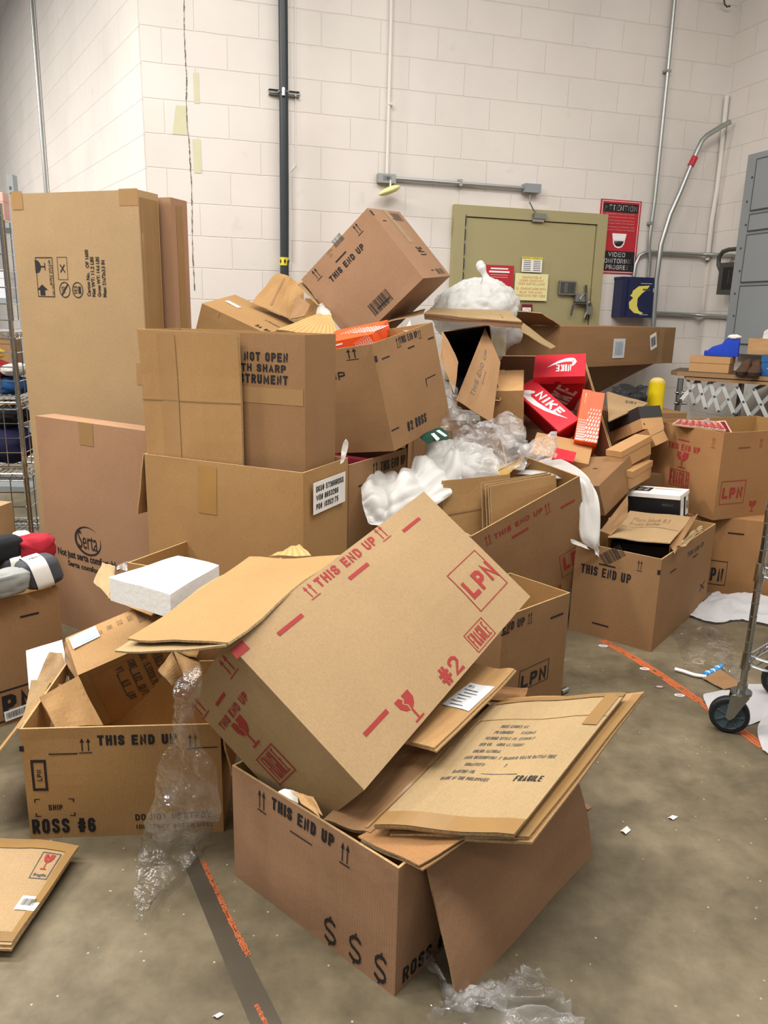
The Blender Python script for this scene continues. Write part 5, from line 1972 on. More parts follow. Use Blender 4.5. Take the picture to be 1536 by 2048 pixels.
# orange shoe box in the black #2 carton
o_, x_, y_, z_ = (V(v) for v in ROSS)
a_, b_, c_ = V((-0.325,3.752,1.314)), V((-0.08,3.684,1.369)), V((0.057,3.962,1.446))
xx, yy = b_ - a_, c_ - b_
yy = yy - xx * (yy.dot(xx) / xx.length_squared)
zz = xx.cross(yy).normalized() * .12
shoe_box('bright orange shoe box with white brush pattern in the black #2 carton', (a_ - zz * .7, xx * 1.05, yy, zz), 'shoe_orange', lid=.55, prints=[('F', 'bar', None, .4, .5, .5, .1, 0, 'logo_white')],
         lid_prints=[('F', 'bar', None, .25, .7, .4, .12, 3, 'logo_white'), ('F', 'weave', None, .82, .5, .3, .8, 20, 'logo_white'), ('T', 'weave', None, .7, .5, .4, .8, 60, 'logo_white')])

# ------------------------------------------------------------------ boxes at the right of the heap
JB = [V(v) for v in ((1.024,3.932,0.54),(0.092,-0.102,-0.043),(0.174,0.099,0.137),(-0.077,-0.16,0.214))]
t = thing('shipping_carton', 'tilted brown carton between the red shoe box carton and the tan boxes', 'carton', JB[0], CARTONS)
jq = [V(p) for p in [(1.097,3.865,0.669),(1.334,4.152,0.782),(1.299,4.466,0.798),(1.048,4.18,0.688)]]
xx, yy = jq[1] - jq[0], jq[3] - jq[0]
yy = yy - xx * (yy.dot(xx) / xx.length_squared)
nz = xx.cross(yy).normalized()
carton_body((jq[0] - nz * .17, xx, yy, nz * .17), 'kraft_brown', top='closed', prints=[('T', 'bar', None, .55, .5, .02, .12, 0, BLK)], seed=40).build('body', t)
shoe_box('tan box with a black lid band on top of the pile by the bollard', ((1.364,4.599,0.78),(0.098,-0.23,0.117),(0.142,0.062,0.004),(-0.025,0.051,0.12)), 'shoe_box_tan', 'shoe_box_char', lid=.5, prints=[('R', 'ring', (.4,), .1, .25, .05, .1, 0, BLK)],
         lid_prints=[('T', 'bar', None, .5, .5, .99, .99, 0, 'shoe_box_tan')] + [('T', 'text', 'THIS', .75, .6, .25, .12, 20, 'ink_grey')])
sheet('flattened_carton', 'brown flap lettered THIS lying over the black lidded box by the bollard', [(1.275,4.418,0.933),(1.472,4.518,0.998),(1.611,4.777,1.004),(1.374,4.844,1.062)], .008, 'kraft', .003, 5, prints=[('med', 'THIS', .62, .72, .3, .16, 180, 'ink_grey'), ('bar', None, .85, .8, .16, .02, 0, 'ink_faded')])
shoe_box('thin tan shoe box second from the top of the pile by the bollard', stretch(((1.41,4.566,0.746),(0.087,-0.239,0.118),(0.169,0.09,0.058),(-0.02,0.012,0.039)), d=.06, b=-.1), 'shoe_box_tan', lid=.4)
shoe_box('scuffed tan shoe box third in the pile by the bollard', stretch(((1.283,4.104,0.707),(0.213,0.189,0.062),(-0.132,0.15,-0.005),(-0.019,-0.013,0.105)), b=-.11), 'shoe_box_tan', lid=.3)
q4 = [V(p) for p in [(1.333,4.081,0.707),(1.467,4.241,0.727),(1.543,4.489,0.687),(1.403,4.347,0.737)]]
xx, yy = q4[1] - q4[0], q4[3] - q4[0]
yy = yy - xx * (yy.dot(xx) / xx.length_squared)
nz = xx.cross(yy).normalized()
shoe_box('tan shoe box lowest of the pile, above the black and white one', (q4[0] - nz * .1, xx * 1.3, yy, nz * .1), 'shoe_box_tan', lid=.35)
for lab, bx in (('plain carton buried beneath the tan shoe boxes', ((1.2, 4.35, 0), (.5, .12, 0), (-.1, .4, 0), (0, 0, .62))), ('plain carton buried under the black plastic bag', ((1.42, 4.85, 0), (.5, .08, 0), (-.06, .3, 0), (0, 0, .93)))):
    carton('buried_carton', lab, bx, mat='kraft_brown', top='closed', seed=6, group='cartons buried in the heap')
shoe_box('black shoe box with a white printed lid in the carton by the orange line', stretch(((1.35,4.151,0.461),(0.227,-0.163,0.02),(0.102,0.143,0.007),(-0.01,0.001,0.118)), d=.02), 'shoe_box_black', 'white_paper', lid=.16,
         prints=[('F', 'text', 'ORIGINALS', .78, .62, .2, .1, 0, 'ink_grey'), ('R', 'bar', None, .28, .5, .34, .9, 0, 'white_paper'), ('R', 'barcode', 4, .28, .6, .2, .3, 0, BLK), ('R', 'bar', None, .8, .5, .3, .92, 0, 'white_paper'), ('R', 'bar', None, .82, .45, .16, .34, 0, 'ink_grey')],
         lid_prints=[('T', 'bar', None, .22, .55, .3, .5, 0, BLK), ('T', 'text', 'DC', .22, .55, .2, .3, 0, 'white_paper'), ('T', 'bar', None, .65, .75, .5, .06, 0, 'pink')])
# opened brown carton with a dark inside, lying in that carton
t = thing('opened_carton', 'torn open small carton with handwriting on its flap and a dark inside', 'carton', (1.224,3.455,0.481), CARTONS)
w4 = [(1.074,3.544,0.49),(1.341,3.459,0.49),(1.618,3.933,0.5),(1.326,4.031,0.5)]
mb = MB()
board(mb, w4, .005, 'kraft', 'torn_edge', .008, 3, prints=[('thin', 'Mens black 8.5', .45, .74, .6, .14, 0, 'ink_faded'), ('thin', 'Brown leather', .4, .58, .5, .12, 0, 'ink_faded'), ('bar', None, .5, .45, .95, .012, 0, 'ink_faded')])
mb.build('lid_flap', t)
mb = MB()
q = [V(p) for p in w4]
dn = V((0, 0, -.22))
mb.face([q[2] + dn, q[3] + dn, q[3] + V((0, 0, -.01)), q[2] + V((0, 0, -.01))], 'kraft_inside')
mb.face([q[3] + dn, q[0] + dn, q[0] + V((0, 0, -.01)), q[3] + V((0, 0, -.01))], 'kraft_inside')
mb.face([q[1] + dn, q[2] + dn, q[2] + V((0, 0, -.01)), q[1] + V((0, 0, -.01))], 'kraft_inside')
mb.face([p + dn for p in q], 'kraft_inside')
mb.build('body', t)
mb = MB()
board(mb, [(1.358,3.486,0.47),(1.349,3.408,0.46),(1.615,3.842,0.54),(1.621,3.933,0.5)], .005, 'kraft_brown', 'torn_edge', .006, 5, n_dir=(1, 0, 0))
mb.build('side_flap', t)
mb = MB()
board(mb, [(1.079,3.562,0.49),(1.108,3.599,0.5),(1.266,3.926,0.52),(1.131,3.753,0.53)], .005, 'kraft_pale', 'torn_edge', .012, 6, n_dir=(-1, -1, 0))
mb.build('side_flap', t)
mb = MB()
board(mb, [(1.04,3.566,0.513),(1.093,3.562,0.495),(1.198,3.662,0.561),(1.208,3.728,0.657)], .005, 'kraft_brown', 'board_edge', .006, 7, n_dir=(0, -1, 0))
mb.build('back_flap', t)
q = [V(p) for p in w4]
xx = (q[1] - q[0]) * .92
yy = (q[3] - q[0]) * .8
shoe_box('black shoe box deep inside the torn open small carton', (q[0] + (q[1] - q[0]) * .04 + yy * .22 - V((0, 0, .20)), xx, yy, (0, 0, .15)), 'shoe_box_black', lid=.3)
mb = crumple([[(1.331,3.355,0.495),(1.415,3.461,0.504),(1.536,3.618,0.511)], [(1.344,3.359,0.509),(1.45,3.492,0.544),(1.572,3.653,0.527)], [(1.384,3.378,0.504),(1.49,3.519,0.528),(1.591,3.666,0.498)]], 'kraft_pale', 14, .012, 10, 3)
tag(mb.build('packing_paper', loc=(1.442,3.468,0.532)), 'crumpled brown packing paper beside the torn open small carton', 'paper')
# red frames in the carton at the right edge
o_, x_, y_, z_ = (V(v) for v in RLP)
fq = [(1.598,4.298,0.946),(1.876,4.239,0.92),(1.993,4.602,0.923),(1.748,4.604,0.931)]
sheet('woven_panel', 'red and white lattice panel in the carton at the right edge', fq, .012, 'pink', .003, 2, group='red boards in the right hand carton', layers=1,
      prints=[('weave', None, .5, .5, .96, .9, 0, 'sign_red'), ('weave', None, .52, .46, .96, .9, 0, 'sign_red')])
fq = [(1.907,4.432,0.866),(2.005,4.434,0.874),(2.026,4.603,0.929),(1.937,4.601,0.922)]
sheet('framed_board', 'maroon board with a pale rim in the carton at the right edge', fq, .02, 'pink', .001, 3, group='red boards in the right hand carton', layers=1, prints=[('bar', None, .5, .5, .8, .84, 0, 'maroon')])
mb = crumple([[(1.762,4.34,0.91),(1.828,4.392,0.91),(1.871,4.445,0.915)], [(1.799,4.446,0.919),(1.857,4.5,0.93),(1.891,4.502,0.937)], [(1.854,4.549,0.918),(1.909,4.605,0.935),(1.93,4.606,0.939)]], 'bag_film', 12, .012, 12, 4)
tag(mb.build('clear_wrap', loc=(1.842,4.447,0.926)), 'scrap of clear wrap between the red boards', 'plastic')

# ------------------------------------------------------------------ lower left: things in the #6 carton
MT = ((-0.918,2.323,0.136),(0.242,0.117,0.084),(-0.089,0.137,0.065),(-0.023,-0.132,0.248))
t = carton('shipping_carton', 'scuffed small carton stencilled with its material and weight, in the #6 carton', stretch(MT, r=.06), [
    ('F', 'text', 'MATERIALS: 1120404', .70, .62, .09, .62, -90, 'ink_grey'),
    ('F', 'text', 'DIM: 15.5X9X6.75 INCHES', .58, .5, .07, .86, -90, 'ink_grey'),
    ('F', 'text', 'CUBE   0.62   CU.FT.', .46, .56, .07, .66, -90, 'ink_grey'),
    ('F', 'text', 'WT.    6.5    LBS', .34, .56, .07, .6, -90, 'ink_grey'),
    ('F', 'bar', None, .42, .55, .012, .42, 0, 'ink_grey'), ('F', 'bar', None, .30, .55, .012, .42, 0, 'ink_grey'),
    ('T', 'text', 'ITEM', .3, .75, .05, .1, 0, 'ink_faded'), ('T', 'text', 'CODE', .4, .78, .05, .1, 0, 'ink_faded'), ('T', 'text', 'CLASS', .5, .8, .05, .12, 0, 'ink_faded'),
    ('T', 'text', 'QUANTITY', .6, .8, .05, .14, 0, 'ink_faded'), ('T', 'text', 'DESCRIPTION', .7, .74, .07, .3, 90, 'ink_faded'), ('T', 'thin', 'Damask', .88, .72, .1, .3, 90, 'ink_grey')],
    [], labels=[('T', .16, .78, .26, .3, 4, 'white_paper', [('bar', None, .6, .5, .66, .8, 0, 'label_blue'), ('bar', None, .14, .5, .16, .8, 0, 'paper_grey')])],
    tapes=[('F', .02, .5, .1, .98, 'tape_tan'), ('F', .5, .96, 1.0, .1, 'tape_dark')], mat='kraft_gold', inner='kraft_inside', top='closed', seed=44)
o_, x_, y_, z_ = (V(v) for v in MT)
mb = MB()
board(mb, [(-0.938,2.006,0.309),(-0.829,2.081,0.281),(-0.933,2.172,0.391),(-1.005,2.065,0.377)], .006, 'kraft_gold', 'board_edge', .006, 4, n_dir=(0, -1, 0))
mb.build('flap', t)
mb = MB()
board(mb, [(-1.087,2.41,0.355),(-0.966,2.225,0.358),(-0.949,2.209,0.374),(-1.074,2.423,0.403)], .005, 'kraft_brown', 'board_edge', .003, 4, n_dir=(-1, 0, 0))
mb.build('flap', t)
sheet('cardboard_piece', 'pale folded board standing at the left inside the #6 carton', [(-1.093,2.115,0.249),(-0.988,2.131,0.232),(-1.016,2.238,0.328),(-1.105,2.223,0.349)], .006, 'kraft_pale', .004, 4, n_dir=(0, -1, 0), group='loose boards in the #6 carton')
sheet('cardboard_piece', 'darker bent board behind the pale one in the #6 carton', [(-1.119,2.274,0.308),(-1.013,2.29,0.289),(-1.067,2.374,0.373),(-1.102,2.356,0.383)], .006, 'kraft', .004, 6, n_dir=(0, -1, 0), group='loose boards in the #6 carton')
def foam(label, quad, th, seed, n_dir=(0, 0, 1)):
    c = sum((V(q) for q in quad), V()) / 4
    mb = MB()
    board(mb, quad, th, 'foam_white', 'foam_white', .004, seed, n_dir=n_dir)
    return tag(mb.build('foam_block', loc=c), label, 'packing foam', 'white foam blocks')


foam('white foam slab standing between the sock carton and the #6 carton', [(-1.138,2.269,0.289),(-1.026,2.323,0.297),(-1.076,2.403,0.408),(-1.174,2.347,0.391)], .05, 1, (0, -1, 0))
foam('large white foam block on top of the broken carton by the tall wide flat carton', [(-0.837,2.228,0.7),(-0.61,2.084,0.7),(-0.529,2.364,0.7),(-0.686,2.457,0.7)], .075, 2)
FB = ((-.93, 2.66, .0), (.42, -.16, 0), (.18, .36, 0), (0, 0, .60))
t = carton('broken_carton', 'torn brown carton carrying the large white foam block', FB, [], [], mat='kraft_gold', seed=46)
mb = MB()
board(mb, [(-0.932,2.458,0.54),(-0.746,2.332,0.531),(-0.703,2.406,0.58),(-0.906,2.534,0.595)], .006, 'kraft_gold', 'board_edge', .006, 3, n_dir=(0, -1, 0))
mb.build('flap', t)
mb = MB()
board(mb, [(-1.052,2.642,0.531),(-0.96,2.535,0.517),(-0.976,2.674,0.576),(-1.057,2.755,0.568)], .005, 'kraft_pale', 'torn_edge', .01, 4)
mb.build('flap', t)
mb = crumple([[(-1.021,2.795,0.524),(-0.964,2.796,0.529),(-0.891,2.801,0.549)], [(-1.031,2.848,0.53),(-0.973,2.851,0.543),(-0.914,2.852,0.544)], [(-1.029,2.898,0.522),(-0.981,2.9,0.531),(-0.942,2.9,0.532)]], 'bag_film', 16, .012, 14, 6)
tag(mb.build('bubble_wrap', loc=(-0.98,2.847,0.527)), 'bubble wrap behind the large white foam block', 'packing')
t = thing('small_carton', 'small open carton tangled in clear film under the torn flap', 'carton', (-0.531,1.972,0.537), CARTONS)
mb = MB()
board(mb, [(-0.62,1.969,0.524),(-0.565,1.912,0.504),(-0.545,1.96,0.49),(-0.601,2.046,0.543)], .005, 'kraft_gold', 'torn_edge', .006, 2, n_dir=(0, -1, 0))
mb.build('flap', t)
mb = MB()
board(mb, [(-0.545,1.96,0.49),(-0.485,1.919,0.531),(-0.539,2.07,0.518),(-0.606,2.074,0.533)], .005, 'kraft_gold', 'board_edge', .003, 3, n_dir=(0, -1, 0))
mb.build('side', t)
mb = MB()
board(mb, [(-0.6,2.073,0.528),(-0.524,2.023,0.534),(-0.545,2.224,0.513),(-0.63,2.272,0.497)], .005, 'kraft_inside', 'board_edge', .003, 4, n_dir=(0, -1, 0))
mb.build('back_panel', t)
sheet('cardboard_piece', 'crumpled ribbed board peeping over the torn flap of the big tan carton', [(-0.384,2.497,0.692),(-0.238,2.432,0.72),(-0.295,2.585,0.71),(-0.344,2.58,0.692)], .006, 'kraft_ribbed', .005, 8)

# ------------------------------------------------------------------ flattened boxes in the foreground carton
sheet('flattened_carton', 'dark brown folded carton sloping down inside the foreground carton', [(-0.124,1.586,0.33),(-0.011,1.517,0.35),(0.274,1.863,0.45),(0.122,1.841,0.47)], .012, 'kraft_brown', .012, 21, tape=[(.84, .02, .90, .98, 'tape_soft')])
sheet('flattened_carton', 'orange brown board with a pointed near corner in the foreground carton', [(-0.041,1.506,0.352),(0.094,1.415,0.352),(0.268,1.548,0.372),(0.141,1.638,0.372)], .014, 'kraft_orange', .006, 22, layers=3)
sheet('flattened_carton', 'lower of the two overhanging flat cartons, its right tip taped', [(0.032,1.503,0.362),(0.343,1.491,0.372),(0.775,2.057,0.44),(0.364,2.027,0.43)], .016, 'kraft_gold', .008, 23, tape=[(.93, .02, 1.0, .98, 'tape_tan'), (0, 0, 1, .06, 'tape_dark')])
sheet('flattened_carton', 'uppermost flat carton, printed with an order form and FRAGILE', [(-0.005,1.502,0.385),(0.305,1.471,0.395),(0.706,2.012,0.465),(0.316,1.952,0.455)], .018, 'kraft_pale', .009, 24, prints=[
    ('text', 'ROSS STORES INC', .36, .735, .2, .022, 0, 'ink_grey'), ('text', 'PO NUMBER      8353945', .40, .685, .3, .022, 0, 'ink_grey'), ('text', 'VENDOR STYLE NO. EF3WH17', .40, .635, .36, .022, 0, 'ink_grey'),
    ('text', 'SKU NO.   4000.43.756507', .38, .585, .32, .022, 0, 'ink_grey'), ('text', 'COLOR: NATURAL', .32, .53, .2, .022, 0, 'ink_grey'), ('text', 'ITEM DESCRIPTION: 3\' DIAMOND WEAVE RATTAN TREE', .53, .48, .66, .022, 0, 'ink_grey'),
    ('text', 'QUANTITY:            2', .4, .425, .3, .022, 0, 'ink_grey'), ('text', 'CARTON NO.', .29, .37, .16, .022, 0, 'ink_grey'), ('bar', None, .55, .36, .26, .004, 0, 'ink_grey'), ('text', 'MADE IN THE PHILIPPINES', .34, .32, .34, .022, 0, 'ink_grey'),
    ('fat', 'FRAGILE', .79, .33, .2, .036, 0, BLK), ('bar', None, .5, .80, .99, .006, 0, 'tape_tan')],
    tape=[(0, 0, 1, .085, 'tape_tan'), (.86, .72, .97, .99, 'tape_tan'), (.05, .965, 1, 1, 'tape_dark')])
sheet('flattened_carton', 'folded carton with a grey shipping label tucked under the tipped carton', [(0.004,1.741,0.47),(0.136,1.668,0.48),(0.386,2.032,0.52),(0.269,2.064,0.52)], .012, 'kraft_gold', .008, 25,
      labels=[(.42, .42, .95, .75, 'paper_grey', [('text', 'SHIP TO', .2, .85, .2, .08, 0, 'ink_grey')] + [('bar', None, .35 + .1 * (k % 2), .7 - k * .12, .5, .025, 0, 'ink_grey') for k in range(6)])])
sheet('flattened_carton', 'dark edged board behind the labelled folded carton', [(0.304,2.062,0.4),(0.422,2.043,0.42),(0.441,2.087,0.43),(0.337,2.1,0.43)], .01, 'kraft_orange', .008, 26)
mb = crumple([[(-0.222,1.508,0.459),(-0.203,1.506,0.451),(-0.174,1.502,0.437)], [(-0.217,1.526,0.451),(-0.199,1.526,0.449),(-0.178,1.521,0.431)], [(-0.211,1.545,0.442),(-0.194,1.544,0.44),(-0.185,1.543,0.436)]], 'tissue', 10, .003, 12, 2)
tag(mb.build('envelope', loc=(-0.201,1.515,0.447)), 'white envelope corner at the rim of the foreground carton', 'envelope')
sheet('cardboard_piece', 'small tan card scrap beside the white envelope corner', [(-0.167,1.485,0.45),(-0.122,1.451,0.439),(-0.145,1.488,0.46),(-0.182,1.517,0.455)], .004, 'kraft_gold', .002, 5, n_dir=(0, -1, 0), group='card scraps')

# flattened carton on the floor at the left edge
sheet('flattened_carton', 'flattened carton on the floor at the left edge with a red goblet mark', [(-1.083,1.501,0.03),(-0.855,1.5,0.035),(-0.824,1.835,0.05),(-1.145,1.87,0.05)], .016, 'kraft', .008, 28, prints=[
    ('frame', (.05, .03), .83, .74, .17, .26, 0, 'ink_grey'), ('goblet', None, .83, .775, .09, .15, 0, RD), ('text', 'fragile', .83, .645, .12, .035, 0, 'ink_grey')],
    tape=[(0, .9, 1, .99, 'tape_tan'), (.0, .02, 1, .1, 'tape_dark'), (.93, .02, 1, .98, 'tape_tan')],
    labels=[(.80, .30, 1.0, .44, 'white_paper', [('barcode', 3, .5, .55, .7, .5, 0, 'ink_grey')])])

# flat boards standing in the red lettered carton
sheet('flattened_carton', 'folded carton standing in the red lettered carton, behind the stack', [(0.269,3.372,0.481),(0.577,3.526,0.517),(0.594,3.593,0.775),(0.269,3.426,0.769)], .012, 'kraft_gold', .006, 31, n_dir=(0, -1, 0), tape=[(0, .45, 1, .47, 'kraft_brown')])
for k, (dx, lab) in enumerate(((0, 'front board of the stack standing in the red lettered carton'), (-9, 'second board of the stack standing in the red lettered carton'), (-16, 'back board of the stack standing in the red lettered carton'))):
    sx = V((dx * .0022, .022 * k, .002 * k))
    sheet('flattened_carton', lab, [V(p) + sx for p in [(0.496,3.363,0.526),(0.828,3.59,0.605),(0.817,3.613,0.772),(0.475,3.392,0.758)]], .009, 'kraft_gold', .006, 32 + k, n_dir=(0, -1, 0))
# ------------------------------------------------------------------ bags, wraps and films
t = thing('trash_bag', 'knotted white trash bag bulging over the open carton lid', 'bag', (0.559,5.002,1.474))
c = V((0.545,5.016,1.528))
mb = blob(c, (.27, .05, .0), (-.03, .2, 0), (.03, .0, .19), 'bag_white', .085, 4.6, 4, 120, 70, pinch=.9)
mb.build('bag', t, smooth=True)
mb = MB()
k0, k1 = V((0.602,5.037,1.73)), V((0.563,5.036,1.806))
mb.tube(curve_pts([k0 - V((-.02, 0, .05)), k0, (k0 + k1) / 2, k1], 10), .02, 'bag_white', 10, radii=[.06, .045, .035, .028, .022, .018, .018, .022, .028, .03, .018])
blob(k1, (.026, 0, .0), (0, .02, 0), (.0, 0, .026), 'bag_white', .2, 5, 2, 16, 10, mb=mb)
mb.build('knot', t, smooth=True)
mb = crumple([[(0.543,4.836,1.43),(0.662,4.818,1.442),(0.802,4.837,1.436)], [(0.575,4.803,1.381),(0.685,4.739,1.374),(0.809,4.804,1.387)], [(0.617,4.765,1.315),(0.692,4.708,1.334),(0.791,4.774,1.352)], [(0.649,4.745,1.237),(0.688,4.728,1.251),(0.738,4.762,1.304)]], 'bag_thin', 26, .03, 6, 8)
mb.build('drape', t, smooth=True)


def wrap(name, label, rows, mat, cat='plastic', group=None, n=34, amp=.025, freq=7, seed=0, smooth=True, fold=None):
    mb = crumple(rows, mat, n, amp, freq, seed, fold=fold)
    m = rows[len(rows) // 2]
    o = mb.build(name, loc=m[len(m) // 2], smooth=smooth)
    return tag(o, label, cat, group)


WG = 'wrappings spilling from the middle of the heap'
wrap('clear_wrap', 'tall loop of glossy clear wrap in front of the black #2 carton', [
    [(0.172,3.861,1.056),(0.192,3.935,1.142),(0.28,3.944,1.176),(0.357,3.927,1.109)], [(0.171,3.797,1.007),(0.227,3.839,1.09),(0.308,3.843,1.104),(0.418,3.852,1.018)],
    [(0.202,3.729,0.943),(0.274,3.745,1.004),(0.346,3.75,1.025),(0.475,3.79,0.978)], [(0.246,3.705,0.85),(0.32,3.671,0.919),(0.404,3.679,0.949),(0.526,3.775,0.92)]], 'clear_film', group=WG, amp=.05, freq=5, seed=3)
wrap('clear_wrap', 'wide crumpled clear wrap in the middle of the heap, with printing on it', [
    [(0.341,3.932,0.929),(0.487,3.997,0.981),(0.616,3.999,0.989),(0.713,3.933,0.933)], [(0.33,3.764,0.879),(0.47,3.827,0.923),(0.608,3.829,0.931),(0.726,3.816,0.881)],
    [(0.315,3.693,0.805),(0.448,3.703,0.843),(0.582,3.707,0.858),(0.714,3.751,0.829)], [(0.313,3.629,0.756),(0.432,3.633,0.77),(0.564,3.64,0.797),(0.681,3.687,0.778)]], 'bag_film', group=WG, amp=.045, freq=6, seed=5, n=44)
wrap('clear_wrap', 'pinkish clear wrap in front of the small red shoe box', [
    [(0.682,3.935,0.82),(0.766,3.991,0.879),(0.856,4.002,0.919),(0.909,4.035,0.928)], [(0.682,3.846,0.798),(0.766,3.909,0.84),(0.843,3.916,0.867),(0.901,3.963,0.847)],
    [(0.687,3.785,0.759),(0.767,3.824,0.791),(0.834,3.851,0.814),(0.885,3.9,0.806)]], 'bag_film', group=WG, amp=.03, freq=11, seed=7, smooth=False)
wrap('foam_wrap', 'white foam sheet spilling left towards the SKU label carton', [
    [(-0.101,3.481,0.781),(-0.012,3.535,0.791),(0.071,3.552,0.778),(0.155,3.647,0.826)], [(-0.105,3.362,0.721),(-0.021,3.417,0.733),(0.08,3.426,0.769),(0.21,3.565,0.827)],
    [(-0.089,3.294,0.657),(-0.001,3.299,0.677),(0.102,3.331,0.722),(0.279,3.514,0.791)], [(-0.064,3.241,0.613),(0.038,3.24,0.607),(0.158,3.271,0.647),(0.309,3.413,0.719)]], 'tissue', 'packing foam', WG, amp=.05, n=60, fold=(1.6, 3.6), seed=9)
wrap('foam_wrap', 'round white foam sheet behind the boards in the red lettered carton', [
    [(0.23,3.859,0.848),(0.316,3.92,0.884),(0.445,3.92,0.882),(0.548,3.911,0.847)], [(0.241,3.742,0.794),(0.331,3.755,0.843),(0.453,3.762,0.87),(0.558,3.8,0.816)],
    [(0.268,3.675,0.733),(0.338,3.655,0.776),(0.446,3.665,0.813),(0.563,3.732,0.753)], [(0.293,3.624,0.658),(0.377,3.628,0.671),(0.473,3.635,0.697),(0.568,3.723,0.718)]], 'foam_wrap', 'packing foam', WG, amp=.045, n=60, fold=(3.0, 1.4), seed=11)
wrap('foam_wrap', 'white foam sheet standing up at the left behind the tipped carton corner', [
    [(0.201,3.918,0.876),(0.249,3.977,0.905),(0.307,3.975,0.896)], [(0.198,3.804,0.832),(0.26,3.823,0.868),(0.339,3.86,0.851)], [(0.18,3.634,0.776),(0.265,3.661,0.797),(0.364,3.697,0.818)], [(0.189,3.51,0.694),(0.273,3.53,0.691),(0.371,3.604,0.738)]], 'tissue', 'packing foam', WG, amp=.045, n=50, fold=(3.0, 1.6), seed=12)
wrap('foam_sleeve', 'long white foam sleeve hanging down over the red lettered carton', [
    [(0.646,3.878,0.718),(0.771,4.041,0.75),(0.914,4.1,0.778)], [(0.716,3.73,0.745),(0.822,3.838,0.764),(0.948,3.894,0.782)], [(0.822,3.649,0.752),(0.899,3.672,0.762),(0.982,3.713,0.76)], [(0.904,3.606,0.746),(0.952,3.585,0.745),(1.001,3.623,0.73)],
    [(0.926,3.558,0.641),(0.973,3.539,0.646),(1.018,3.559,0.643)], [(0.929,3.528,0.526),(0.976,3.509,0.532),(1.026,3.529,0.528)], [(0.949,3.514,0.468),(0.987,3.492,0.464),(1.026,3.508,0.447)], [(0.997,3.506,0.44),(1.01,3.491,0.42),(1.025,3.495,0.397)]], 'tissue', 'packing foam', WG, amp=.018, n=60, fold=(3.0, 2.0), seed=14)
wrap('foam_scrap', 'small white foam tab beside the red LPN mark under the hanging sleeve', [
    [(0.875,3.46,0.5),(0.896,3.459,0.496),(0.96,3.471,0.464)], [(0.88,3.455,0.482),(0.901,3.454,0.478),(0.963,3.469,0.455)], [(0.897,3.453,0.473),(0.92,3.453,0.471),(0.973,3.467,0.449)]], 'tissue', 'packing foam', WG, n=12, amp=.006, seed=15)
wrap('film_scrap', 'scrap of clear film in the right corner of the red lettered carton', [
    [(0.855,3.78,0.738),(0.912,3.783,0.752),(0.95,3.781,0.745)], [(0.845,3.721,0.712),(0.894,3.723,0.721),(0.933,3.726,0.731)], [(0.846,3.691,0.676),(0.885,3.696,0.694),(0.914,3.7,0.711)]], 'bag_film', group=WG, n=16, amp=.02, seed=16, smooth=False)
wrap('padded_mailer', 'yellow padded envelope under the wide clear wrap', [
    [(0.561,3.838,0.765),(0.632,3.843,0.784),(0.697,3.849,0.808)], [(0.556,3.752,0.752),(0.62,3.755,0.763),(0.669,3.761,0.788)], [(0.562,3.686,0.738),(0.591,3.688,0.746),(0.62,3.694,0.765)]], 'lamp_cream', 'envelope', n=14, amp=.006, seed=17)
MATS['mailer'] = plain('mailer', '#c5a155', .6)
bpy.data.objects['padded_mailer'].data.materials[0] = MATS['mailer']
wrap('green_bag', 'dark green and white bag beneath the black #2 carton', [
    [(0.156,3.596,0.946),(0.202,3.602,0.97),(0.265,3.648,0.988)], [(0.173,3.551,0.934),(0.224,3.556,0.954),(0.292,3.6,0.963)], [(0.199,3.506,0.919),(0.236,3.51,0.933),(0.294,3.553,0.942)]], 'box_green', 'bag', n=14, amp=.01, seed=18)
mbx = bpy.data.objects['green_bag']
mb = crumple([[(0.208,3.539,0.965),(0.222,3.54,0.97)], [(0.234,3.491,0.941),(0.248,3.493,0.95)]], 'logo_white', 6, .003, 5, 2)
mb.build('stripe', mbx)
mb = crumple([[(0.232,3.552,0.978),(0.246,3.553,0.983)], [(0.272,3.516,0.957),(0.283,3.517,0.961)]], 'logo_white', 6, .003, 5, 3)
mb.build('stripe', mbx)
wrap('foam_scrap', 'torn white foam strip caught on the corner of the SKU label carton', [
    [(-0.169,2.915,0.989),(-0.162,2.922,1.017),(-0.152,2.925,1.031)], [(-0.17,2.908,0.962),(-0.155,2.913,0.98),(-0.143,2.922,1.016)], [(-0.173,2.901,0.937),(-0.158,2.904,0.949),(-0.146,2.915,0.99)]], 'tissue', 'packing foam', n=10, amp=.008, freq=14, seed=19)
wrap('foam_scrap', 'white scrap sticking out of the black #2 carton', [
    [(0.064,3.904,1.423),(0.086,3.908,1.435),(0.105,3.917,1.471)], [(0.071,3.883,1.418),(0.093,3.884,1.424),(0.11,3.889,1.443)], [(0.086,3.862,1.417),(0.1,3.863,1.424),(0.112,3.866,1.434)]], 'tissue', 'packing foam', n=8, amp=.005, seed=20)
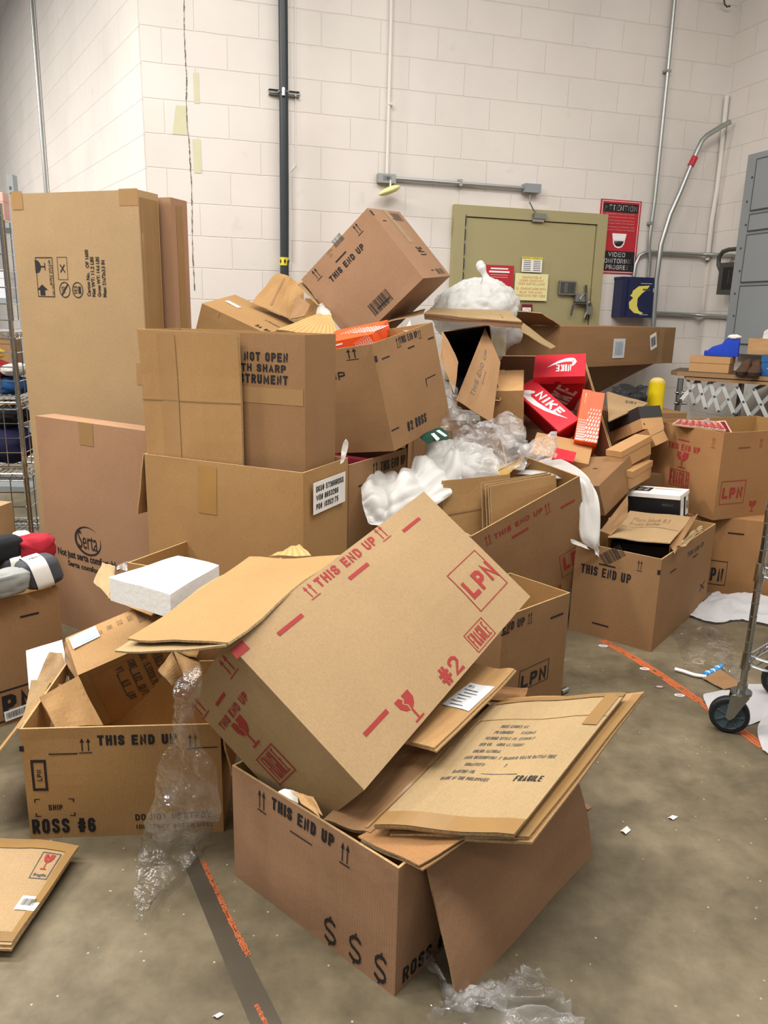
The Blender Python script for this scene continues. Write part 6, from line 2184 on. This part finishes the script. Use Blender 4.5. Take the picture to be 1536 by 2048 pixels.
# film hanging off the tipped carton on to the floor
wrap('hanging_film', 'long clear film trailing from the tipped carton down to the floor', [
    [(-0.474,1.721,0.646),(-0.456,1.708,0.636),(-0.437,1.704,0.658),(-0.423,1.705,0.662)], [(-0.489,1.674,0.623),(-0.462,1.653,0.621),(-0.442,1.652,0.616),(-0.427,1.662,0.617)], [(-0.496,1.667,0.554),(-0.47,1.646,0.553),(-0.451,1.646,0.553),(-0.437,1.656,0.553)],
    [(-0.511,1.675,0.467),(-0.476,1.646,0.473),(-0.442,1.646,0.474),(-0.426,1.665,0.469)], [(-0.542,1.671,0.372),(-0.482,1.633,0.385),(-0.422,1.637,0.398),(-0.395,1.675,0.387)], [(-0.574,1.676,0.269),(-0.503,1.647,0.277),(-0.435,1.65,0.291),(-0.392,1.68,0.285)],
    [(-0.668,1.888,0.03),(-0.58,1.819,0.07),(-0.522,1.834,0.06),(-0.47,1.908,0.04)], [(-0.649,1.779,0.02),(-0.59,1.756,0.04),(-0.55,1.78,0.03),(-0.504,1.813,0.02)], [(-0.605,1.61,0.01),(-0.586,1.592,0.03),(-0.572,1.608,0.03),(-0.556,1.7,0.01)]],
    'clear_film', n=60, amp=.022, freq=8, seed=23)
# clear bags on the floor
wrap('clear_bag', 'crumpled clear plastic bag on the floor at the bottom edge', [
    [(0.135,1.292,0.01),(0.226,1.271,0.05),(0.303,1.244,0.07),(0.427,1.279,0.02)], [(0.133,1.351,0.01),(0.201,1.335,0.05),(0.316,1.326,0.07),(0.46,1.35,0.01)], [(0.163,1.383,0.01),(0.244,1.379,0.04),(0.321,1.36,0.08),(0.427,1.397,0.01)], [(0.209,1.404,0.01),(0.277,1.413,0.03),(0.339,1.396,0.07),(0.404,1.426,0.02)], [(0.328,1.44,0.01),(0.353,1.432,0.04),(0.36,1.42,0.08),(0.375,1.422,0.09)]],
    'glint_film', n=80, amp=.06, fold=(7.0, 3.0), seed=25)
wrap('clear_bag', 'clear film caught under the near tip of the hanging carton flap', [
    [(0.11,1.504,0.01),(0.127,1.46,0.04),(0.154,1.436,0.03)], [(0.123,1.506,0.03),(0.14,1.454,0.06),(0.163,1.417,0.05)], [(0.139,1.515,0.01),(0.156,1.457,0.03),(0.181,1.406,0.02)], [(0.165,1.41,0.005),(0.187,1.388,0.02),(0.204,1.4,0.005)]], 'glint_film', n=24, amp=.02, freq=9, seed=26)
wrap('paper_scrap', 'greyish torn paper under the near tip of the hanging carton flap', [
    [(0.204,1.407,0.006),(0.227,1.413,0.012),(0.249,1.406,0.006)], [(0.211,1.425,0.008),(0.234,1.427,0.014),(0.254,1.424,0.006)], [(0.223,1.445,0.006),(0.238,1.442,0.01),(0.257,1.442,0.006)]], 'tissue_grey', 'paper', n=12, amp=.006, seed=27)
wrap('clear_bag', 'flat clear plastic bag on the floor right of the orange line', [
    [(1.403,3.619,0.01),(1.496,3.602,0.03),(1.592,3.536,0.05),(1.697,3.599,0.01)], [(1.428,3.478,0.01),(1.495,3.437,0.03),(1.57,3.361,0.04),(1.663,3.348,0.01)], [(1.389,3.305,0.01),(1.442,3.243,0.04),(1.542,3.233,0.03),(1.627,3.187,0.01)], [(1.36,3.182,0.005),(1.435,3.186,0.01),(1.503,3.11,0.02),(1.55,3.037,0.005)]],
    'floor_film', n=44, amp=.014, freq=8, seed=28)
wrap('foam_sheet', 'white foam cloth lying on the floor in front of the tall black LPN carton', [
    [(1.609,3.764,0.01),(1.704,3.676,0.01),(1.853,3.726,0.01),(1.987,3.655,0.01)], [(1.642,3.811,0.02),(1.726,3.75,0.03),(1.887,3.806,0.02),(2.03,3.747,0.02)], [(1.731,3.915,0.03),(1.788,3.831,0.05),(1.944,3.907,0.03),(2.086,3.865,0.03)], [(1.895,4.131,0.02),(1.895,3.987,0.05),(2.022,4.054,0.04),(2.156,4.012,0.03)]],
    'tissue_grey', 'packing foam', n=26, amp=.012, freq=8, seed=29)
wrap('foam_sheet', 'white foam cloth on the floor under the caster wheel', [
    [(1.323,2.856,0.006),(1.298,2.639,0.006),(1.403,2.662,0.006),(1.5,2.705,0.006)], [(1.336,2.895,0.008),(1.368,2.809,0.01),(1.463,2.797,0.008),(1.548,2.765,0.006)], [(1.36,2.913,0.008),(1.427,2.901,0.012),(1.509,2.9,0.01),(1.62,2.892,0.006)], [(1.528,2.988,0.006),(1.578,3.005,0.008),(1.622,3.007,0.008),(1.685,3.006,0.006)]],
    'tissue_grey', 'packing foam', n=22, amp=.006, freq=7, seed=30)
wrap('foam_sheet', 'white foam cloth at the right edge below the caster wheel', [
    [(1.388,2.487,0.006),(1.4,2.455,0.006),(1.445,2.473,0.006)], [(1.431,2.62,0.01),(1.46,2.605,0.02),(1.518,2.624,0.01)], [(1.526,2.76,0.008),(1.554,2.758,0.01),(1.587,2.763,0.008)]], 'tissue_grey', 'packing foam', n=14, amp=.008, freq=8, seed=31)

# ------------------------------------------------------------------ sock rolls in the carton at the left edge
def super_roll(c, rx, ry, rz, e=.55, x0=-1.0, x1=1.0, n=18, m=28, amp=0.0, seed=0, grow=1.0):
    c, rx, ry, rz = V(c), V(rx), V(ry), V(rz)
    P = []
    for i in range(n + 1):
        x = x0 + (x1 - x0) * i / n
        r = max(1e-3, (1 - abs(x) ** 4)) ** .35 if abs(x) < 1 else .02
        row = []
        for k in range(m):
            a = 2 * math.pi * k / m
            ca, sa = math.cos(a), math.sin(a)
            y = math.copysign(abs(ca) ** e, ca)
            z = math.copysign(abs(sa) ** e, sa)
            h = 1 + amp * (math.sin(a * 9 + seed + 2 * x) * .5 + noise.noise(V((x * 3 + seed, y * 3, z * 3))))
            row.append(c + rx * x + (ry * y + rz * z) * r * h * grow)
        P.append(row)
    return P


def sock_roll(label, c, rx, ry, rz, mat, band=.5, amp=.04, seed=0, text=True):
    t = thing('sock_roll', label, 'socks', V(c) - V(rz), 'sock rolls in the left hand carton')
    mb = MB()
    P = super_roll(c, rx, ry, rz, amp=amp, seed=seed)
    mb.grid(P, mat, None, True)
    mb.face(P[0][::-1], mat)
    mb.face(P[-1], mat)
    mb.build('roll', t, smooth=True)
    if band:
        mb = MB()
        mb.grid(super_roll(c, rx, ry, rz, x0=-band, x1=band * .6, n=4, grow=1.07), 'white_paper', None, True)
        if text:
            o = V(c) + V(rz) * 1.09 - V(rx) * .4 - V(ry) * .5
            put_mark(mb, o, V(rx) * .8, V(ry) * .9, (V(rx).cross(V(ry))).normalized(), ('text', 'clean', .38, .3, .8, .3, 0, 'ink_grey'))
            put_mark(mb, o, V(rx) * .8, V(ry) * .9, (V(rx).cross(V(ry))).normalized(), ('bar', None, .5, .72, .6, .05, 0, 'paper_grey'))
        mb.build('paper_band', t, smooth=True)
    return t


SX = V((.717, .697, 0))
SY = V((-.697, .717, 0))
sock_roll('charcoal sock roll with a white printed band at the near corner of its carton', (-1.262,2.678,0.553), SX * .075 + V((0, 0, .01)), SY * .055, (-.01, -.01, .055), 'sock_charcoal', seed=1)
sock_roll('dark red ribbed sock roll at the back of its carton', (-1.343,2.842,0.589), SY * -.06, SX * .065, (0, 0, .05), 'sock_red', False, amp=.14, seed=2)
sock_roll('black sock roll at the frame edge in the sock carton', (-1.437,2.784,0.6), SX * .07, SY * .05, (0, 0, .05), 'sock_and_shade_black', False, seed=3)
sock_roll('small charcoal sock roll with a white band, behind the printed one', (-1.408,2.798,0.537), SX * .06, SY * .045, (0, 0, .042), 'sock_charcoal', seed=4, text=False)
sock_roll('light grey folded socks at the front left of the carton', (-1.336,2.563,0.546), SX * .085, SY * .05, (.01, 0, .045), 'sock_grey', False, amp=.12, seed=5)
sock_roll('white sock roll standing at the back of the carton', (-1.431,2.917,0.597), SX * .035, SY * .03, (0, 0, .035), 'foam_white', False, amp=.08, seed=6)
carton('shipping_carton', 'small printed carton behind the sock carton at the left edge', ((-2.3, 3.3, 0), (.5, -.09, 0), (.05, .3, 0), (0, 0, .60)),
       [('F', 'barcode', 3, .72, .9, .2, .08, 0, 'ink_grey'), ('F', 'text', '10', .9, .9, .06, .05, 90, 'ink_grey')], mat='kraft', top='closed', seed=50)

# ------------------------------------------------------------------ wire carts
def wire_shelf(O, X, Y, m='chrome', pitch=.03):
    O, X, Y = V(O), V(X), V(Y)
    mb = MB()
    z = V((0, 0, .035))
    for q in (V(), -z):
        mb.tube([O + q, O + X + q], .005, m, 6)
        mb.tube([O + Y + q, O + X + Y + q], .005, m, 6)
        mb.tube([O + q, O + Y + q], .005, m, 6)
        mb.tube([O + X + q, O + X + Y + q], .005, m, 6)
    for a, b in ((O, X), (O + Y, X), (O, Y), (O + X, Y)):
        n = max(3, int(b.length / .06))
        for k in range(n):
            mb.tube([a + b * (k / n), a + b * ((k + .5) / n) - z, a + b * ((k + 1) / n)], .0025, m, 4, caps=False)
    n = int(X.length / pitch)
    for k in range(1, n):
        mb.tube([O + X * (k / n), O + X * (k / n) + Y], .0022, m, 4, caps=False)
    for k in (1, 2):
        mb.tube([O + Y * (k / 3) - z * .2, O + Y * (k / 3) + X - z * .2], .004, m, 6, caps=False)
    return mb


def wire_panel(O, X, Z, m='chrome', p=.075):
    O, X, Z = V(O), V(X), V(Z)
    mb = MB()
    n, k2 = max(2, round(X.length / p)), max(2, round(Z.length / p))
    for k in range(n + 1):
        mb.tube([O + X * (k / n), O + X * (k / n) + Z], .003, m, 5, caps=False)
    for k in range(k2 + 1):
        mb.tube([O + Z * (k / k2), O + Z * (k / k2) + X], .003, m, 5, caps=False)
    return mb


def post(p, z0, z1, rings=True, r=.0125):
    mb = MB()
    mb.tube([(p[0], p[1], z0), (p[0], p[1], z1)], r, 'chrome', 12)
    if rings:
        z = z0 + .03
        while z < z1 - .02:
            mb.tube([(p[0], p[1], z), (p[0], p[1], z + .004)], r * 1.07, 'steel_dull', 12)
            z += .05
    return mb


def caster(t, p, heading, r=.064):
    """swivel caster under a post: fork, with the wheel as its own piece"""
    p = V(p)
    h = V((math.cos(heading), math.sin(heading), 0))
    s = V((-h.y, h.x, 0))
    hub = V((p.x, p.y, r)) - h * .03
    mb = MB()
    mb.tube([(p.x, p.y, r * 2 + .02), (p.x, p.y, r * 2 + .032)], .036, 'chrome', 18)
    mb.tube([(p.x, p.y, r * 2 + .032), (p.x, p.y, r * 2 + .06)], .018, 'chrome', 14)
    for sg in (-1, 1):
        a = V((p.x, p.y, r * 2 + .02)) + s * sg * .026
        mb.prism([a + h * .028, a - h * .036, hub + s * sg * .026 - h * .014, hub + s * sg * .026 - V((0, 0, .012)), hub + s * sg * .026 + h * .014], s * sg * .004, 'steel')
    mb.tube([hub - s * .034, hub + s * .034], .008, 'steel', 10)
    f = mb.build('caster', t)
    mb = MB()
    prof = [(-.018, .76), (-.018, .86), (-.0165, .95), (-.011, 1.0), (.011, 1.0), (.0165, .95), (.018, .86), (.018, .76)]
    R_ = [[hub + s * o + (h * math.cos(a) + V((0, 0, math.sin(a)))) * (r - .001) * q for a in [2 * math.pi * k / 36 for k in range(36)]] for o, q in prof]
    mb.grid([x + [x[0]] for x in R_], 'rubber_black')
    hubp = [(-.014, .76), (-.012, .7), (-.012, .2), (-.02, .2), (-.02, .0)]
    for sg in (-1, 1):
        R_ = [[hub + s * o * sg + (h * math.cos(a) + V((0, 0, math.sin(a)))) * max(r * q, .001) for a in [2 * math.pi * k / 36 for k in range(37)]] for o, q in hubp]
        mb.grid(R_, 'wheel_grey')
        for k in range(7):
            a = 2 * math.pi * k / 7
            d = h * math.cos(a) + V((0, 0, math.sin(a)))
            e = h * -math.sin(a) + V((0, 0, math.cos(a)))
            mb.box(hub + s * sg * .012 + d * r * .2 - e * .003, d * r * .5, e * .006, s * sg * .005, 'wheel_grey')
    o = mb.build('wheel', t)
    o.parent = f
    return f


CARTS = 'wire shelving carts'
c0 = V((1.345,2.612,0.1))
t = thing('wire_cart', 'chrome wire shelf cart entering at the right edge, on a grey wheel', 'cart', (c0.x, c0.y, 0), CARTS)
RX, RY = V((.66, -.75, 0)) * .9, V((.75, .66, 0)) * .45
for a_ in (V(), RX, RY, RX + RY):
    post(c0 + a_, .19, 1.15).build('post', t, smooth=False)
    caster(t, c0 + a_, math.radians(-22), .072)
for zz in (.32, .66, 1.02):
    wire_shelf((c0.x, c0.y, zz), RX, RY).build('shelf', t)
    mb = MB()
    for a_ in (V(), RX, RY, RX + RY):
        mb = MB()
        mb.tube([(c0.x + a_.x, c0.y + a_.y, zz - .055), (c0.x + a_.x, c0.y + a_.y, zz + .012)], .018, 'chrome', 14, radii=[.0185, .016])
        mb.build('collar', t)
pc = c0 + RX * .2 + RY * .35
mb = blob((pc.x, pc.y, .40), (.09, 0, 0), (0, .07, 0), (0, 0, .075), 'pink', .1, 3, 2)
tag(mb.build('soft_bundle', loc=(pc.x, pc.y, .33), smooth=True), 'pale pink bundle on the lower shelf of the wire cart at right', 'bundle')
mb = blob((pc.x, pc.y + .05, .74), (.1, 0, 0), (0, .09, 0), (0, 0, .07), 'sock_and_shade_black', .1, 3, 5)
tag(mb.build('soft_bundle', loc=(pc.x, pc.y, .67), smooth=True), 'black bundle on the upper shelf of the wire cart at right', 'bundle')

c1 = V((-1.93,4.041,0.75))
t = thing('wire_cart', 'tall wire cart with mesh sides and clothes at the left edge', 'cart', (c1.x, c1.y, 0), CARTS)
LX, LY = V((-.9, -.1, 0)), V((-.05, .5, 0))
c1.z = 0
for a_ in (V(), LX, LY, LX + LY):
    post(c1 + a_, .19, 1.98).build('post', t, smooth=False)
    caster(t, c1 + a_, math.radians(70))
for zz in (.24, .62, 1.0, 1.36):
    wire_shelf((c1.x, c1.y, zz), LX, LY).build('shelf', t)
for z0, z1 in ((.28, .6), (.66, .97), (1.04, 1.33), (1.42, 1.9)):
    wire_panel((c1.x, c1.y - .012, z0), LX, (0, 0, z1 - z0)).build('mesh_side', t)
    wire_panel((c1.x + .014, c1.y, z0), LY, (0, 0, z1 - z0)).build('mesh_side', t)
for lab, cat, dx, z, rx, rz, mt in (('navy fabric tote on the middle shelf of the left cart', 'tote', -.16, .76, .15, .11, 'fabric_navy'), ('black bag leaning on the navy tote in the left cart', 'bag', -.12, .91, .1, .06, 'sock_and_shade_black'),
                                ('blue garment on the upper shelf of the left cart', 'garment', -.1, 1.075, .1, .05, 'fabric_blue'), ('white garment above the blue one in the left cart', 'garment', -.07, 1.16, .06, .035, 'foam_white'),
                                ('red garment piled on the upper shelf of the left cart', 'garment', -.17, 1.16, .06, .05, 'fabric_red'), ('yellow garment on top of the red one in the left cart', 'garment', -.19, 1.24, .05, .03, 'fabric_yellow')):
    p = c1 + V((dx, .15, z))
    mb = blob(p, (rx, 0, 0), (0, .11, 0), (0, 0, rz), mt, .12, 3, z * 9)
    tag(mb.build(cat, loc=p - V((0, 0, rz)), smooth=True), lab, cat, 'goods in the left hand cart')

# store shelving seen in the gap behind the carts
s0 = V((-2.305,4.943,1.645))
t = thing('shelving_unit', 'grey slotted store shelving in the gap beside the tall carton', 'shelf', (s0.x, s0.y, 0))
mb = MB()
mb.abox(s0.x, s0.y, 0, s0.x + .035, s0.y + .06, 2.25, 'panel_grey')
for k in range(60):
    mb.abox(s0.x + .011, s0.y - .001, .1 + k * .035, s0.x + .023, s0.y, .118 + k * .035, 'charcoal')
mb.build('upright', t)
mb = MB()
mb.abox(s0.x - 1.0, s0.y, 0, s0.x - .965, s0.y + .06, 2.25, 'panel_grey')
mb.build('upright', t)
for zz in (.3, .7, 1.1, 1.5, 1.95):
    mb = MB()
    mb.abox(s0.x - .97, s0.y + .02, zz, s0.x, s0.y + .42, zz + .03, 'panel_grey')
    mb.build('shelf_board', t)
rnd = random.Random(8)
for k, (zz, mt, lab) in enumerate(((.735, 'shoe_box_tan', 'tan box on a back shelf in the gap by the tall carton, lowest'), (1.135, 'kraft_brown', 'brown box on a back shelf in the gap, second from below'), (1.535, 'paper_grey', 'pale box on a back shelf in the gap, second from above'), (1.985, 'pink', 'pink box on a back shelf in the gap, topmost'))):
    mb = MB()
    mb.abox(s0.x - .3, s0.y + .05, zz, s0.x - .06, s0.y + .3, zz + .17, mt)
    mb.abox(s0.x - .302, s0.y + .048, zz + .12, s0.x - .058, s0.y + .302, zz + .172, mt)
    tag(mb.build('storage_box', loc=(s0.x - .18, s0.y + .2, zz)), lab, 'box', 'boxes on the back shelves')

# ------------------------------------------------------------------ odds and ends on the floor
mb = MB()
mb.tube(curve_pts([(1.301,3.125,0.012),(1.332,3.102,0.012),(1.368,3.07,0.012),(1.411,3.058,0.012)], 12), .008, 'foam_white', 8)
t = tag(mb.build('packing_strap', loc=(1.355,3.093,0.01)), 'white strap with a blue printed end on the floor near the clear bag', 'strap')
mb = MB()
mb.tube(curve_pts([(1.407,3.066,0.015),(1.454,3.096,0.016),(1.516,3.155,0.015)], 8), .013, 'strap_blue', 8)
for k in range(3):
    a = V([(1.421,3.074,0.016),(1.451,3.093,0.017),(1.486,3.127,0.016)][k])
    mb.tube([a, a + V((.006, .006, 0))], .0137, 'logo_white', 8)
mb.build('blue_end', t)
sheet('card_piece', 'square of brown card on the floor touching the caster wheel', [(1.392,3.047,0.01),(1.441,2.945,0.012),(1.511,2.949,0.035),(1.486,3.098,0.03)], .004, 'kraft_brown', .004, 3, group='card scraps', cat='card', layers=1)
for (p, mt, lab) in (((1.053,3.379,0), 'paper_grey', 'oval pale sticker on the floor at the far end of the orange line'), ((1.173,3.142,0), 'paper_grey', 'oval pale sticker on the floor midway along the orange line'),
                     ((1.182,2.973,0), 'purple_grey', 'oval purplish sticker on the floor below the orange line'), ((1.24,2.901,0), 'paper_grey', 'oval pale sticker on the floor nearest the caster wheel')):
    mb = MB()
    P = V(p)
    mb.face([P + V((math.cos(a) * .022, math.sin(a) * .014, .0015)) for a in [2 * math.pi * k / 20 for k in range(20)]], mt)
    mb.face([P + V((math.cos(a) * .014, math.sin(a) * .008, .002)) for a in [2 * math.pi * k / 20 for k in range(20)]], 'logo_dim')
    tag(mb.build('sticker', loc=p), lab, 'sticker', 'stickers on the floor')
for (q, mt, lab) in (([(0.737,2.018,0.002),(0.749,1.999,0.006),(0.772,2.024,0.002),(0.763,2.035,0.008)], 'white_paper', 'torn white paper scrap on the open floor at right'), ([(0.905,2.087,0.002),(0.918,2.075,0.004),(0.941,2.095,0.002),(0.924,2.098,0.005)], 'white_paper', 'tiny white crumb of paper right of the torn paper scrap'),
                     ([(0.645,2.137,0.002),(0.664,2.114,0.004),(0.682,2.133,0.002),(0.663,2.147,0.006)], 'kraft_rose', 'tiny tan card scrap beside the hanging carton flap'), ([(-0.349,1.353,0.002),(-0.336,1.347,0.005),(-0.324,1.359,0.003),(-0.333,1.361,0.006)], 'white_paper', 'small white scrap on the floor at the bottom left of the dark stripe')):
    mb = MB()
    a, b, c_, d = (V(v) for v in q)
    mb.grid([[a, (a + b) / 2 + V((0, 0, .004)), b], [(a + d) / 2, (a + c_) / 2 + V((0, 0, .006)), (b + c_) / 2], [d, (c_ + d) / 2, c_]], mt)
    tag(mb.build('paper_scrap', loc=a), lab, 'paper', 'scraps on the floor')
mb = MB()
a, b = V((0.745,2.882,0.012)), V((0.776,2.91,0.012))
mb.tube([a, b], .012, 'steel', 10)
tag(mb.build('foil_roll', loc=a), 'small shiny foil roll on the floor at the foot of the black LPN carton', 'foil')
# dark bundle of film by the bollard
wrap('black_bag', 'black plastic bag heaped behind the red shoe box carton by the bollard', [
    [(1.434,4.952,1.078),(1.544,5.059,1.094),(1.674,5.054,1.075)], [(1.406,4.839,1.042),(1.53,4.896,1.064),(1.658,4.943,1.044)], [(1.423,4.822,0.976),(1.529,4.843,0.976),(1.646,4.88,0.962)]], 'rubber_black', 'bag', n=24, amp=.03, freq=8, seed=33, smooth=False)
